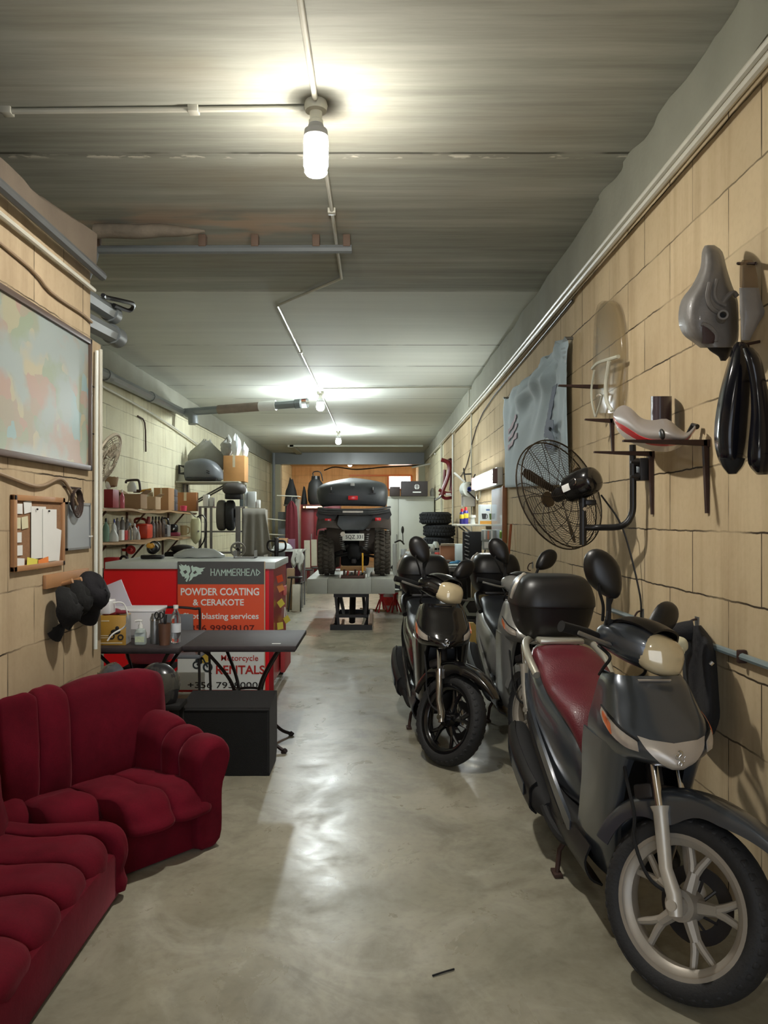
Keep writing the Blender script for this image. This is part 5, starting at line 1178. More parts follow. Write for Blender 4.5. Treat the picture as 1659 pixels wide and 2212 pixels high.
for px, py in ((70, 1100), (96, 1104)):
    q = onl(px, py); obj('pin', MB().ell((.024, q.y - o_.y, q.z - o_.z), (.005, .005, .005)), DARK_STEEL, t)
# small whiteboard with a coil of cable
t = thing('whiteboard', 'small grey metal-framed board with coiled cable on its corner, right of the pinboard', 'board', (XL, 4.26, 1.46)); o_ = V(t.location)
obj('board_face', wl(4.11, 4.43, 1.345, 1.585, .002, .010), mat('board_grey', hx(150, 156, 160), .4, 0, .05, 3), t)
obj('frame', wl(4.10, 4.44, 1.580, 1.592, .001, .016).merge(wl(4.10, 4.44, 1.335, 1.347, .001, .016)).merge(wl(4.10, 4.112, 1.335, 1.592, .001, .016)).merge(wl(4.428, 4.44, 1.335, 1.592, .001, .016)), STEEL, t)
obj('pen', wl(4.42, 4.46, 1.40, 1.408, .01, .02), PAPER, t)
mb = MB()
for k in range(4): mb.tube([(.02 + .006 * k, 4.19 - o_.y + (.05 + .006 * k) * math.cos(a * PI / 10), 1.60 - o_.z + (.055 + .007 * k) * math.sin(a * PI / 10) - .004 * k) for a in range(20)], .0055, 6, closed=True)
obj('cable_coil', mb.tube([(.02, 4.19 - o_.y, 1.655 - o_.z), (.02, 4.25 - o_.y, 1.64 - o_.z), (.02, 4.32 - o_.y, 1.60 - o_.z)], .005, 6), mat('dark_cable', hx(60, 46, 40), .6), t)
solo('wall_stain_line', MB().bb(0, .006, -.12, .12, -.004, .004), IRON, 'short rusty rod lying in a wall joint above the whiteboard', 'rod', loc=(XL, 4.20, 1.672))
# coat rack with caps
t = thing('coat_rack', 'short pale wooden coat rack on the left wall, mostly hidden by black caps', 'rack', (XL, 4.20, 1.165)); o_ = V(t.location)
obj('rack_board', wl(3.83, 4.40, 1.155, 1.225, .001, .020, .004), mat('pine_frame', hx(164, 120, 80)), t)
for y in (4.02, 4.14, 4.26, 4.38): obj('peg', MB().cyl((.018, y - o_.y, 0), (.075, y - o_.y, .018), .010, .013, 10), mat('pine_frame', hx(164, 120, 80)), t)
CAPM = mat('black_cap_cloth', hx(8, 8, 8), .9, 0, .25, 16, .25, 90)
NAVY = mat('navy_cap_cloth', hx(11, 9, 16), .85, 0, .25, 16, .25, 90)
def cap(label, p, rot, m, s=1):
    t = thing('baseball_cap', label, 'hat', p, 0, 'caps on the coat rack')
    Rm = Matrix.Rotation(R(rot[2]), 4, 'Z') @ Matrix.Rotation(R(rot[0]), 4, 'X') @ Matrix.Rotation(R(rot[1]), 4, 'Y') @ Matrix.Scale(s, 4)
    rows = []
    for i in range(10):
        th = PI / 2 * i / 9
        rows.append([V((.095 * math.cos(th) * math.cos(2 * PI * k / 24) * 1.1, .082 * math.cos(th) * math.sin(2 * PI * k / 24), (.085 + .02 * math.cos(2 * PI * k / 24)) * math.sin(th) ** .9)) + V((0, 0, .018 * mnoise.noise(V((i, k * .4, s))))) for k in range(25)])
    obj('crown', MB().sheet(rows, .005).xf(Rm), m, t, 80)
    br = [[V((.085 + .095 * w * math.cos(a * .9) , .083 * math.sin(a) * (1 - .12 * w), -.002 - .035 * w * w - .03 * math.sin(a) ** 2)) for a in [R(-80 + 160 * j / 10) for j in range(11)]] for w in (0, .33, .66, 1)]
    obj('brim', MB().sheet(br, .004).xf(Rm), m, t, 80)
    return t
cap('black cap hanging lowest at the left end of the coat rack', (XL + .06, 3.92, 1.06), (8, 84, 4), CAPM, .98)
cap('black cap in the middle of the coat rack, between two others', (XL + .06, 4.095, 1.085), (-14, 84, -6), CAPM, .92)
cap('very dark navy cap at the right end of the coat rack, peak pointing down', (XL + .075, 4.275, 1.105), (10, 82, -24), NAVY, 1.06)
# small fan on the end of the left wall, seen edge on
t = thing('wall_fan', 'small pale fan seen edge-on at the end of the left wall', 'fan')
n2 = (V((.943, .333, 0)) * .85 + V((0, 0, -.40)) + V((.333, -.943, 0)) * .30).normalized(); c2 = V((-1.69, 4.84, 1.872)); u2 = n2.cross(V((0, 0, 1))).normalized(); w2 = u2.cross(n2)
f2 = lambda r, a, h: c2 + (u2 * math.cos(a) + w2 * math.sin(a)) * r + n2 * h
mb = MB()
for sd in (1, -1):
    for k in range(30):
        a = 2 * PI * k / 30; mb.tube([f2(.03 + .14 * j / 5, a, sd * .045 * (1 - (j / 5) ** 3)) for j in range(6)], .0022, 4)
    for r in (.05, .09, .13): mb.tube([f2(r, 2 * PI * j / 28, sd * .045 * (1 - ((r - .03) / .14) ** 3)) for j in range(28)], .002, 4, closed=True)
obj('cage', mb, mat('beige_wire', hx(176, 168, 148), .4, .2, .1, 9), t, 180)
obj('cage_rim', MB().tube([f2(.172, 2 * PI * j / 40, 0) for j in range(40)], .010, 8, closed=True), mat('beige_wire', hx(176, 168, 148)), t)
for k in range(3):
    obj('blade', MB().sheet([[f2(.03 + .12 * j / 4, R(120 * k) + s * .45 * (1 - .2 * j), .012 * s) for s in (-1, 0, 1)] for j in range(4)], .003), mat('beige_blade', hx(150, 140, 120), .3, 0, .1, 9, coat=.3), t)
obj('motor', MB().cyl(f2(0, 0, -.02), f2(0, 0, -.13), .05, .04, 18), mat('beige_motor', hx(186, 178, 158), .4), t)
obj('arm', MB().tube([f2(0, 0, -.12), V((XL - .16, 4.74, 1.80)), V((XL - .12, 4.66, 1.72)), V((XL - .12, 4.642, 1.70))], .014, 8, smooth=3), mat('beige_motor', hx(186, 178, 158)), t)
# ================================================================== SHELVES ON THE FAR LEFT WALL
XS = -2.92
def ys_(px, x=XS): return -x * F / (VX - px)
SH1, SH2 = 1.62, 1.255
WV = lambda y, a: .012 * math.sin(y * 3.1 + a) + .006 * math.sin(y * 7.3)
def board(label, z, y0, y1, a):
    t = thing('wall_shelf', label, 'shelf', (XF, (y0 + y1) / 2, z), 0, 'bowed wooden shelves on the left wall')
    rows = []
    for i in range(31):
        y = y0 + (y1 - y0) * i / 30; w = WV(y, a); yy = y - (y0 + y1) / 2
        rows.append([V((0, yy, 0)), V((.30 + .02 * math.sin(y * 2.2), yy, w - .010)), V((.30 + .02 * math.sin(y * 2.2), yy, w - .034)), V((0, yy, -.024))])
    obj('board', MB().loft(rows), WOOD, t)
    for y in (y0 + .9, y0 + 2.3, y1 - .5):
        yy = y - (y0 + y1) / 2
        obj('strut', MB().cyl((.01, yy, -.30), (.24, yy, -.035), .012, n=8).bb(.0, .02, yy - .02, yy + .02, -.33, -.02), DKWOOD, t)
board('upper bowed wooden shelf on the left wall, crowded with cartons', SH1, 7.3, 12.0, 0)
board('lower bowed wooden shelf on the left wall, crowded with bottles and cans', SH2, 7.3, 11.7, 1.3)
def spos(px, z): return V((XS, ys_(px), z + .004))
def hgt(px, py_top, z): y = ys_(px); return (H - (py_top - VY) * y / F) - z
def wid(dpx, px): return dpx * ys_(px) / F
def M_(n, c, r=.5, **k): return mat(n, hx(*c), r, 0, k.pop('var', .12), k.pop('scale', 12), **k)
TAPE = M_('beige_tape', (200, 188, 160), .4)
# upper shelf
def sbox(label, px0, px1, py, z, m, dy=.22, **k):
    px = (px0 + px1) / 2; y = ys_(px) + dy / 2
    return carton('carton', label, V((XS, y, z + .006)), (wid(px1 - px0, px), dy, hgt(px, py, z) - .01), m, **k)
sbox('dark red carton at the near end of the upper shelf', 224, 244, 1056, SH1, M_('dark_red_card', (132, 28, 36)), .2, group='cartons on the upper shelf')
t = thing('paper_bag', 'crumpled brown paper bag on the dark red carton', 'bag', spos(234, SH1 + .195) + V((0, .1, .02)))
rows = [[V((r * math.cos(a * PI / 8) * (1 + .2 * mnoise.noise(V((a, i, 1)))), r * math.sin(a * PI / 8), z + .02 * mnoise.noise(V((a * .7, i * 2, 5))))) for a in range(16)] for i, (r, z) in enumerate(((.04, .02), (.06, .03), (.068, .07), (.075, .11), (.07, .125)))]
obj('bag_body', MB().loft(rows), CARD2, t); obj('white_liner', MB().ell((-.02, -.05, .04), (.03, .02, .05)), PAPER, t)
def cbottle(label, px, py, z, r, m, capm, shape='round', group='bottles and cans on the lower shelf', name='bottle', dx=0, dy=0):
    h = hgt(px, py, z); t = thing(name, label, 'bottle', spos(px, z) + V((dx, dy, 0)), 0, group)
    if shape == 'cone': prof = [(0, 0), (r * 1.1, 0), (r * 1.15, h * .2), (r * .9, h * .4), (r * .35, h * .65), (r * .28, h * .72)]
    elif shape == 'can': prof = [(0, 0), (r, 0), (r, h * .78), (r * .6, h * .86), (r * .4, h * .86)]
    else: prof = [(0, 0), (r * .9, 0), (r, h * .05), (r, h * .55), (r * .8, h * .68), (r * .35, h * .78), (r * .3, h * .84)]
    obj('bottle_body', MB().lathe(prof, n=14), m, t); r2 = prof[-1][0]
    obj('cap', MB().lathe([(0, prof[-1][1]), (r2 * 1.25, prof[-1][1]), (r2 * 1.1, h * .97), (r2 * .5, h), (0, h)], n=12), capm, t)
    return t
GP = 'bottles on the upper shelf'
cbottle('pink spray bottle with white top on the upper shelf', 258, 1058, SH1, .028, M_('pink_liquid', (190, 92, 110), .25, coat=.3), PAPER, group=GP, dx=.03)
sbox('brown carton full of oddments on the upper shelf, under the white jug', 263, 304, 1066, SH1, CARD2, .26, flaps=True, group='cartons on the upper shelf')
t = thing('jug', 'pale jug with a thick black handle in a carton on the upper shelf', 'jug', spos(278, SH1 + .205) + V((0, .12, 0)))
obj('jug_body', MB().lathe([(0, 0), (.05, 0), (.055, .06), (.04, .10), (.02, .12), (0, .12)], n=16), M_('jug_white', (196, 196, 190)), t)
obj('handle', MB().tube([(-.07, 0, .10), (-.06, 0, .13), (.05, 0, .14), (.085, 0, .12), (.10, 0, .01)], .014, 8, smooth=4), M_('handle_dark', (54, 36, 36)), t)
obj('spout', MB().cyl((-.04, -.02, .03), (.03, -.02, .08), .012, .008), PAPER, t)
sbox('open carton with torn flaps in the middle of the upper shelf', 306, 336, 1072, SH1, M_('pale_card', (176, 150, 118), .85), .24, flaps=True, group='cartons on the upper shelf')
t = thing('brush', 'yellow-handled brush lying across the cartons of the upper shelf', 'brush', spos(290, SH1 + .199) + V((.04, .10, .0)))
obj('handle', MB().cyl((.0, 0, .02), (.13, .02, .045), .016, .011, 8), M_('yellow_plastic', (206, 158, 60)), t); obj('bristles', MB().bb(-.08, .0, -.02, .02, -.0, .04, .008), DKWOOD, t)
sbox('tall brown carton in the middle of the upper shelf, beside the grey organisers', 332, 364, 1053, SH1, CARD, .3, tape=TAPE, group='cartons on the upper shelf')
for k in range(3):
    y = ys_(369) + .1; o = thing('organiser', ('lowest', 'middle', 'topmost')[k] + ' of three stacked grey drawer organisers on the upper shelf', 'organiser', V((XS, y, SH1 + .006 + k * .102)), 0, 'grey organisers on the upper shelf')
    obj('organiser_case', MB().bb(-.05, .05, -.09, .09, 0, .098, .006), M_('slate_plastic', (78, 84, 92), .4), o); obj('drawer_front', MB().bb(-.04, .04, -.096, -.09, .02, .08, .004), M_('drawer_grey', (120, 124, 130), .3), o)
cbottle('small dark jar before the organisers on the upper shelf', 372, 1080, SH1, .035, M_('dark_jar', (60, 60, 64), .3), STEEL, 'can', GP, 'jar', dx=.08, dy=-.25)
t = thing('tub', 'bright pink tub on the upper shelf', 'tub', spos(392, SH1) + V((.08, -.2, 0)))
obj('tub_body', MB().lathe([(0, 0), (.042, 0), (.048, .06), (0, .06)], n=16), M_('hot_pink', (216, 70, 96)), t); obj('lid', MB().lathe([(0, .06), (.05, .06), (.05, .075), (0, .08)], n=16), M_('hot_pink', (216, 70, 96)), t)
sbox('wide brown carton with a pale tape strip at the far end of the upper shelf', 376, 424, 1063, SH1, M_('red_brown_card', (158, 108, 68), .85), .14, tape=TAPE, group='cartons on the upper shelf')
# lower shelf
CLR = M_('green_clear', (150, 190, 176), .12, trans=.5); WHT = M_('white_plastic', (206, 210, 206), .4)
cbottle('clear green bottle with black top at the near end of the lower shelf', 229, 1120, SH2, .035, CLR, BLACK_PL)
cbottle('clear bottle with a blue nozzle near the end of the lower shelf', 239, 1122, SH2, .026, WHT, M_('blue_cap', (52, 66, 150)), dx=.0, dy=.12)
cbottle('white round-bellied flask on the lower shelf', 247, 1132, SH2, .05, WHT, WHT, 'cone', dx=.04, dy=-.15)
sbox('small white carton on the lower shelf', 256, 263, 1144, SH2, PAPER, .1, group='small cartons on the lower shelf'); sbox('small red and white carton on the lower shelf', 264, 271, 1145, SH2, M_('red_card', (176, 44, 40)), .1, group='small cartons on the lower shelf')
for k, (px, py, l) in enumerate(((259, 1119, 'leftmost'), (270, 1117, 'middle'), (281, 1120, 'rightmost'))): cbottle(l + ' of three grey spray cans at the back of the lower shelf', px, py, SH2, .028, M_('can_grey', (120, 118, 116), .3), STEEL, 'can', name='spray_can', dx=-.08, dy=.15)
for k, (px, py, l) in enumerate(((281, 1130, 'clear bottle with a pale blue cap left of the red jerrycan'), (291, 1131, 'clear bottle with a white cap before the red jerrycan'))): cbottle(l, px, py, SH2, .036, CLEAR if k == 0 else WHT, (M_('pale_blue', (150, 176, 196)), PAPER)[k], dx=.03, dy=-.1)
cbottle('slim white tube standing before the red jerrycan', 301, 1137, SH2, .02, WHT, WHT, 'cone', dx=.08, dy=-.3)
t = thing('jerrycan', 'orange-red petrol jerrycan on the lower shelf', 'jerrycan', spos(305, SH2) + V((-.02, .14, 0)))
hj = hgt(305, 1124, SH2)
RJ = M_('jerry_red', (196, 62, 36), .4)
obj('can_body', MB().bb(-.095, .095, -.12, .12, 0, hj * .8, .03), RJ, t); obj('handle', MB().tube([(-.09, 0, hj * .74), (-.10, 0, hj * 1.02), (-.03, 0, hj * 1.08), (.03, 0, hj * 1.0), (.05, 0, hj * .78)], .016, 8, smooth=4), M_('jerry_dark', (130, 38, 30), .4), t)
obj('spout', MB().cyl((.06, 0, hj * .75), (.075, 0, hj * 1.18), .028, .02), M_('jerry_dark', (130, 38, 30)), t)
OIL = M_('brown_oil', (84, 60, 42), .35)
for px, l, c in ((325, 'first', (92, 88, 86)), (332, 'second', (78, 54, 36)), (339, 'third', (88, 60, 40)), (346, 'fourth', (70, 52, 40))):
    cbottle(l + ' from the jerrycan in the row of dark oil bottles', px, 1116, SH2, .034, M_('oil_%s' % l, c, .35), BLACK_PL, name='oil_bottle', dy=.1)
t = thing('oil_can', 'grey oil can with a loop handle and printed label on the lower shelf', 'can', spos(358, SH2))
obj('can_body', MB().bb(-.05, .05, -.08, .08, 0, .17, .015), M_('pewter_plastic', (122, 122, 122), .35), t); obj('neck', MB().cyl((-.02, 0, .17), (-.03, 0, .235), .022, .018), M_('pewter_plastic', (122, 122, 122)), t)
obj('handle', MB().tube([(-.06, 0, .2), (-.055, 0, .25), (.02, 0, .25), (.05, 0, .16)], .012, 8, smooth=4), BLACK_PL, t); obj('label', MB().bb(-.035, .04, -.0825, -.081, .04, .12), M_('grey_label', (80, 78, 84), .5, scale=60, var=.5), t)
t = thing('machine', 'black and pink hand machine on the lower shelf', 'tool', spos(376, SH2))
obj('machine_base', MB().bb(-.075, .075, -.08, .08, .0, .055, .015), M_('plum', (134, 44, 70)), t); obj('machine_top', MB().ell((-.01, 0, .11), (.065, .07, .065), e=.7), BLACK_PL, t); obj('chrome_cap', MB().ell((.01, -.06, .10), (.015, .02, .025)), CHROME, t)
t = thing('beige_jug', 'beige measuring jug at the far end of the lower shelf', 'jug', spos(397, SH2))
obj('jug_body', MB().lathe([(0, 0), (.05, 0), (.055, .15), (.05, .15), (.045, .01), (0, .01)], n=16), M_('beige', (190, 168, 122), .5), t); obj('handle', MB().tube([(.05, 0, .13), (.085, 0, .11), (.08, 0, .04), (.05, 0, .03)], .009, 8, smooth=4), M_('beige', (190, 168, 122)), t)
# below the shelves
t = thing('hose_valve', 'red valve hanging under the lower shelf', 'valve', V((XF + .11, ys_(290, -2.95), 1.13)))
obj('valve_wheel', MB().lathe([(.02, -.01), (.055, -.01), (.055, .01), (.02, .01)], (0, 0, 0), (.4, -1, 0), 20, closed=True), M_('valve_red', (206, 44, 36)), t); obj('valve_core', MB().cyl((-.105, .02, 0), (.015, -.03, 0), .018), M_('valve_red', (206, 44, 36)), t)
t = thing('fuel_can', 'small red fuel can with a black hose behind the left end of the counter', 'can', V((-2.72, 8.0, 0.96)))
obj('can_body', MB().bb(-.075, .075, -.06, .06, 0, .15, .01), M_('fuel_red', (176, 26, 30)), t); obj('hose', MB().tube([(.07, 0, .12), (.10, 0, .16), (.15, .0, .14), (.16, 0, .05), (.15, 0, .0)], .013, 8, smooth=4), BLACK_PL, t)
solo('tool_bench', MB().bb(-.3, .3, -.5, 2.8, .90, .955, .004).bb(-.28, -.22, -.45, -.39, 0, .91).bb(.22, .28, -.45, -.39, 0, .91).bb(-.28, -.22, 2.68, 2.74, 0, .91).bb(.22, .28, 2.68, 2.74, 0, .91), DARK_STEEL, 'dark steel bench against the left wall behind the counter', 'bench', loc=(-2.76, 8.3, 0))
t = thing('grinder', 'dark oily machine on the bench under the far end of the shelves', 'machine', V((-2.60, 10.6, .958)))
obj('machine_body', MB().bb(-.28, .2, -.1, .1, 0, .10, .02), BLACK_PL, t); obj('machine_arm', MB().ell((-.05, 0, .14), (.17, .08, .06)), M_('oily_black', (44, 42, 40), .4), t)
# sprayer tank
t = thing('sprayer_tank', 'cream pressure tank with a black hose, hung beside the metal rack', 'tank', V((-2.615, 11.2, 1.19)))
obj('tank', MB().lathe([(0, -.05), (.035, -.02), (.07, .04), (.075, .12), (.075, .26), (.06, .32), (.03, .34), (0, .34)], n=20), M_('cream_plastic', (206, 206, 166), .4), t); obj('gauge', MB().cyl((.05, -.06, .14), (.06, -.085, .14), .014), STEEL, t)
obj('hose', MB().tube([(0, 0, .33), (.10, -.02, .37), (.16, -.02, .25), (.12, -.02, .0), (.0, -.02, -.15), (-.15, .0, -.23)], .010, 8, smooth=5), BLACK_PL, t); obj('hanger', MB().tube([(0, 0, .34), (-.1, .05, .42), (-.48, .08, .43)], .008, 6), STEEL, t)

# ================================================================== HIGH SHELF AND METAL RACK
t = thing('high_shelf', 'deep pale shelf on brackets above the metal rack', 'shelf', (-2.60, 12.25, 2.085))
obj('board', MB().bb(-.49, .48, -.35, .40, -.022, 0, .003), M_('grey_board', (166, 164, 150), .6), t)
for y in (.12, .36): obj('strut', MB().cyl((-.48, y, -.40), (.2, y, -.02), .014).bb(-.49, -.46, y - .02, y + .02, -.42, -.02), STEEL, t)
t = thing('pannier_case', 'scuffed grey and black luggage case on the high shelf', 'case', (-2.66, 12.1, 2.09))
obj('case_body', smooth_loft([sring((x, 0, z), w, h, e=.6) for x, w, h, z in ((-.32, .10, .10, .14), (-.28, .18, .15, .165), (-.05, .2, .175, .18), (.12, .19, .15, .16), (.23, .12, .09, .11), (.26, .06, .05, .08))], 4), M_('case_grey', (96, 100, 104), .4, var=.2, scale=9), t)
obj('black_base', MB().bb(-.29, .20, -.19, .19, .004, .05, .02), BLACK_PL, t); obj('handle', MB().tube([(-.32, -.12, .12), (-.39, -.12, .12), (-.39, -.12, .24), (-.31, -.12, .22)], .02, 8), BLACK_PL, t)
for k in range(2): obj('vent_slot', MB().box((.07, -.198, .15 - k * .03), (.05, .008, .012), Matrix.Rotation(R(20), 3, 'Y')), BLACK_MATT, t)
carton('carton', 'large orange-brown carton on the high shelf beside the luggage case', (-2.235, 12.3, 2.09), (.33, .36, .405), M_('orange_card', (186, 138, 86), .85), tape=TAPE)
def bag(name, label, p, size, m, seed, peaks=3):
    t = thing(name, label, 'bag', p, 0, 'plastic bags on the high shelf'); rows = []
    for i in range(12):
        u = i / 11; r = math.sin(PI * min(.93, .12 + .72 * u)) ** .7 * (1 if u < .75 else 1 - (u - .75) * 2.6)
        row = []
        for k in range(26):
            a = 2 * PI * k / 26; w = 1 + .30 * mnoise.noise(V((math.cos(a) * 1.6 + seed, math.sin(a) * 1.6, u * 2.5 + seed))) + .12 * mnoise.noise(V((math.cos(a) * 4, math.sin(a) * 4, u * 7 + seed)))
            z = u * (1 + .3 * mnoise.noise(V((math.cos(a) * 1.5, math.sin(a) * 1.5, seed))) * u)
            row.append(V((size[0] / 2 * r * w * math.cos(a), size[1] / 2 * r * w * math.sin(a), size[2] * z)))
        rows.append(row)
    obj('bag_film', MB().loft(rows), m, t, 30)
    return t
GB = M_('grey_bag', (150, 150, 146), .35, coat=.2); WB = M_('white_bag', (206, 212, 214), .3, coat=.3)
bag('plastic_bag', 'wide grey plastic bag behind the luggage case on the high shelf', (-2.72, 12.47, 2.09), (.56, .16, .66), M_('dusty_bag', (140, 140, 132), .5), 1)
bag('plastic_bag', 'grey plastic bag standing on the left of the large carton', (-2.385, 12.36, 2.497), (.20, .20, .30), GB, 4.2)
bag('plastic_bag', 'white plastic bag with a tall twisted end on the large carton', (-2.215, 12.2, 2.497), (.15, .15, .33), WB, 7.7)
bag('plastic_bag', 'small white plastic bag drooping over the right edge of the carton', (-2.105, 12.36, 2.497), (.11, .13, .20), WB, 9.9)
# metal rack, standing on the floor
RK = (-2.36, 11.95, 0); t = thing('metal_rack', 'grey angle-steel rack of tyres and parts under the high shelf', 'rack', RK)
for x in (-.32, .27):
    for y in (-.18, .20): obj('post', MB().bb(x - .02, x + .02, y - .004, y + .004, 0, 1.70).bb(x - .02, x - .012, y - .02, y + .02, 0, 1.70), STEEL, t)
for x in (-.155, .235): obj('post', MB().bb(x - .02, x + .02, -.184, -.176, 0, 1.70), STEEL, t)
for z in (.30, 1.005, 1.325): obj('rack_shelf', MB().bb(-.33, .28, -.19, .21, z - .022, z), STEEL, t)
for a, b_ in ((-.33, -.14), (.20, .28)): obj('rack_shelf', MB().bb(a, b_, -.19, .21, 1.678, 1.70), STEEL, t)
def rp(px, z, y=11.92): return V(((px - VX) * y / F, y, z))
def tyre_mesh(R0, w, rin): return MB().lathe([(rin, w * .40), (rin + .02, w * .5), (R0 - .03, w * .52), (R0 - .006, w * .36), (R0, 0), (R0 - .006, -w * .36), (R0 - .03, -w * .52), (rin + .02, -w * .5), (rin, -w * .40)], (0, 0, 0), (1, .08, 0), 40, closed=True)
for px, l, c in ((479, 'dusty grey tyre standing in the metal rack, left of the black one', (92, 88, 82)), (498, 'black tyre standing in the metal rack with its open side showing', (34, 34, 36))):
    o = solo('tyre', tyre_mesh(.235, .12, .115), mat('tyre_%d' % px, hx(*c), .75, 0, .2, 9, .2, 40), l, 'tyre', 'tyres in the metal rack', loc=rp(px, 1.345 + .235 - .005 - .25, 11.9)); o.location.z = 1.325 + .237
note(obj('shelf_liner', MB().bb(-.10, .12, -.2, .2, 1.32, 1.326), CARD2, t), None) if False else None
t = thing('top_case', 'dusty dark motorcycle top box on the upper shelf of the metal rack', 'case', rp(506, 1.893, 11.80))
obj('case_base', MB().bb(-.12, .12, -.12, .12, -.088, -.01, .01), BLACK_PL, t)
obj('case_lid', smooth_loft([[V((p.x, p.y, p.z)) for p in sring((0, 0, z), a, b_, e=.6, ax=2)] for z, a, b_ in ((-.008, .13, .13), (.03, .165, .16), (.08, .17, .165), (.125, .15, .14), (.155, .10, .09), (.16, .04, .04))], 3), M_('dusty_black', (66, 62, 60), .6, var=.2), t)
def rbox(label, px0, px1, py, z, m, y=11.85, dy=.12, name='box'):
    w = (px1 - px0) * y / F; h = (H - (py - VY) * y / F) - z; return solo(name, MB().bb(-w / 2, w / 2, -dy / 2, dy / 2, 0, h, .003), m, label, 'box', 'small boxes on the metal rack', loc=rp((px0 + px1) / 2, z + .002, y))
rbox('white and red box at the left end of the rack top', 440, 452, 1069, 1.70, PAPER); rbox('little white pot at the left end of the rack top', 454, 462, 1075, 1.70, WHT)
for px, py, l, c in ((522, 1066, 'blue-grey bottle left of the white boxes on the rack', (120, 134, 140)), (531, 1048, 'tall white bottle beside the white boxes on the rack', (212, 216, 216))):
    t = thing('bottle', l, 'bottle', rp(px, 1.702, 12.10), 0, 'bottles on the metal rack'); h = (H - (py - VY) * 12.1 / F) - 1.702
    obj('bottle_body', MB().lathe([(0, 0), (.03, 0), (.03, h * .7), (.012, h * .85), (0, h * .85)], n=12), M_('bot%d' % px, c, .4), t); obj('cap', MB().lathe([(0, h * .85), (.014, h * .85), (.012, h), (0, h)], n=10), STEEL, t)
# cabinet with a cloth, boxes on it
CBX = at(552, 1122, 12.0).x
solo('cabinet', MB().bb(-.16, .16, -.2, .2, 0, 1.655, .01), M_('cabinet_grey', (150, 146, 136), .6), 'grey cabinet under the draped cloth beside the metal rack', 'cabinet', loc=(CBX - .02, 12.15, 0))
rows = []
for i in range(15):
    u = i / 14; z = (1.667 - u * .72) if i > 1 else 1.668 - .003 * i; row = []
    for k in range(25):
        v = k / 24; x = -.17 + .40 * v * (.85 + .32 * u); f = .018 * math.sin(v * 19 + 2 * u) * u + .03 * u
        row.append(V((x, -.215 - f - (.0 if u else -.15), z - .02 * math.sin(v * 5) * u)))
    rows.append(row)
solo('dust_sheet', MB().sheet(rows, .006), M_('grey_cloth', (136, 132, 122), .9, scale=6), 'grey dust sheet draped over the cabinet beside the metal rack', 'cloth', loc=(CBX - .02, 12.15, 0), ang=180)
def cbx(label, px0, px1, py, y, m):
    w = (px1 - px0) * y / F; z = 1.678; h = (H - (py - VY) * y / F) - z; return solo('box', MB().bb(-w / 2, w / 2, -.06, .06, 0, h, .003), m, label, 'box', 'white boxes on the cabinet', loc=at((px0 + px1) / 2, 1122, y) + V((0, 0, z - H)))
cbx('tall white box on the cabinet beside the metal rack', 536, 553, 1062, 12.1, WHT); cbx('short white box at the right end of the cabinet', 555, 562, 1080, 12.1, PAPER)
# rim, bundles
t = thing('wheel_rim', 'dusty three-spoke wheel rim leaning on the rack behind the counter', 'wheel', at(514, 1187, 11.6))
wm = MB().lathe([(.085, -.02), (.108, -.025), (.115, 0), (.108, .025), (.085, .02), (.095, 0)], (0, 0, 0), (.25, -1, 0), 30, closed=True)
for k in range(3):
    a = 2 * PI * k / 3 + .5; wm.cyl((0, 0, 0), (math.cos(a) * .095, .02 * math.cos(a), math.sin(a) * .095), .016, .012)
obj('rim', wm, M_('dusty_alloy', (142, 138, 130), .6), t); obj('hub', MB().cyl((0, .02, 0), (0, -.03, 0), .025), DARK_STEEL, t)
solo('crate', MB().bb(-.16, .16, -.12, .12, 0, .925, .01), M_('crate_grey', (120, 116, 108), .7), 'grey crate under the wheel rim beside the metal rack', 'crate', loc=(at(514, 1187, 11.6).x, 11.6, 0))
t = thing('parts_bag', 'pale plastic bag of parts lying on the back of the counter', 'bag', V((-1.70, 7.42, 1.14)))
rows = [[V((.24 * r * math.cos(a * PI / 10) * (1 + .15 * mnoise.noise(V((a * .8, i, 0)))), .11 * r * math.sin(a * PI / 10), z + .012 * mnoise.noise(V((a * .9, i * 1.7, 3))) * (1 if z else 0))) for a in range(20)] for i, (r, z) in enumerate(((1, .001), (1.02, .02), (.85, .05), (.6, .075), (.25, .085)))]
obj('bag_film', MB().loft(rows), M_('pale_bag', (176, 184, 182), .35, coat=.2), t, 40)
t = thing('desk_organiser', 'small grey paper tray at the right of the counter top', 'tray', V((-1.245, 7.35, 1.137)))
obj('tray_base', MB().bb(-.10, .10, -.07, .07, 0, .008), STEEL, t); obj('tray_side', MB().bb(-.10, -.092, -.07, .07, 0, .07), STEEL, t); obj('tray_side', MB().bb(.092, .10, -.07, .07, 0, .07), STEEL, t)
t = thing('air_gun', 'yellow and black air tool on the bench behind the counter', 'tool', at(448, 1186, 9.2) - V((0, 0, .02)))
t.location = V((-2.08, 7.2, 1.137))
obj('tool_body', MB().ell((0, 0, .09), (.055, .04, .05)).bb(-.10, .10, -.05, .05, 0, .035, .01), BLACK_PL, t); obj('yellow_part', MB().ell((-.01, -.03, .12), (.04, .03, .03)), M_('tool_yellow', (206, 150, 50), .4), t)
obj('hoop', MB().tube([(.03 + .05 * math.cos(a * PI / 8), -.045, .11 + .05 * math.sin(a * PI / 8)) for a in range(16)], .007, 6, closed=True), BLACK_PL, t)
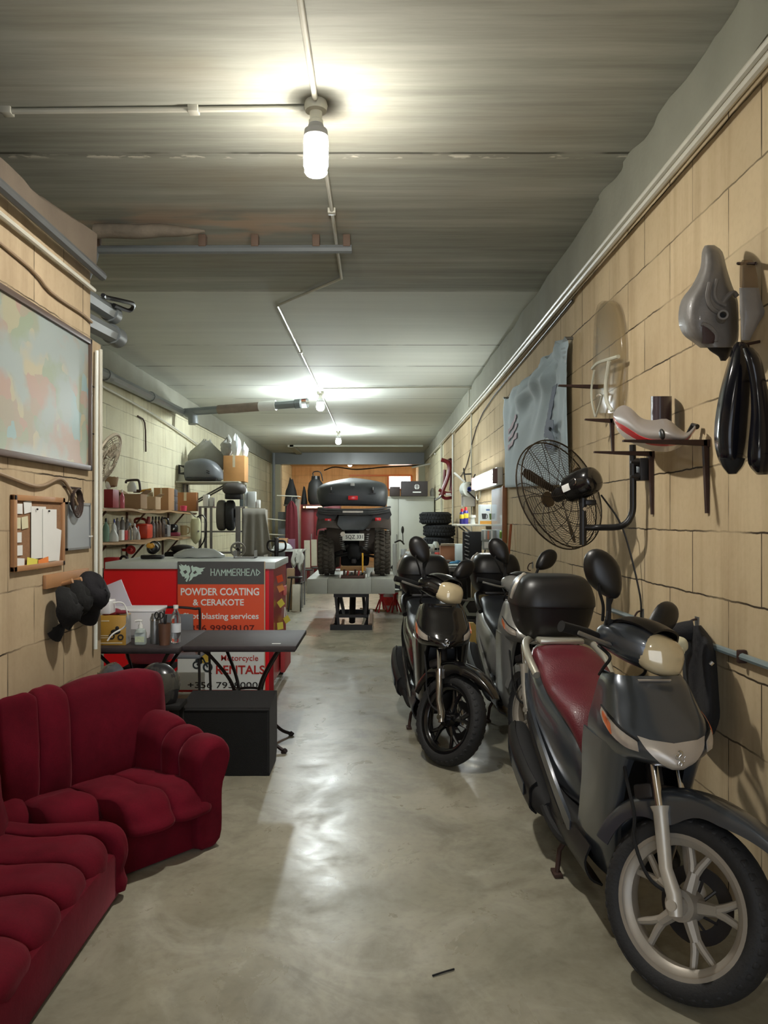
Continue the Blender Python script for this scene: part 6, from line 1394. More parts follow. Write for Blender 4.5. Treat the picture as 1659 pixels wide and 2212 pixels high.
# pallet truck handle behind the counter
t = thing('pallet_truck', 'pallet truck whose black loop handle rises behind the counter', 'pallet truck', (-1.055, 8.15, 0))
HB = at(597, 1180, 8.15); hz = HB.z
obj('handle_post', MB().cyl((0, .0, .22), (-.0, 0, hz - .05), .022).bb(-.022, .022, -.02, .02, hz - .09, hz + .09, .006), BLACK_PL, t)
obj('handle_loop', MB().tube([(.0, 0, hz + .055), (.075, 0, hz + .055), (.095, 0, hz + .02), (.088, 0, hz - .03), (.04, 0, hz - .055), (-.04, 0, hz - .055), (-.088, 0, hz - .03), (-.095, 0, hz + .02), (-.075, 0, hz + .055)], .011, 8, closed=True, smooth=3), BLACK_PL, t)
obj('fork', MB().bb(-.42, -.28, .1, .9, .08, .13, .01), M_('truck_red', (150, 40, 36)), t); obj('fork', MB().bb(-.14, .0, .1, .9, .08, .13, .01), M_('truck_red', (150, 40, 36)), t)
obj('pump_body', MB().bb(-.22, .02, -.08, .12, .08, .34, .02), M_('truck_red', (150, 40, 36)), t)
for x in (-.16, -.04): obj('wheel', MB().cyl((x - .025, -.02, .075), (x + .025, -.02, .075), .074, n=18), BLACK_PL, t)

# ================================================================== LOADED TABLE AND CHAIRS FURTHER BACK
TY = 13.4
def tx(px, y=TY): return (px - VX) * y / F
t = thing('work_table', 'pale cluttered table beyond the counter, with a white cloth hanging off it', 'table', (tx(622), TY, 0)); zt = H - (1187 - VY) * TY / F
obj('table_top', MB().bb(-.33, .29, -.25, .3, zt - .03, zt, .004), M_('pale_top', (176, 180, 176), .5), t)
for x in (-.3, .26):
    for y in (-.2, .25): obj('leg', MB().bb(x - .015, x + .015, y - .015, y + .015, 0, zt - .03), STEEL, t)
obj('lower_shelf', MB().bb(-.31, .27, -.22, .27, .40, .42), DARK_STEEL, t)
sh = [[V((.10 + .19 * k / 8 + .02 * math.sin(k * 2 + i), -.262 - .01 * math.sin(k * 1.7 + i * .8) - .012 * (i > 1), zt + .006 - .05 * max(0, i - 1) * (1 + .3 * math.sin(k * 1.3)))) for k in range(9)] for i in range(8)]
sh[0] = [V((q.x, -.05, zt + .006)) for q in sh[0]]; sh[1] = [V((q.x, -.255, zt + .008)) for q in sh[1]]
solo('cloth', MB().sheet(sh, .008), M_('dusty_white_cloth', (186, 186, 176), .9), 'dusty white cloth hanging over the corner of the cluttered table', 'cloth', loc=(tx(622), TY, 0), ang=180)
def tbox(label, px0, px1, pt, z, m, y, d=.2, cat='box', name='box'):
    w = (px1 - px0) * y / F; h = (H - (pt - VY) * y / F) - z; return solo(name, MB().bb(-w / 2, w / 2, -d / 2, d / 2, 0, h, .005), m, label, cat, loc=V((tx((px0 + px1) / 2, y), y, z + .002)))
tbox('pale brown carton at the back of the cluttered table', 603, 622, 1163, zt, CARD, TY + .18, .14); tbox('violet carton at the back of the cluttered table', 623, 637, 1165, zt, M_('violet_card', (120, 84, 104), .8), TY + .18, .14)
bagm = [[V((.17 * r * math.cos(a * PI / 10), .10 * r * math.sin(a * PI / 10), z + .03 * mnoise.noise(V((a, i, 2))))) for a in range(20)] for i, (r, z) in enumerate(((.98, .03), (1, .05), (.8, .10), (.4, .13)))]
solo('white_bag', MB().loft(bagm), WB, 'bright white plastic bundle on the cluttered table, behind the loop handle', 'bag', loc=(tx(612), TY - .10, zt - .014), ang=40)
tbox('purple box standing on the lower shelf of the cluttered table', 618, 650, 1193, .421, M_('purple_board', (92, 40, 66), .6), TY, .2)
tbox('brown carton on the floor before the cluttered table', 620, 636, 1228, .002, CARD2, TY - .42, .14); 
t = thing('folding_stool', 'dark folding stool with a pale board leaning on it, before the cluttered table', 'stool', (tx(640, 12.9), 12.72, 0))
for s in (-1, 1): obj('leg', MB().cyl((s * .10, -.1, .001), (s * .06, .05, .55), .012), DARK_STEEL, t)
obj('seat', MB().bb(-.12, .12, -.08, .10, .54, .565, .006), DARK_STEEL, t); obj('leaning_board', MB().box((.03, -.14, .23), (.13, .02, .44), Matrix.Rotation(R(-7), 3, 'X'), .01), M_('pale_board', (186, 178, 160), .7), t)
for px, l, yc in ((664, 'left', 16.1), (679, 'right', 16.7)):
    t = thing('plastic_chair', l + ' of two pale chairs standing by the dark red lockers', 'chair', (tx(px, yc), yc, 0), R(12), 'pale chairs by the lockers'); zz = H - (1167 - VY) * 16.2 / F
    obj('backrest', MB().sheet([[V((x, .02 * (1 - (x / .08) ** 2) + (.06 * k / 4), .50 + (zz - .50) * k / 4)) for x in (-.06, -.03, 0, .03, .06)] for k in range(5)], .012), M_('chair_cream', (206, 202, 184), .5), t); obj('seat', MB().bb(-.075, .075, -.32, .0, .46, .485, .01), BLACK_PL, t)
    for x in (-.065, .065):
        for y in (-.3, -.02): obj('leg', MB().cyl((x, y, 0), (x * .9, y, .465), .01), STEEL, t)
# ================================================================== LOCKERS, CUPBOARD, HEATER
LY = 18.8
def lx(px, y=LY): return (px - VX) * y / F
t = thing('locker', 'tall dark red locker block left of the quad bike', 'locker', ((lx(650) + lx(735)) / 2, LY + .25, 0)); hw = (lx(735) - lx(650)) / 2; zl = H - (1090 - VY) * LY / F
MR = M_('maroon_steel', (104, 22, 28), .4, var=.1, scale=3)
obj('locker_body', MB().bb(-hw, hw, -.24, .25, 0, zl, .005), MR, t)
for k in range(3):
    a, b_ = -hw + 2 * hw * k / 3, -hw + 2 * hw * (k + 1) / 3; d = obj('door', MB().bb(a + .01, b_ - .01, -.255, -.24, .06, zl - .06, .003), MR, t); obj('handle', MB().bb(b_ - .07, b_ - .05, -.275, -.255, zl * .55, zl * .62), STEEL, d)
t = thing('side_shelf', 'grey upright board between the hanging coat and the lockers', 'board', (lx(648), LY - .3, 0)); obj('board_face', MB().bb(-.05, .04, -.30, .1, 0, zl + .12, .005), M_('grey_upright', (120, 114, 104), .7), t)
t = thing('hanging_coat', 'dark red coat hanging from a rail left of the lockers', 'coat', (lx(630, 18.0), 18.0, 0)); zc_ = H - (1082 - VY) * 18.2 / F
rows = [[V((w * math.cos(a * PI / 12), .06 * math.sin(a * PI / 12) * (1 + .3 * math.sin(a * 1.9)), zc_ - d)) for a in range(24)] for w, d in ((.02, 0), (.06, .05), (.12, .14), (.14, .4), (.15, .8), (.16, 1.15), (.15, 1.2))]
obj('coat_cloth', MB().loft(rows), M_('maroon_wool', (96, 26, 36), .9, scale=6), t, 60); obj('hanger', MB().tube([(0, 0, zc_), (.0, 0, zc_ + .06), (.02, 0, zc_ + .10), (.03, 0, zc_ + .085)], .008, 6), STEEL, t)
solo('coat_rail', MB().tube([(-.32, 0, 0), (.18, 0, -.02), (.20, .30, -.02)], .012, 8), WHITE_PVC, 'thin white rail above the dark red coat', 'rail', loc=(lx(632, 18.0) - .04, 18.0, zc_ + .118))
solo('shelf_rod', MB().cyl((-.66, 0, .06), (.28, 0, -.03), .014, n=8), WHITE_PVC, 'upper white rod crossing before the far left pier', 'rod', loc=(lx(596, 18.6), 18.6, H - 2 / F)); solo('shelf_rod', MB().cyl((-.66, 0, .03), (.28, 0, -.02), .014, n=8), WHITE_PVC, 'lower white rod crossing before the far left pier', 'rod', loc=(lx(596, 18.6), 18.6, H - .36))
tbox('tall grey carton standing beside the dark red coat', 602, 619, 1106, .002, M_('blue_grey_board', (104, 108, 112), .7), 19.6, .3)
t = thing('heater', 'glowing orange-red heater bar on the front of the lockers', 'heater', (lx(673, 18.4), LY - .05, H - (1095 - VY) * 18.4 / F))
obj('heater_case', MB().bb(-.24, .26, -.03, .03, -.05, .05, .005), DARK_STEEL, t); obj('heater_bar', MB().cyl((-.16, -.04, 0), (.22, -.04, 0), .022, n=12), emit('heater_glow', (1.0, .30, .12), 14), t); obj('heater_bulb', MB().ell((-.21, -.04, 0), (.02, .02, .02)), emit('heater_glow2', (1.0, .30, .12), 9), t)
# stuff on top of the lockers
def sack(label, px, py0, py1, w, y, seed):
    z0, z1 = zl + .006, H - (py0 - VY) * y / F; t = thing('refuse_sack', label, 'bag', (lx(px, y), y, z0), 0, 'black sacks on the lockers'); rows = []
    for i in range(8):
        u = i / 7; rows.append([V((w * (1 - .75 * u ** 1.6) * math.cos(a * PI / 9) * (1 + .25 * mnoise.noise(V((a * .6, u * 3, seed)))), .15 * (1 - .7 * u) * math.sin(a * PI / 9), (z1 - z0) * u * (1 + .15 * mnoise.noise(V((a * .5, seed, 1))) * u))) for a in range(18)])
    obj('sack_film', MB().loft(rows), BLACK_MATT, t, 40)
sack('left black sack heaped on top of the lockers and upright board', 657, 1052, 1080, .075, 19.1, 3)
solo('top_shelf', MB().bb(-.36, .0, -.2, .2, -.03, 0).bb(-.34, -.3, -.05, .05, -zl, -.02), DARK_STEEL, 'dark shelf at locker height over the red coat', 'shelf', loc=(lx(650) - .06, LY + .2, zl + .0))
sack('right-angled heap of black sacks over the hanging coat', 629, 1036, 1080, .17, 18.95, 8)
t = thing('black_drum', 'round black drum with a wire handle on the lockers', 'drum', (lx(682, 19.0), 19.0, zl + .006)); zd = H - (1036 - VY) * 19 / F - zl
obj('drum_body', MB().lathe([(0, 0), (.14, 0), (.19, .10), (.20, zd * .55), (.17, zd * .85), (.10, zd), (0, zd)], n=22), M_('sooty', (32, 32, 32), .6), t); obj('cap', MB().cyl((0, 0, zd), (0, 0, zd + .08), .11, .10), BLACK_PL, t)
obj('handle', MB().tube([(-.05, -.1, zd + .06), (-.05, -.1, zd + .17), (.12, -.1, zd + .17), (.18, -.1, zd - .05)], .014, 8, smooth=3), BLACK_PL, t)
# grey cupboard
KY = 18.7; t = thing('cupboard', 'tall pale grey steel cupboard right of the quad bike', 'cupboard', ((lx(836, KY) + 1.37) / 2, KY + .25, 0)); hw = (1.37 - lx(836, KY)) / 2; zk = H - (1073 - VY) * KY / F
CG = M_('pale_grey_steel', (186, 188, 180), .4, var=.08, scale=3)
obj('cupboard_body', MB().bb(-hw, hw, -.24, .25, 0, zk, .004), CG, t); obj('top_edge', MB().bb(-hw - .01, hw + .01, -.265, -.24, zk - .03, zk + .01), CG, t)
for a, b_ in ((-hw + .01, lx(861, KY) - t.location.x - .006), (lx(861, KY) - t.location.x + .006, hw - .01)):
    d = obj('door', MB().bb(a, b_, -.256, -.24, .06, zk - .04, .002), CG, t); obj('handle', MB().bb(b_ - .05, b_ - .03, -.28, -.256, 1.0, 1.14), STEEL, d)
def dbox(label, px0, px1, py, y, m, d=.3):
    w = (px1 - px0) * y / F; h = (H - (py - VY) * y / F) - zk; t = thing('box', label, 'box', (lx((px0 + px1) / 2, y), y, zk + .012), 0, 'dark boxes on the grey cupboard'); obj('box_body', MB().bb(-w / 2, w / 2, -d / 2, d / 2, 0, h, .008), m, t); return t, w, h
dbox('plain dark box on the grey cupboard, beside the quad bike box', 842, 864, 1053, 18.75, M_('umber_box', (58, 48, 46), .6))
t, w, h = dbox('dark box with a round white emblem on the grey cupboard', 866, 923, 1041, 18.7, M_('charcoal_box', (64, 58, 60), .6))
em = MB().lathe([(.0, 0), (.062, 0), (.062, .003), (0, .003)], (.06, -.153, h * .62), (0, 1, 0), 24); obj('emblem', em, S_W, t); obj('emblem_cross', MB().bb(.052, .068, -.1585, -.155, h * .62 - .062, h * .62 + .062).bb(-.002, .122, -.1585, -.155, h * .62 - .006, h * .62 + .006).bb(.01, .11, -.1585, -.155, h * .62 + .03, h * .62 + .038), M_('charcoal_box', (64, 58, 60)), t); obj('printed_line', MB().bb(-.04, .16, -.154, -.1505, h * .22, h * .30), S_W, t)
solo('plastic_bottle', MB().lathe([(0, 0), (.05, 0), (.06, .1), (.04, .17), (.015, .2), (0, .2)], n=14), M_('grey_clear', (150, 150, 146), .4), 'grey plastic bottle on the cupboard edge near the hanging red frames', 'bottle', loc=(lx(934, 18.72), 18.72, zk + .012))
# covered motorcycle before the cupboard
t = thing('covered_motorcycle', 'motorcycle under a beige cover before the grey cupboard', 'motorcycle', (lx(895, 16.4), 16.4, 0)); rows = []
for i in range(12):
    u = i / 11; x = -.30 + .60 * u; top = .42 + .72 * math.sin(PI * (.12 + .5 * u)) ** 1.4 * (1 if u < .9 else .95); rows.append([V((x, -.2 * math.cos(a * PI / 8) * (1 + .1 * math.sin(u * 20)), max(.05, top * math.sin(a * PI / 8) ** .5))) for a in range(9)])
obj('cover', MB().sheet(rows, .01), M_('beige_cover', (182, 174, 158), .85), t, 180); obj('handlebar', MB().tube([(-.42, -.2, 1.02), (-.30, -.15, 1.06), (-.22, 0, .98)], .018, 8, smooth=3), BLACK_PL, t); obj('mirror', MB().ell((-.25, -.1, 1.28), (.03, .02, .08)).cyl((-.24, -.1, 1.02), (-.25, -.1, 1.25), .008), BLACK_PL, t); obj('front_frame', MB().bb(-.46, -.36, -.22, -.1, .3, 1.0, .03), M_('silver_frame', (160, 162, 160), .35), t)
for x in (-.28, .26): obj('wheel', MB().lathe([(.20, -.05), (.29, -.06), (.30, 0), (.29, .06), (.20, .05)], (x, 0, .30), (0, 1, 0), 28, closed=True), RUBBER, t)

# ================================================================== RIGHT SIDE WORKSHOP
BZ = .93; BY = 12.0
BENCH = M_('dark_bench', (52, 50, 50), .6)
t = thing('workbench', 'long dark workbench beyond the scooters, covered in tools', 'bench', (.82, BY + .35, 0)); bx0 = (868 - VX) * BY / F - .82
obj('bench_top', MB().bb(bx0, .565, -.35, .35, BZ - .05, BZ, .004), M_('bench_top_grey', (96, 96, 94), .6, scale=9, var=.3), t); obj('bench_front', MB().bb(bx0 + .02, .56, -.33, -.30, .05, BZ - .05), BLACK_MATT, t); obj('bench_side', MB().bb(bx0 + .02, bx0 + .05, -.30, .33, .0, BZ - .05), BLACK_MATT, t); obj('bench_side', MB().bb(.53, .56, -.30, .33, .0, BZ - .05), BLACK_MATT, t)
t = thing('side_bench', 'nearer dark bench along the right wall, under the shelf of boxes', 'bench', (1.12, 10.5, 0))
obj('bench_top', MB().bb(-.30, .27, -1.28, 1.10, BZ - .05, BZ, .004), M_('bench_top_grey', (96, 96, 94)), t)
for x in (-.27, .24):
    for y in (-1.22, 1.04): obj('leg', MB().bb(x - .025, x + .025, y - .025, y + .025, 0, BZ - .05), BENCH, t)
def bpt(px, y): return V(((px - VX) * y / F, y, BZ + .002))
t = thing('bench_grinder', 'pale grey bench grinder on the far workbench', 'machine', bpt(921, 12.15)); obj('motor', MB().cyl((-.10, 0, .12), (.10, 0, .12), .065, n=18).ell((-.10, 0, .12), (.03, .064, .064)).ell((.10, 0, .12), (.03, .064, .064)), M_('machine_grey', (170, 176, 170), .4), t); obj('stand', MB().bb(-.07, .07, -.06, .06, 0, .07, .01), M_('machine_grey', (170, 176, 170)), t); obj('badge', MB().cyl((.04, -.064, .13), (.04, -.07, .13), .02), BLACK_PL, t)
t = thing('clamp_lamp', 'pale domed lamp standing on the workbench behind the black scooter', 'lamp', bpt(941, 12.25)); obj('dome', MB().lathe([(0, .22), (.03, .22), (.055, .17), (.055, .12), (0, .12)], n=16), M_('machine_grey', (170, 176, 170)), t)
for x in (-.03, .03): obj('stem', MB().cyl((x, 0, 0), (x, 0, .12), .008), STEEL, t)
t = carton('carton', 'open brown carton on the bench with pale flaps', bpt(967, 10.9), (.215, .2, .20), M_('brown_carton', (146, 100, 72), .85), group=None); obj('flap', MB().box((.0, -.13, .215), (.22, .10, .004), Matrix.Rotation(R(-22), 3, 'X')), M_('flap_cream', (212, 200, 176), .8), t)
solo('white_box', MB().bb(-.05, .05, -.06, .06, 0, .235, .004), M_('bluish_white', (196, 210, 214), .5), 'tall bluish-white box on the bench beside the open carton', 'box', loc=bpt(991, 10.6)); 
solo('blue_rag', MB().ell((0, 0, .022), (.075, .06, .02)).ell((.04, .02, .036), (.04, .04, .02)), M_('blue_rag', (74, 148, 196), .9), 'bright blue rag on the near end of the side bench', 'cloth', loc=bpt(983, 9.75))
solo('grey_cloth', MB().ell((0, 0, .015), (.10, .08, .014)), M_('pale_rag', (170, 176, 172), .9), 'pale grey cloth on the near end of the side bench', 'cloth', loc=bpt(983, 9.42))
for px, y, l, c, r in ((956, 10.3, 'bent black pliers on the side bench before the carton', (40, 34, 34), 30), (968, 9.95, 'brown wooden clamp on the side bench before the carton', (106, 74, 60), -25), (905, 12.05, 'steel vice jaw at the left end of the far workbench', (150, 154, 152), 8)):
    t = thing('hand_tool', l, 'tool', bpt(px, y), R(r)); mm = M_('tool_%d' % px, c, .4)
    obj('tool_handle', MB().tube([(-.08, -.03, .012), (-.02, 0, .02), (.06, .0, .02)], .010, 6, smooth=3), mm, t); obj('tool_handle', MB().tube([(-.08, .03, .012), (-.02, 0, .024), (.06, .0, .024)], .010, 6, smooth=3), mm, t); obj('tool_head', MB().bb(.05, .12, -.02, .02, .004, .03, .006), STEEL, t)
for k, (px, y, hh, c, l) in enumerate(((882, 12.1, .06, (200, 206, 204), 'white tin at the left end of the far workbench'), (945, 12.0, .05, (176, 60, 50), 'small red tin on the far workbench'), (872, 12.3, .09, (150, 152, 150), 'grey tin at the back left of the far workbench'), (896, 12.35, .07, (186, 186, 180), 'pale tin behind the mirror on the far workbench'))): solo('tin', MB().lathe([(0, 0), (.045, 0), (.045, hh), (.04, hh + .01), (0, hh + .01)], n=16), M_('tin%d' % k, c, .4), l, 'tin', 'tins on the far workbench', loc=bpt(px, y))
# tool panel and holders at the near end of the side bench
t = thing('tool_rack', 'black tool panel standing at the near end of the side bench', 'panel', V((1.165, 9.42, BZ + .002)))
obj('panel_board', MB().bb(-.13, .10, .0, .03, 0, .42, .003), BLACK_MATT, t); obj('panel_side', MB().bb(-.13, -.10, -.03, .0, .0, .42), BLACK_PL, t)
mb = MB()
for k in range(9): mb.box((-.09 + .012 * (k % 2), -.035, .05 + k * .045), (.05, .02, .014), Matrix.Rotation(R(20), 3, 'Y'), .003)
obj('tool_strip', mb, STEEL, t)
t = thing('wall_box', 'grey box with hanging wires and a white label under the boxed shelf', 'meter', V((XR, 9.0, 1.27))); obj('box_case', MB().bb(-.19, -.002, -.06, .06, -.02, .11, .005), M_('meter_grey', (150, 156, 152), .4), t); obj('label', MB().bb(-.17, -.05, -.063, -.0605, -.10, -.03), PAPER, t); obj('box_lower', MB().bb(-.18, -.04, -.06, .06, -.12, -.02), M_('meter_grey', (150, 156, 152)), t)
for k in range(4): obj('fuse', MB().bb(-.175 + k * .04, -.155 + k * .04, -.066, -.06, .0, .10), (PAPER, M_('fuse_orange', (210, 130, 96)), PAPER, STEEL)[k], t)
obj('cable', MB().tube([(-.15, 0, -.12), (-.17, -.02, -.24), (-.10, -.03, -.30), (-.05, -.01, -.24), (-.06, 0, -.12)], .008, 6, smooth=5), BLACK_PL, t)
t = thing('boxed_shelf', 'pale shelf of cans and boxes standing out from the right wall', 'shelf', (1.19, 9.75, 1.44)); obj('board', MB().bb(-.225, .208, -.32, .32, -.022, 0, .003), M_('white_shelf', (206, 204, 190), .5), t)
for y in (-.28, .28): obj('strut', MB().cyl((-.15, y, -.02), (.2, y, -.30), .010), STEEL, t)
def shp(px, y, z=1.442): return V(((px - VX) * y / F, y, z))
for px, l, mm, cc, h, r in ((998, 'blue and yellow aerosol can with red cap on the boxed shelf', (44, 40, 110), (176, 30, 36), .19, .03), (1006, 'second blue aerosol can with red cap, nearer the jar', (60, 50, 130), (190, 40, 40), .21, .032)):
    t = thing('spray_can', l, 'can', shp(px, 9.6), 0, 'aerosol cans on the boxed shelf'); obj('can_body', MB().lathe([(0, 0), (r, 0), (r, h * .72), (r * .7, h * .8), (0, h * .8)], n=16), M_('can_%d' % px, mm, .3), t); obj('cap', MB().lathe([(0, h * .8), (r * .6, h * .8), (r * .5, h), (0, h)], n=12), M_('capred%d' % px, cc, .4), t); obj('label', MB().lathe([(r + .0005, h * .35), (r + .0015, h * .36), (r + .0015, h * .62), (r + .0005, h * .63)], n=16, closed=True), M_('yellow_label', (222, 196, 60), .5), t)
t = thing('jar', 'white jar with a screw lid on the boxed shelf', 'jar', shp(1021, 9.6)); obj('jar_body', MB().lathe([(0, 0), (.035, 0), (.026, .05), (.028, .08), (0, .08)], n=16), WHT, t); obj('lid', MB().lathe([(0, .08), (.04, .08), (.038, .11), (0, .112)], n=16), PAPER, t)
t = thing('jug_box', 'white and orange box printed with water jugs on the boxed shelf', 'box', shp(1057, 9.62)); w = (1078 - 1035) * 9.62 / F; hh = (H - (1090 - VY) * 9.6 / F) - 1.442
obj('box_body', MB().bb(-w / 2, w / 2, -.07, .10, 0, hh, .003), M_('box_white', (216, 226, 230), .5), t); obj('orange_base', MB().bb(-w / 2 - .001, w / 2 + .001, -.0715, -.0702, .0, .04), M_('box_orange', (224, 164, 70), .5), t)
for x0, mm in ((-.075, M_('jug_print_grey', (60, 62, 66), .5)), (.095, M_('jug_print_pale', (150, 160, 166), .5))):
    obj('jug_print', MB().prism([(x0 - .03, .13), (x0 + .03, .13), (x0 + .022, .062), (x0 - .022, .062)], (0, -.0705, 0), (1, 0, 0), (0, 0, 1), .0015).tube([(x0 + .03, -.071, .12), (x0 + .042, -.071, .11), (x0 + .036, -.071, .075), (x0 + .024, -.071, .07)], .004, 5, smooth=3), mm, t)
obj('green_print', MB().prism([(-.012, .13), (.034, .13), (.028, .055), (-.006, .055)], (0, -.0705, 0), (1, 0, 0), (0, 0, 1), .0015), M_('green_print', (80, 110, 60), .5), t); obj('blue_print', MB().prism([(-.05, .185), (-.005, .185), (-.005, .165), (-.05, .165)], (0, -.0705, 0), (1, 0, 0), (0, 0, 1), .0015), M_('blue_print', (86, 120, 176), .5), t)
# little rack of cans above
t = thing('can_rack', 'small white wall rack of cans above the boxed shelf', 'rack', (XR, 11.25, 1.70)); obj('rack_shelf', MB().bb(-.17, -.003, -.14, .14, -.012, 0), PAPER, t); obj('rack_shelf', MB().bb(-.17, -.003, -.14, .14, .145, .157), PAPER, t)
for y in (-.135, .135): obj('rack_side', MB().bb(-.17, -.003, y - .004, y + .004, -.012, .20), PAPER, t)
for k, (y, c, z, l) in enumerate(((-.07, (190, 60, 56), .002, 'red can low in the small white wall rack'), (.05, (200, 206, 206), .002, 'white can low in the small white wall rack'), (-.05, (176, 180, 182), .159, 'pale can on top of the small white wall rack'), (.07, (186, 56, 52), .159, 'red can on top of the small white wall rack'))): solo('tin', MB().lathe([(0, 0), (.035, 0), (.035, .11), (.03, .118), (0, .118)], n=14), M_('racktin%d' % k, c, .35), l, 'tin', 'cans in the wall rack', loc=(XR - .09, 11.25 + y, 1.70 + z))
# glazed notice board, reel, frames
t = thing('notice_board', 'glazed notice board with a wooden edge under the strip light', 'board', (XR, 8.85, 1.555)); obj('board_panel', MB().bb(-.03, -.003, -.43, .45, -.30, .30), M_('notice_blue', (170, 190, 206), .5, scale=3, var=.25), t); obj('glass', MB().bb(-.036, -.031, -.42, .44, -.29, .29), mat('board_glass', (.86, .93, .96), .05, 0, .02, 3, alpha=.35, coat=.5), t); obj('frame', MB().bb(-.05, -.002, -.47, -.43, -.31, .31, .004), mat('brown_edge', hx(150, 100, 62), .5, 0, .2, 9), t); obj('green_clip', MB().box((-.045, -.30, -.22), (.02, .05, .08), Matrix.Rotation(R(25), 3, 'X'), .005), M_('lime', (130, 170, 70)), t)
t = thing('paper_reel', 'round white paper reel on a wall holder with rods, below the red frames', 'reel', at(1010, 1057, 10.95)); obj('reel', MB().lathe([(.035, -.05), (.105, -.05), (.105, .05), (.035, .05)], (0, 0, 0), (.45, -1, 0), 30, closed=True), M_('reel_white', (220, 226, 222), .7), t); obj('core', MB().lathe([(.024, -.055), (.036, -.055), (.036, .052), (.024, .052)], (0, 0, 0), (.45, -1, 0), 20, closed=True), M_('blue_core', (70, 90, 190), .5), t)
obj('white_arm', MB().cyl((-.19, 0, .235), (-.04, -.02, .10), .016), PAPER, t)
for a, b_ in (((.03, -.06, .05), (.10, -.06, .21)), ((-.01, -.07, -.03), (.10, -.06, -.13)), ((.0, .0, .0), (.11, .10, .0)), ((-.03, 0, .10), (-.05, .05, .30)), ((-.06, -.02, .21), (.05, -.02, .215))): obj('rod', MB().cyl(a, b_, .010), DARK_STEEL, t)
t = thing('bike_chassis', 'dark red tubular frames hung high on the right wall before the tyres', 'frame', (XR, 14.5, 2.3)); RF_ = M_('frame_red', (116, 34, 40), .4)
def fpx(px, py, x=1.30): q = at(px, py, 14.5); return V((q.x - XR, 0, q.z - 2.3))
for k, ps in enumerate((((953, 993), (966, 998), (971, 1012), (966, 1035), (957, 1058), (955, 1070)), ((971, 990), (979, 1012), (984, 1040), (983, 1062), (977, 1074)), ((974, 992), (977, 1030), (975, 1060)), ((948, 1058), (960, 1064), (972, 1066), (984, 1060)), ((950, 1066), (962, 1076), (980, 1074)), ((962, 1014), (960, 1050), (958, 1064)))): obj('chassis_tube', MB().tube([fpx(*q) + V((0, .05 * (k % 3), 0)) for q in ps], .038 - .004 * k * .5, 8, smooth=4), RF_, t)
obj('frame_plate', MB().box(fpx(968, 1068) + V((0, -.06, 0)), (.10, .02, .05), None, .005), PAPER, t); obj('wall_peg', MB().cyl(fpx(970, 992), V((-.002, 0, fpx(970, 992).z)), .014), IRON, t)
obj('spare_tube', MB().tube([fpx(940, 1080), fpx(950, 1074), fpx(957, 1062)], .02, 8, smooth=3), STEEL, t)
# tyre stack on a stand
TSX, TSY = at(946, 1122, 13.6).x, 13.6
solo('tyre_stand', MB().bb(-.28, .28, -.28, .28, 0, .975, .02), M_('stand_grey', (84, 84, 82), .6), 'grey block under the stack of black tyres', 'stand', loc=(TSX, TSY, 0))
TK = mat('black_knobbly', hx(26, 29, 33), .8, 0, .3, 30, .6, 60)
for k in range(3):
    prof = [(.16, .0), (.225, .0), (.262, .028), (.273, .068), (.273, .150), (.262, .19), (.225, .216), (.16, .216)]
    mb = MB().lathe(prof, (0, 0, 0), (0, 0, 1), 44, closed=True)
    for j in range(34):
        a = 2 * PI * j / 34
        for zz, o_ in ((.05, 0), (.108, .09), (.166, 0)): mb.box((.274 * math.cos(a + o_), .274 * math.sin(a + o_), zz), (.014, .032, .042), Matrix.Rotation(a + o_, 3, 'Z'), .003, 1)
    solo('tyre', mb, TK, ('lowest', 'middle', 'topmost')[k] + ' of the three knobbly black tyres stacked before the cupboard', 'tyre', 'stacked knobbly tyres', loc=(TSX + (.0, .02, -.045)[k], TSY, .977 + k * .218))
# clutter under the side bench
def clut(px, py, y): return at(px, py, y)
t = thing('crt_frame', 'grey plastic instrument frame lying under the side bench', 'frame', V((1.17, 9.50, .425))); obj('bezel', MB().lathe([(.085, -.03), (.13, -.02), (.13, .03), (.085, .03)], (0, 0, 0), (-.25, -1, .35), 6, closed=True), M_('bezel_grey', (120, 126, 112), .5), t); obj('screen', MB().cyl((-.0, .02, 0), (.004, .035, 0), .088, n=6), BLACK_PL, t)
solo('crate', MB().bb(-.2, .2, -.3, .3, 0, .30, .01), BLACK_PL, 'black crate on the floor under the side bench', 'crate', loc=(1.13, 9.68, 0))
solo('yellow_sack', MB().loft([[V((.20 * r * math.cos(a * PI / 9) * (1 + .2 * mnoise.noise(V((a, i, 4)))), .16 * r * math.sin(a * PI / 9), z + .03 * mnoise.noise(V((a, i, 9))) * (z > .01))) for a in range(18)] for i, (r, z) in enumerate(((.9, .004), (1.05, .05), (1, .18), (.7, .32), (.35, .40)))]), M_('yellow_sack', (176, 150, 84), .8), 'dull yellow sack on the floor between the black and silver scooters', 'bag', loc=(.96, 8.3, 0), ang=40)
solo('green_bottle', MB().lathe([(0, 0), (.06, 0), (.065, .12), (.05, .18), (.03, .20), (0, .20)], n=16), M_('lime_green', (120, 176, 96), .4), 'lime green bottle on the black crate under the side bench', 'bottle', loc=(.955, 9.48, .302)); 
solo('green_film', MB().loft([[V((.13 * r * math.cos(a * PI / 9) * (1 + .25 * mnoise.noise(V((a, i, 6)))), .12 * r * math.sin(a * PI / 9), z + .03 * mnoise.noise(V((a, i, 2))) * (z > .01))) for a in range(18)] for i, (r, z) in enumerate(((.9, .004), (1.05, .06), (.8, .2), (.3, .27)))]), M_('green_film', (120, 150, 104), .4), 'crumpled pale green plastic on the floor behind the silver scooter seat', 'bag', loc=(1.02, 8.75, 0), ang=40)
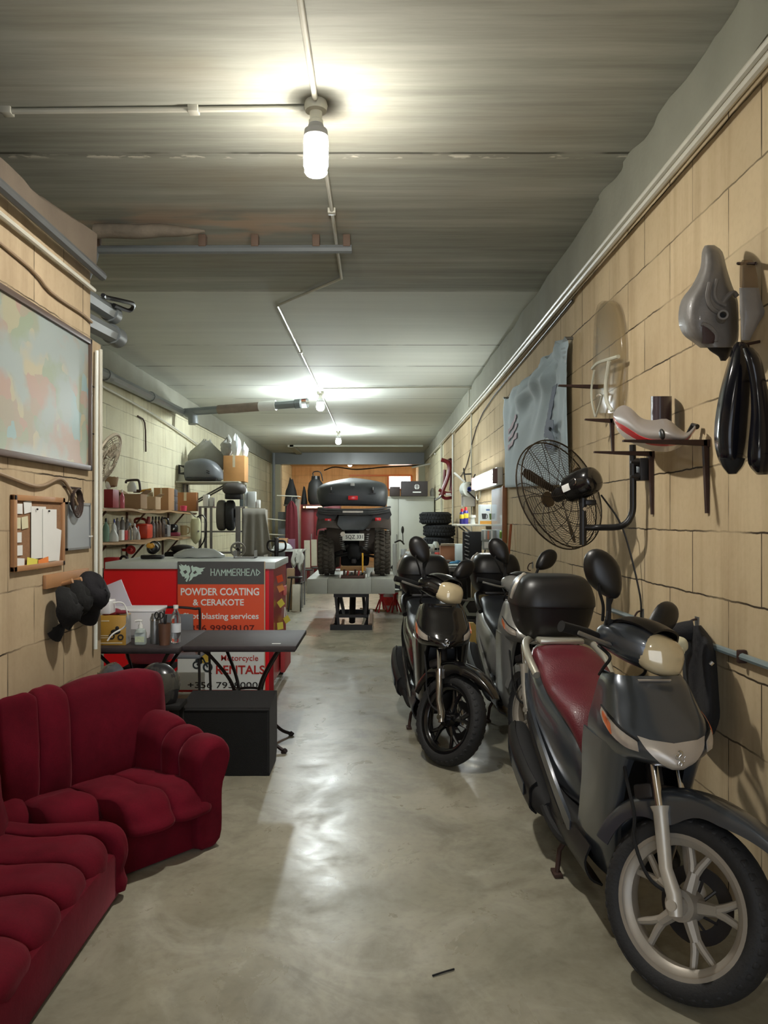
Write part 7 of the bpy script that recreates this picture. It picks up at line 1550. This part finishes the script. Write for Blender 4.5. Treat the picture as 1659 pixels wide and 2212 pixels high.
# ================================================================== QUAD BIKE ON ITS LIFT
QY = 10.45
def qx(px, y=QY): return (px - VX) * y / F
def qz(py, y=QY): return H - (py - VY) * y / F
LX = qx(758); t = thing('lift_table', 'low grey scissor lift carrying the quad bike', 'lift', (LX, QY, 0)); z1, z0 = .70, qz(1283)
LG = M_('worn_grey_deck', (158, 160, 152), .55, var=.18, scale=7)
for a, b_ in ((-.592, -.315), (-.312, .272), (.275, .592)): obj('deck_panel', MB().bb(a, b_, 0, 2.2, z0, z1, .004), LG, t)
obj('base_frame', MB().bb(-.285, .285, .08, .14, .001, .07).bb(-.285, -.24, .14, 1.95, .001, .07).bb(.24, .285, .14, 1.95, .001, .07).bb(-.285, .285, 1.9, 1.95, .001, .07), BLACK_PL, t)
for s in (-1, 1):
    obj('scissor_arm', MB().box((s * .21, .85, .29), (.04, 1.30, .06), Matrix.Rotation(R(19), 3, 'X')), DARK_STEEL, t); obj('scissor_arm', MB().box((s * .16, .85, .29), (.04, 1.30, .06), Matrix.Rotation(R(-19), 3, 'X')), DARK_STEEL, t)
    obj('front_leg', MB().box((s * .20, .20, .29), (.035, .035, .50), Matrix.Rotation(R(6 * s), 3, 'Y')), DARK_STEEL, t)
obj('hydraulic_ram', MB().cyl((0, .5, .06), (0, .9, .47), .045, n=14), DARK_STEEL, t); obj('cross_bar', MB().bb(-.22, .22, .16, .20, .16, .20).bb(-.24, .24, .14, .2, .44, .485), DARK_STEEL, t); obj('brass_pin', MB().cyl((.15, .1, .05), (.19, .08, .16), .016), PALE_SILVER, t)
# quad
AY = 10.85; t = thing('quad_bike', 'black quad bike seen from behind on the lift, with a big luggage box', 'quad bike', (qx(765, AY), AY, .716)); o_ = V(t.location)
def qp(px, py, y=AY): return at(px, py, y) - o_
QP = M_('quad_plastic', (46, 45, 46), .5, var=.2); QD = M_('dusty_mudguard', (66, 58, 52), .8, var=.25, scale=6); KN = mat('muddy_tyre', hx(70, 64, 56), .9, 0, .3, 22, .4, 60)
for cx in (qp(704, 1200).x, qp(826, 1200).x):
    mb = MB(); rt, wt = .315, .235
    mb.lathe([(.17, wt * .42), (.22, wt * .5), (rt - .05, wt * .5), (rt - .02, wt * .38), (rt - .01, 0), (rt - .02, -wt * .38), (rt - .05, -wt * .5), (.22, -wt * .5), (.17, -wt * .42)], (cx, .22, rt), (1, 0, 0), 44, closed=True)
    for j in range(30):
        a = 2 * PI * j / 30
        for x_, tw, st in ((-.32, 25, 0), (0, -20, .5), (.32, 25, 0)):
            aa = a + st * 2 * PI / 30; M = Matrix.Translation(V((cx + x_ * wt, .22, rt))) @ Matrix.Rotation(aa, 4, 'X') @ Matrix.Translation(V((0, 0, rt - .006 - (.014 if x_ else 0)))) @ Matrix.Rotation(R(tw), 4, 'Z')
            mb.merge(MB().box((0, 0, 0), (.062, .034, .034), None, .004, 1), M)
    w_ = obj('rear_wheel', mb, KN, t, 40); obj('rim', MB().lathe([(0, -.05), (.14, -.06), (.17, -.09), (.17, .09), (.14, .06), (0, .05)], (cx, .22, rt), (1, 0, 0), 24), BLACK_PL, w_)
    obj('front_wheel', MB().lathe([(.17, wt * .42), (.22, wt * .5), (rt - .04, wt * .5), (rt, 0), (rt - .04, -wt * .5), (.22, -wt * .5), (.17, -wt * .42)], (cx, 1.45, rt), (1, 0, 0), 30, closed=True), KN, t)
# rear body: fenders, tail, rack
for s, ex in ((-1, 686), (1, 843)):
    g = []
    for k in range(9):
        u = k / 8; a = R(-4 + 150 * u)
        y = .22 - .42 * math.cos(a) ; z = .62 + .21 * math.sin(max(a, 0))
        xi, xo = qp(762 + s * 22, 1).x, qp(ex, 1).x
        g.append([V((xi, y + .06, z + .03)), V((xi * .5 + xo * .5, y, z + .05)), V((xo * .92 + xi * .08, y, z + .03)), V((xo, y + .02, z - .02)), V((xo, y + .04, z - .06))])
    obj('mudguard', MB().sheet(patch(g, 2, 3), .012), QD, t, 60)
    ib = [[V((qp(758 + s * 18, 1).x, y, z)) , V((qp(758 + s * 52, 1).x, y + .03, z + .02))] for y, z in ((-.10, .70), (-.05, .55), (.0, .40), (.1, .30))]
    obj('inner_guard', MB().sheet(ib, .01), QD, t)
def poly3(pts, y, d): return MB().prism([(qp(a, b, AY).x, qp(a, b, AY).z) for a, b in pts], (0, y, 0), (1, 0, 0), (0, 0, 1), -d)
obj('tail_panel', poly3([(688, 1100), (842, 1100), (846, 1112), (835, 1128), (806, 1135), (795, 1112), (730, 1112), (718, 1136), (697, 1130), (684, 1113)], -.12, .5), QP, t)
obj('tail_cover', smooth_loft([[V((qp(a, b).x, y, qp(a, b).z)) for a, b in pts] for y, pts in ((-.16, ((738, 1120), (760, 1118), (788, 1118), (800, 1120), (795, 1132), (785, 1140), (742, 1140), (734, 1130))), (-.13, ((732, 1113), (762, 1111), (792, 1111), (806, 1114), (800, 1134), (786, 1146), (740, 1146), (728, 1134))), (.3, ((732, 1113), (762, 1111), (792, 1111), (806, 1114), (800, 1134), (786, 1146), (740, 1146), (728, 1134))))], 3), M_('tail_grey', (60, 64, 66), .4), t)
for a, b in (((703, 1120), (717, 1128)), ((810, 1118), (823, 1126))):
    p0, p1 = qp(*a), qp(*b); note(obj('tail_lamp', MB().bb(p0.x, p1.x, -.16, -.11, p1.z, p0.z, .008), RED_LENS, t), 'red tail lamp')
rk = MB()
for py, y in ((1098, -.22), (1103, -.20), (1107, -.18)): rk.tube([qp(690, py) + V((0, y, 0)), qp(720, py + 3) + V((0, y - .03, 0)), qp(800, py + 3) + V((0, y - .03, 0)), qp(842, py - 2) + V((0, y, 0))], .014, 8, smooth=3)
rk.tube([qp(690, 1098) + V((0, -.22, 0)), qp(692, 1096) + V((0, .4, 0))], .014, 8).tube([qp(842, 1096) + V((0, -.22, 0)), qp(840, 1094) + V((0, .4, 0))], .014, 8)
obj('rear_rack', rk, mat('rack_grey', hx(96, 98, 100), .35, .5, .15, 9), t)
obj('rack_plate', MB().bb(qp(742, 1).x, qp(785, 1).x, -.26, -.22, qp(1, 1108).z, qp(1, 1104).z), PALE_SILVER, t); obj('seat', MB().bb(-.16, .16, .30, 1.0, .50, .72, .05), BLACK_VINYL, t); obj('engine_block', MB().bb(-.2, .2, .25, 1.3, .12, .5, .03), BLACK_MATT, t)
obj('front_body', smooth_loft([sring((0, y, z), w, h, e=.6, ax=1) for y, w, h, z in ((1.0, .25, .14, .62), (1.25, .42, .14, .62), (1.55, .40, .10, .58), (1.75, .25, .06, .52))], 4), QP, t); obj('handlebar', MB().tube([(-.36, 1.0, .86), (-.1, 1.1, .82), (.1, 1.1, .82), (.36, 1.0, .86)], .014, 8, smooth=3), BLACK_PL, t)
# luggage box
bx = []
for py, x0, x1, y in ((1090, 695, 832, -.18), (1082, 688, 836, -.21), (1066, 684, 838, -.22), (1052, 688, 836, -.20), (1042, 706, 826, -.14), (1035, 735, 795, -.03), (1032, 752, 772, .06)):
    a, b_ = qp(x0, py), qp(x1, py); bx.append([V((a.x + (b_.x - a.x) * (.5 + .5 * c), y + .30 + (-.30 if sn < 0 else .30) * abs(sn) ** .5 * (1), a.z + (-.03 if py > 1080 else .0) * abs(c) ** 3)) for c, sn in [(math.copysign(abs(math.cos(2 * PI * k / 36)) ** .55, math.cos(2 * PI * k / 36)), math.sin(2 * PI * k / 36)) for k in range(36)]])
lb = obj('luggage_box', smooth_loft(bx, 4), M_('box_plastic', (58, 62, 66), .45, var=.2, scale=5), t, 60)
yb = -.235
p0, p1 = qp(752, 1071, AY - .24), qp(773, 1080, AY - .24); note(obj('reflector', MB().bb(p0.x, p1.x, yb - .012, yb + .04, p1.z, p0.z, .006), RED_LENS, lb), 'red reflector'); p0, p1 = qp(757, 1043, AY - .2), qp(766, 1050, AY - .2); obj('badge', MB().bb(p0.x, p1.x, yb - .0, yb + .06, p1.z, p0.z, .004), M_('badge_grey', (160, 160, 160), .4), lb)
for px in (716, 806):
    p0 = qp(px, 1057, AY - .22); obj('latch', MB().bb(p0.x - .010, p0.x + .010, yb - .01, yb + .03, p0.z - .06, p0.z + .03, .004).box((p0.x, yb - .002, p0.z - .06), (.07, .02, .018)), BLACK_PL, lb); obj('latch_pin', MB().bb(p0.x - .006, p0.x + .006, yb - .018, yb - .008, p0.z - .01, p0.z + .03), STEEL, lb)
# plate, drive gear
p0, p1 = qp(741, 1152), qp(787, 1167); pl = obj('number_plate', MB().bb(p0.x, p1.x, -.21, -.20, p1.z, p0.z, .003), M_('plate_white', (214, 216, 208), .4, var=.04), t)
obj('plate_lettering', text_mb('SQZ 331', (p1.x - p0.x) * .80, (p0.z - p1.z) * .62, .012, .002).xf(facing((p0.x + (p1.x - p0.x) * .15, -.211, p1.z + (p0.z - p1.z) * .18))), S_K, pl); q = qp(742, 1153); obj('plate_lamp', MB().cyl(q + V((0, -.19, 0)), q + V((0, -.23, 0)), .032, n=18), M_('lamp_cream', (196, 186, 170), .3), t)
for s in (-1, 1):
    obj('suspension_arm', MB().tube([(s * .08, -.0, .42), (s * .2, .05, .33), (s * .36, .2, .30)], .018, 8).tube([(s * .07, .05, .30), (s * .36, .2, .24)], .018, 8), DARK_STEEL, t); sp_ = MB()
    sp_.tube([V((s * (.15 + .02 * k / 30), -.05, .36 + .24 * k / 60)) + V((.03 * math.cos(k * .9), .03 * math.sin(k * .9), 0)) for k in range(60)], .006, 5); obj('spring', sp_, STEEL, t)
obj('gearbox', MB().ell((0, .1, .33), (.10, .16, .12), e=.7), BLACK_MATT, t); obj('drive_shaft', MB().cyl((-.40, .22, .31), (.40, .22, .31), .022), DARK_STEEL, t); obj('tow_bar', MB().bb(-.03, .03, -.20, .3, .18, .24, .01), DARK_STEEL, t)
obj('exhaust', MB().cyl(qp(795, 1140) + V((0, -.1, 0)), qp(788, 1150) + V((0, .3, 0)), .035), STEEL, t)
# open toolbox on the lift deck, between the wheels
t = thing('toolbox', 'open cantilever toolbox with tools on the lift behind the quad bike', 'toolbox', (qx(763, 10.6), 10.60, .702)); obj('tray', MB().bb(-.17, .16, -.09, .09, .0, .035, .004), M_('rusty_tray', (70, 44, 36), .6), t); obj('back_tray', MB().bb(-.18, .17, .09, .12, .09, .15, .004), M_('tan_tray', (146, 108, 66), .6), t)
for k in range(6): obj('tool', MB().cyl((-.13 + .05 * k, -.02 + .02 * (k % 2), .03), (-.12 + .05 * k, .0, .115 - .02 * (k % 3)), .011, .016, 8), (IRON, M_('tool_red', (150, 50, 40)), DARK_STEEL)[k % 3], t)
for s in (-1, 1): obj('corner_foot', MB().ell((s * .175, -.10, .035), (.014, .014, .03)), PAPER, t)
solo('oil_funnel', MB().lathe([(0, 0), (.02, 0), (.03, .05), (.085, .12), (.08, .125), (0, .06)], n=18), WHT, 'white funnel-shaped pot behind the toolbox on the lift', 'pot', loc=(qx(795, 10.66), 10.82, .702)); solo('yellow_rod', MB().cyl((0, 0, 0), (.0, 0, .30), .012, n=8), M_('rod_yellow', (216, 160, 50), .4), 'yellow-handled screwdriver standing in the toolbox tray', 'tool', loc=(qx(783, 10.64), 10.665, .739))
# bucket, axle stands beside the lift
t = thing('bucket', 'white bucket with a lid and red print, right of the lift', 'bucket', (qx(842, 12.9), 12.95, 0)); obj('bucket_body', MB().lathe([(0, 0), (.125, 0), (.15, .30), (0, .30)], n=24), M_('bucket_white', (206, 206, 200), .4), t); obj('lid', MB().lathe([(0, .30), (.165, .30), (.165, .335), (0, .34)], n=24), M_('lid_grey', (186, 192, 188), .4), t)
obj('printed_patch', MB().sheet([[V((.135 * math.cos(R(a)), .135 * math.sin(R(a)), z)) + V((math.cos(R(a)), math.sin(R(a)), 0)) * (.003 + z * .083) - V((math.cos(R(a)), math.sin(R(a)), 0)) * .0095 for a in range(-140, -39, 10)] for z in (.08, .16, .22)], .002), M_('red_print', (196, 44, 40), .5, var=.5, scale=18), t)
for px, l in ((824, 'left of the two red axle stands before the white bucket'), (853, 'right of the two red axle stands before the white bucket')):
    t = thing('axle_stand', l, 'stand', (qx(px, 12.6), 12.60, 0), R(20), 'red axle stands'); mr = M_('stand_red', (190, 30, 36), .4)
    for k in range(4): a = PI / 4 + k * PI / 2; obj('leg', MB().cyl((.11 * math.cos(a), .11 * math.sin(a), .001), (.03 * math.cos(a), .03 * math.sin(a), .20), .013), mr, t)
    obj('post', MB().bb(-.025, .025, -.025, .025, .17, .29, .004), mr, t); obj('saddle', MB().bb(-.05, .05, -.02, .02, .285, .31, .004), mr, t)
solo('plank', MB().box((0, 0, .02), (.5, .05, .03), Matrix.Rotation(R(-35), 3, 'Z')), WOOD, 'short pale wooden batten on the floor under the lift', 'plank', loc=(qx(805, 11.6), 12.75, 0))
solo('wire_scrap', MB().tube([(-.04, -.02, .004), (0, 0, .005), (.035, .018, .004)], .003, 6, smooth=3), BLACK_MATT, 'short black scrap of wire on the bare floor near the camera', 'wire', loc=V((145 * 2.56 / F, 2.57, 0)))
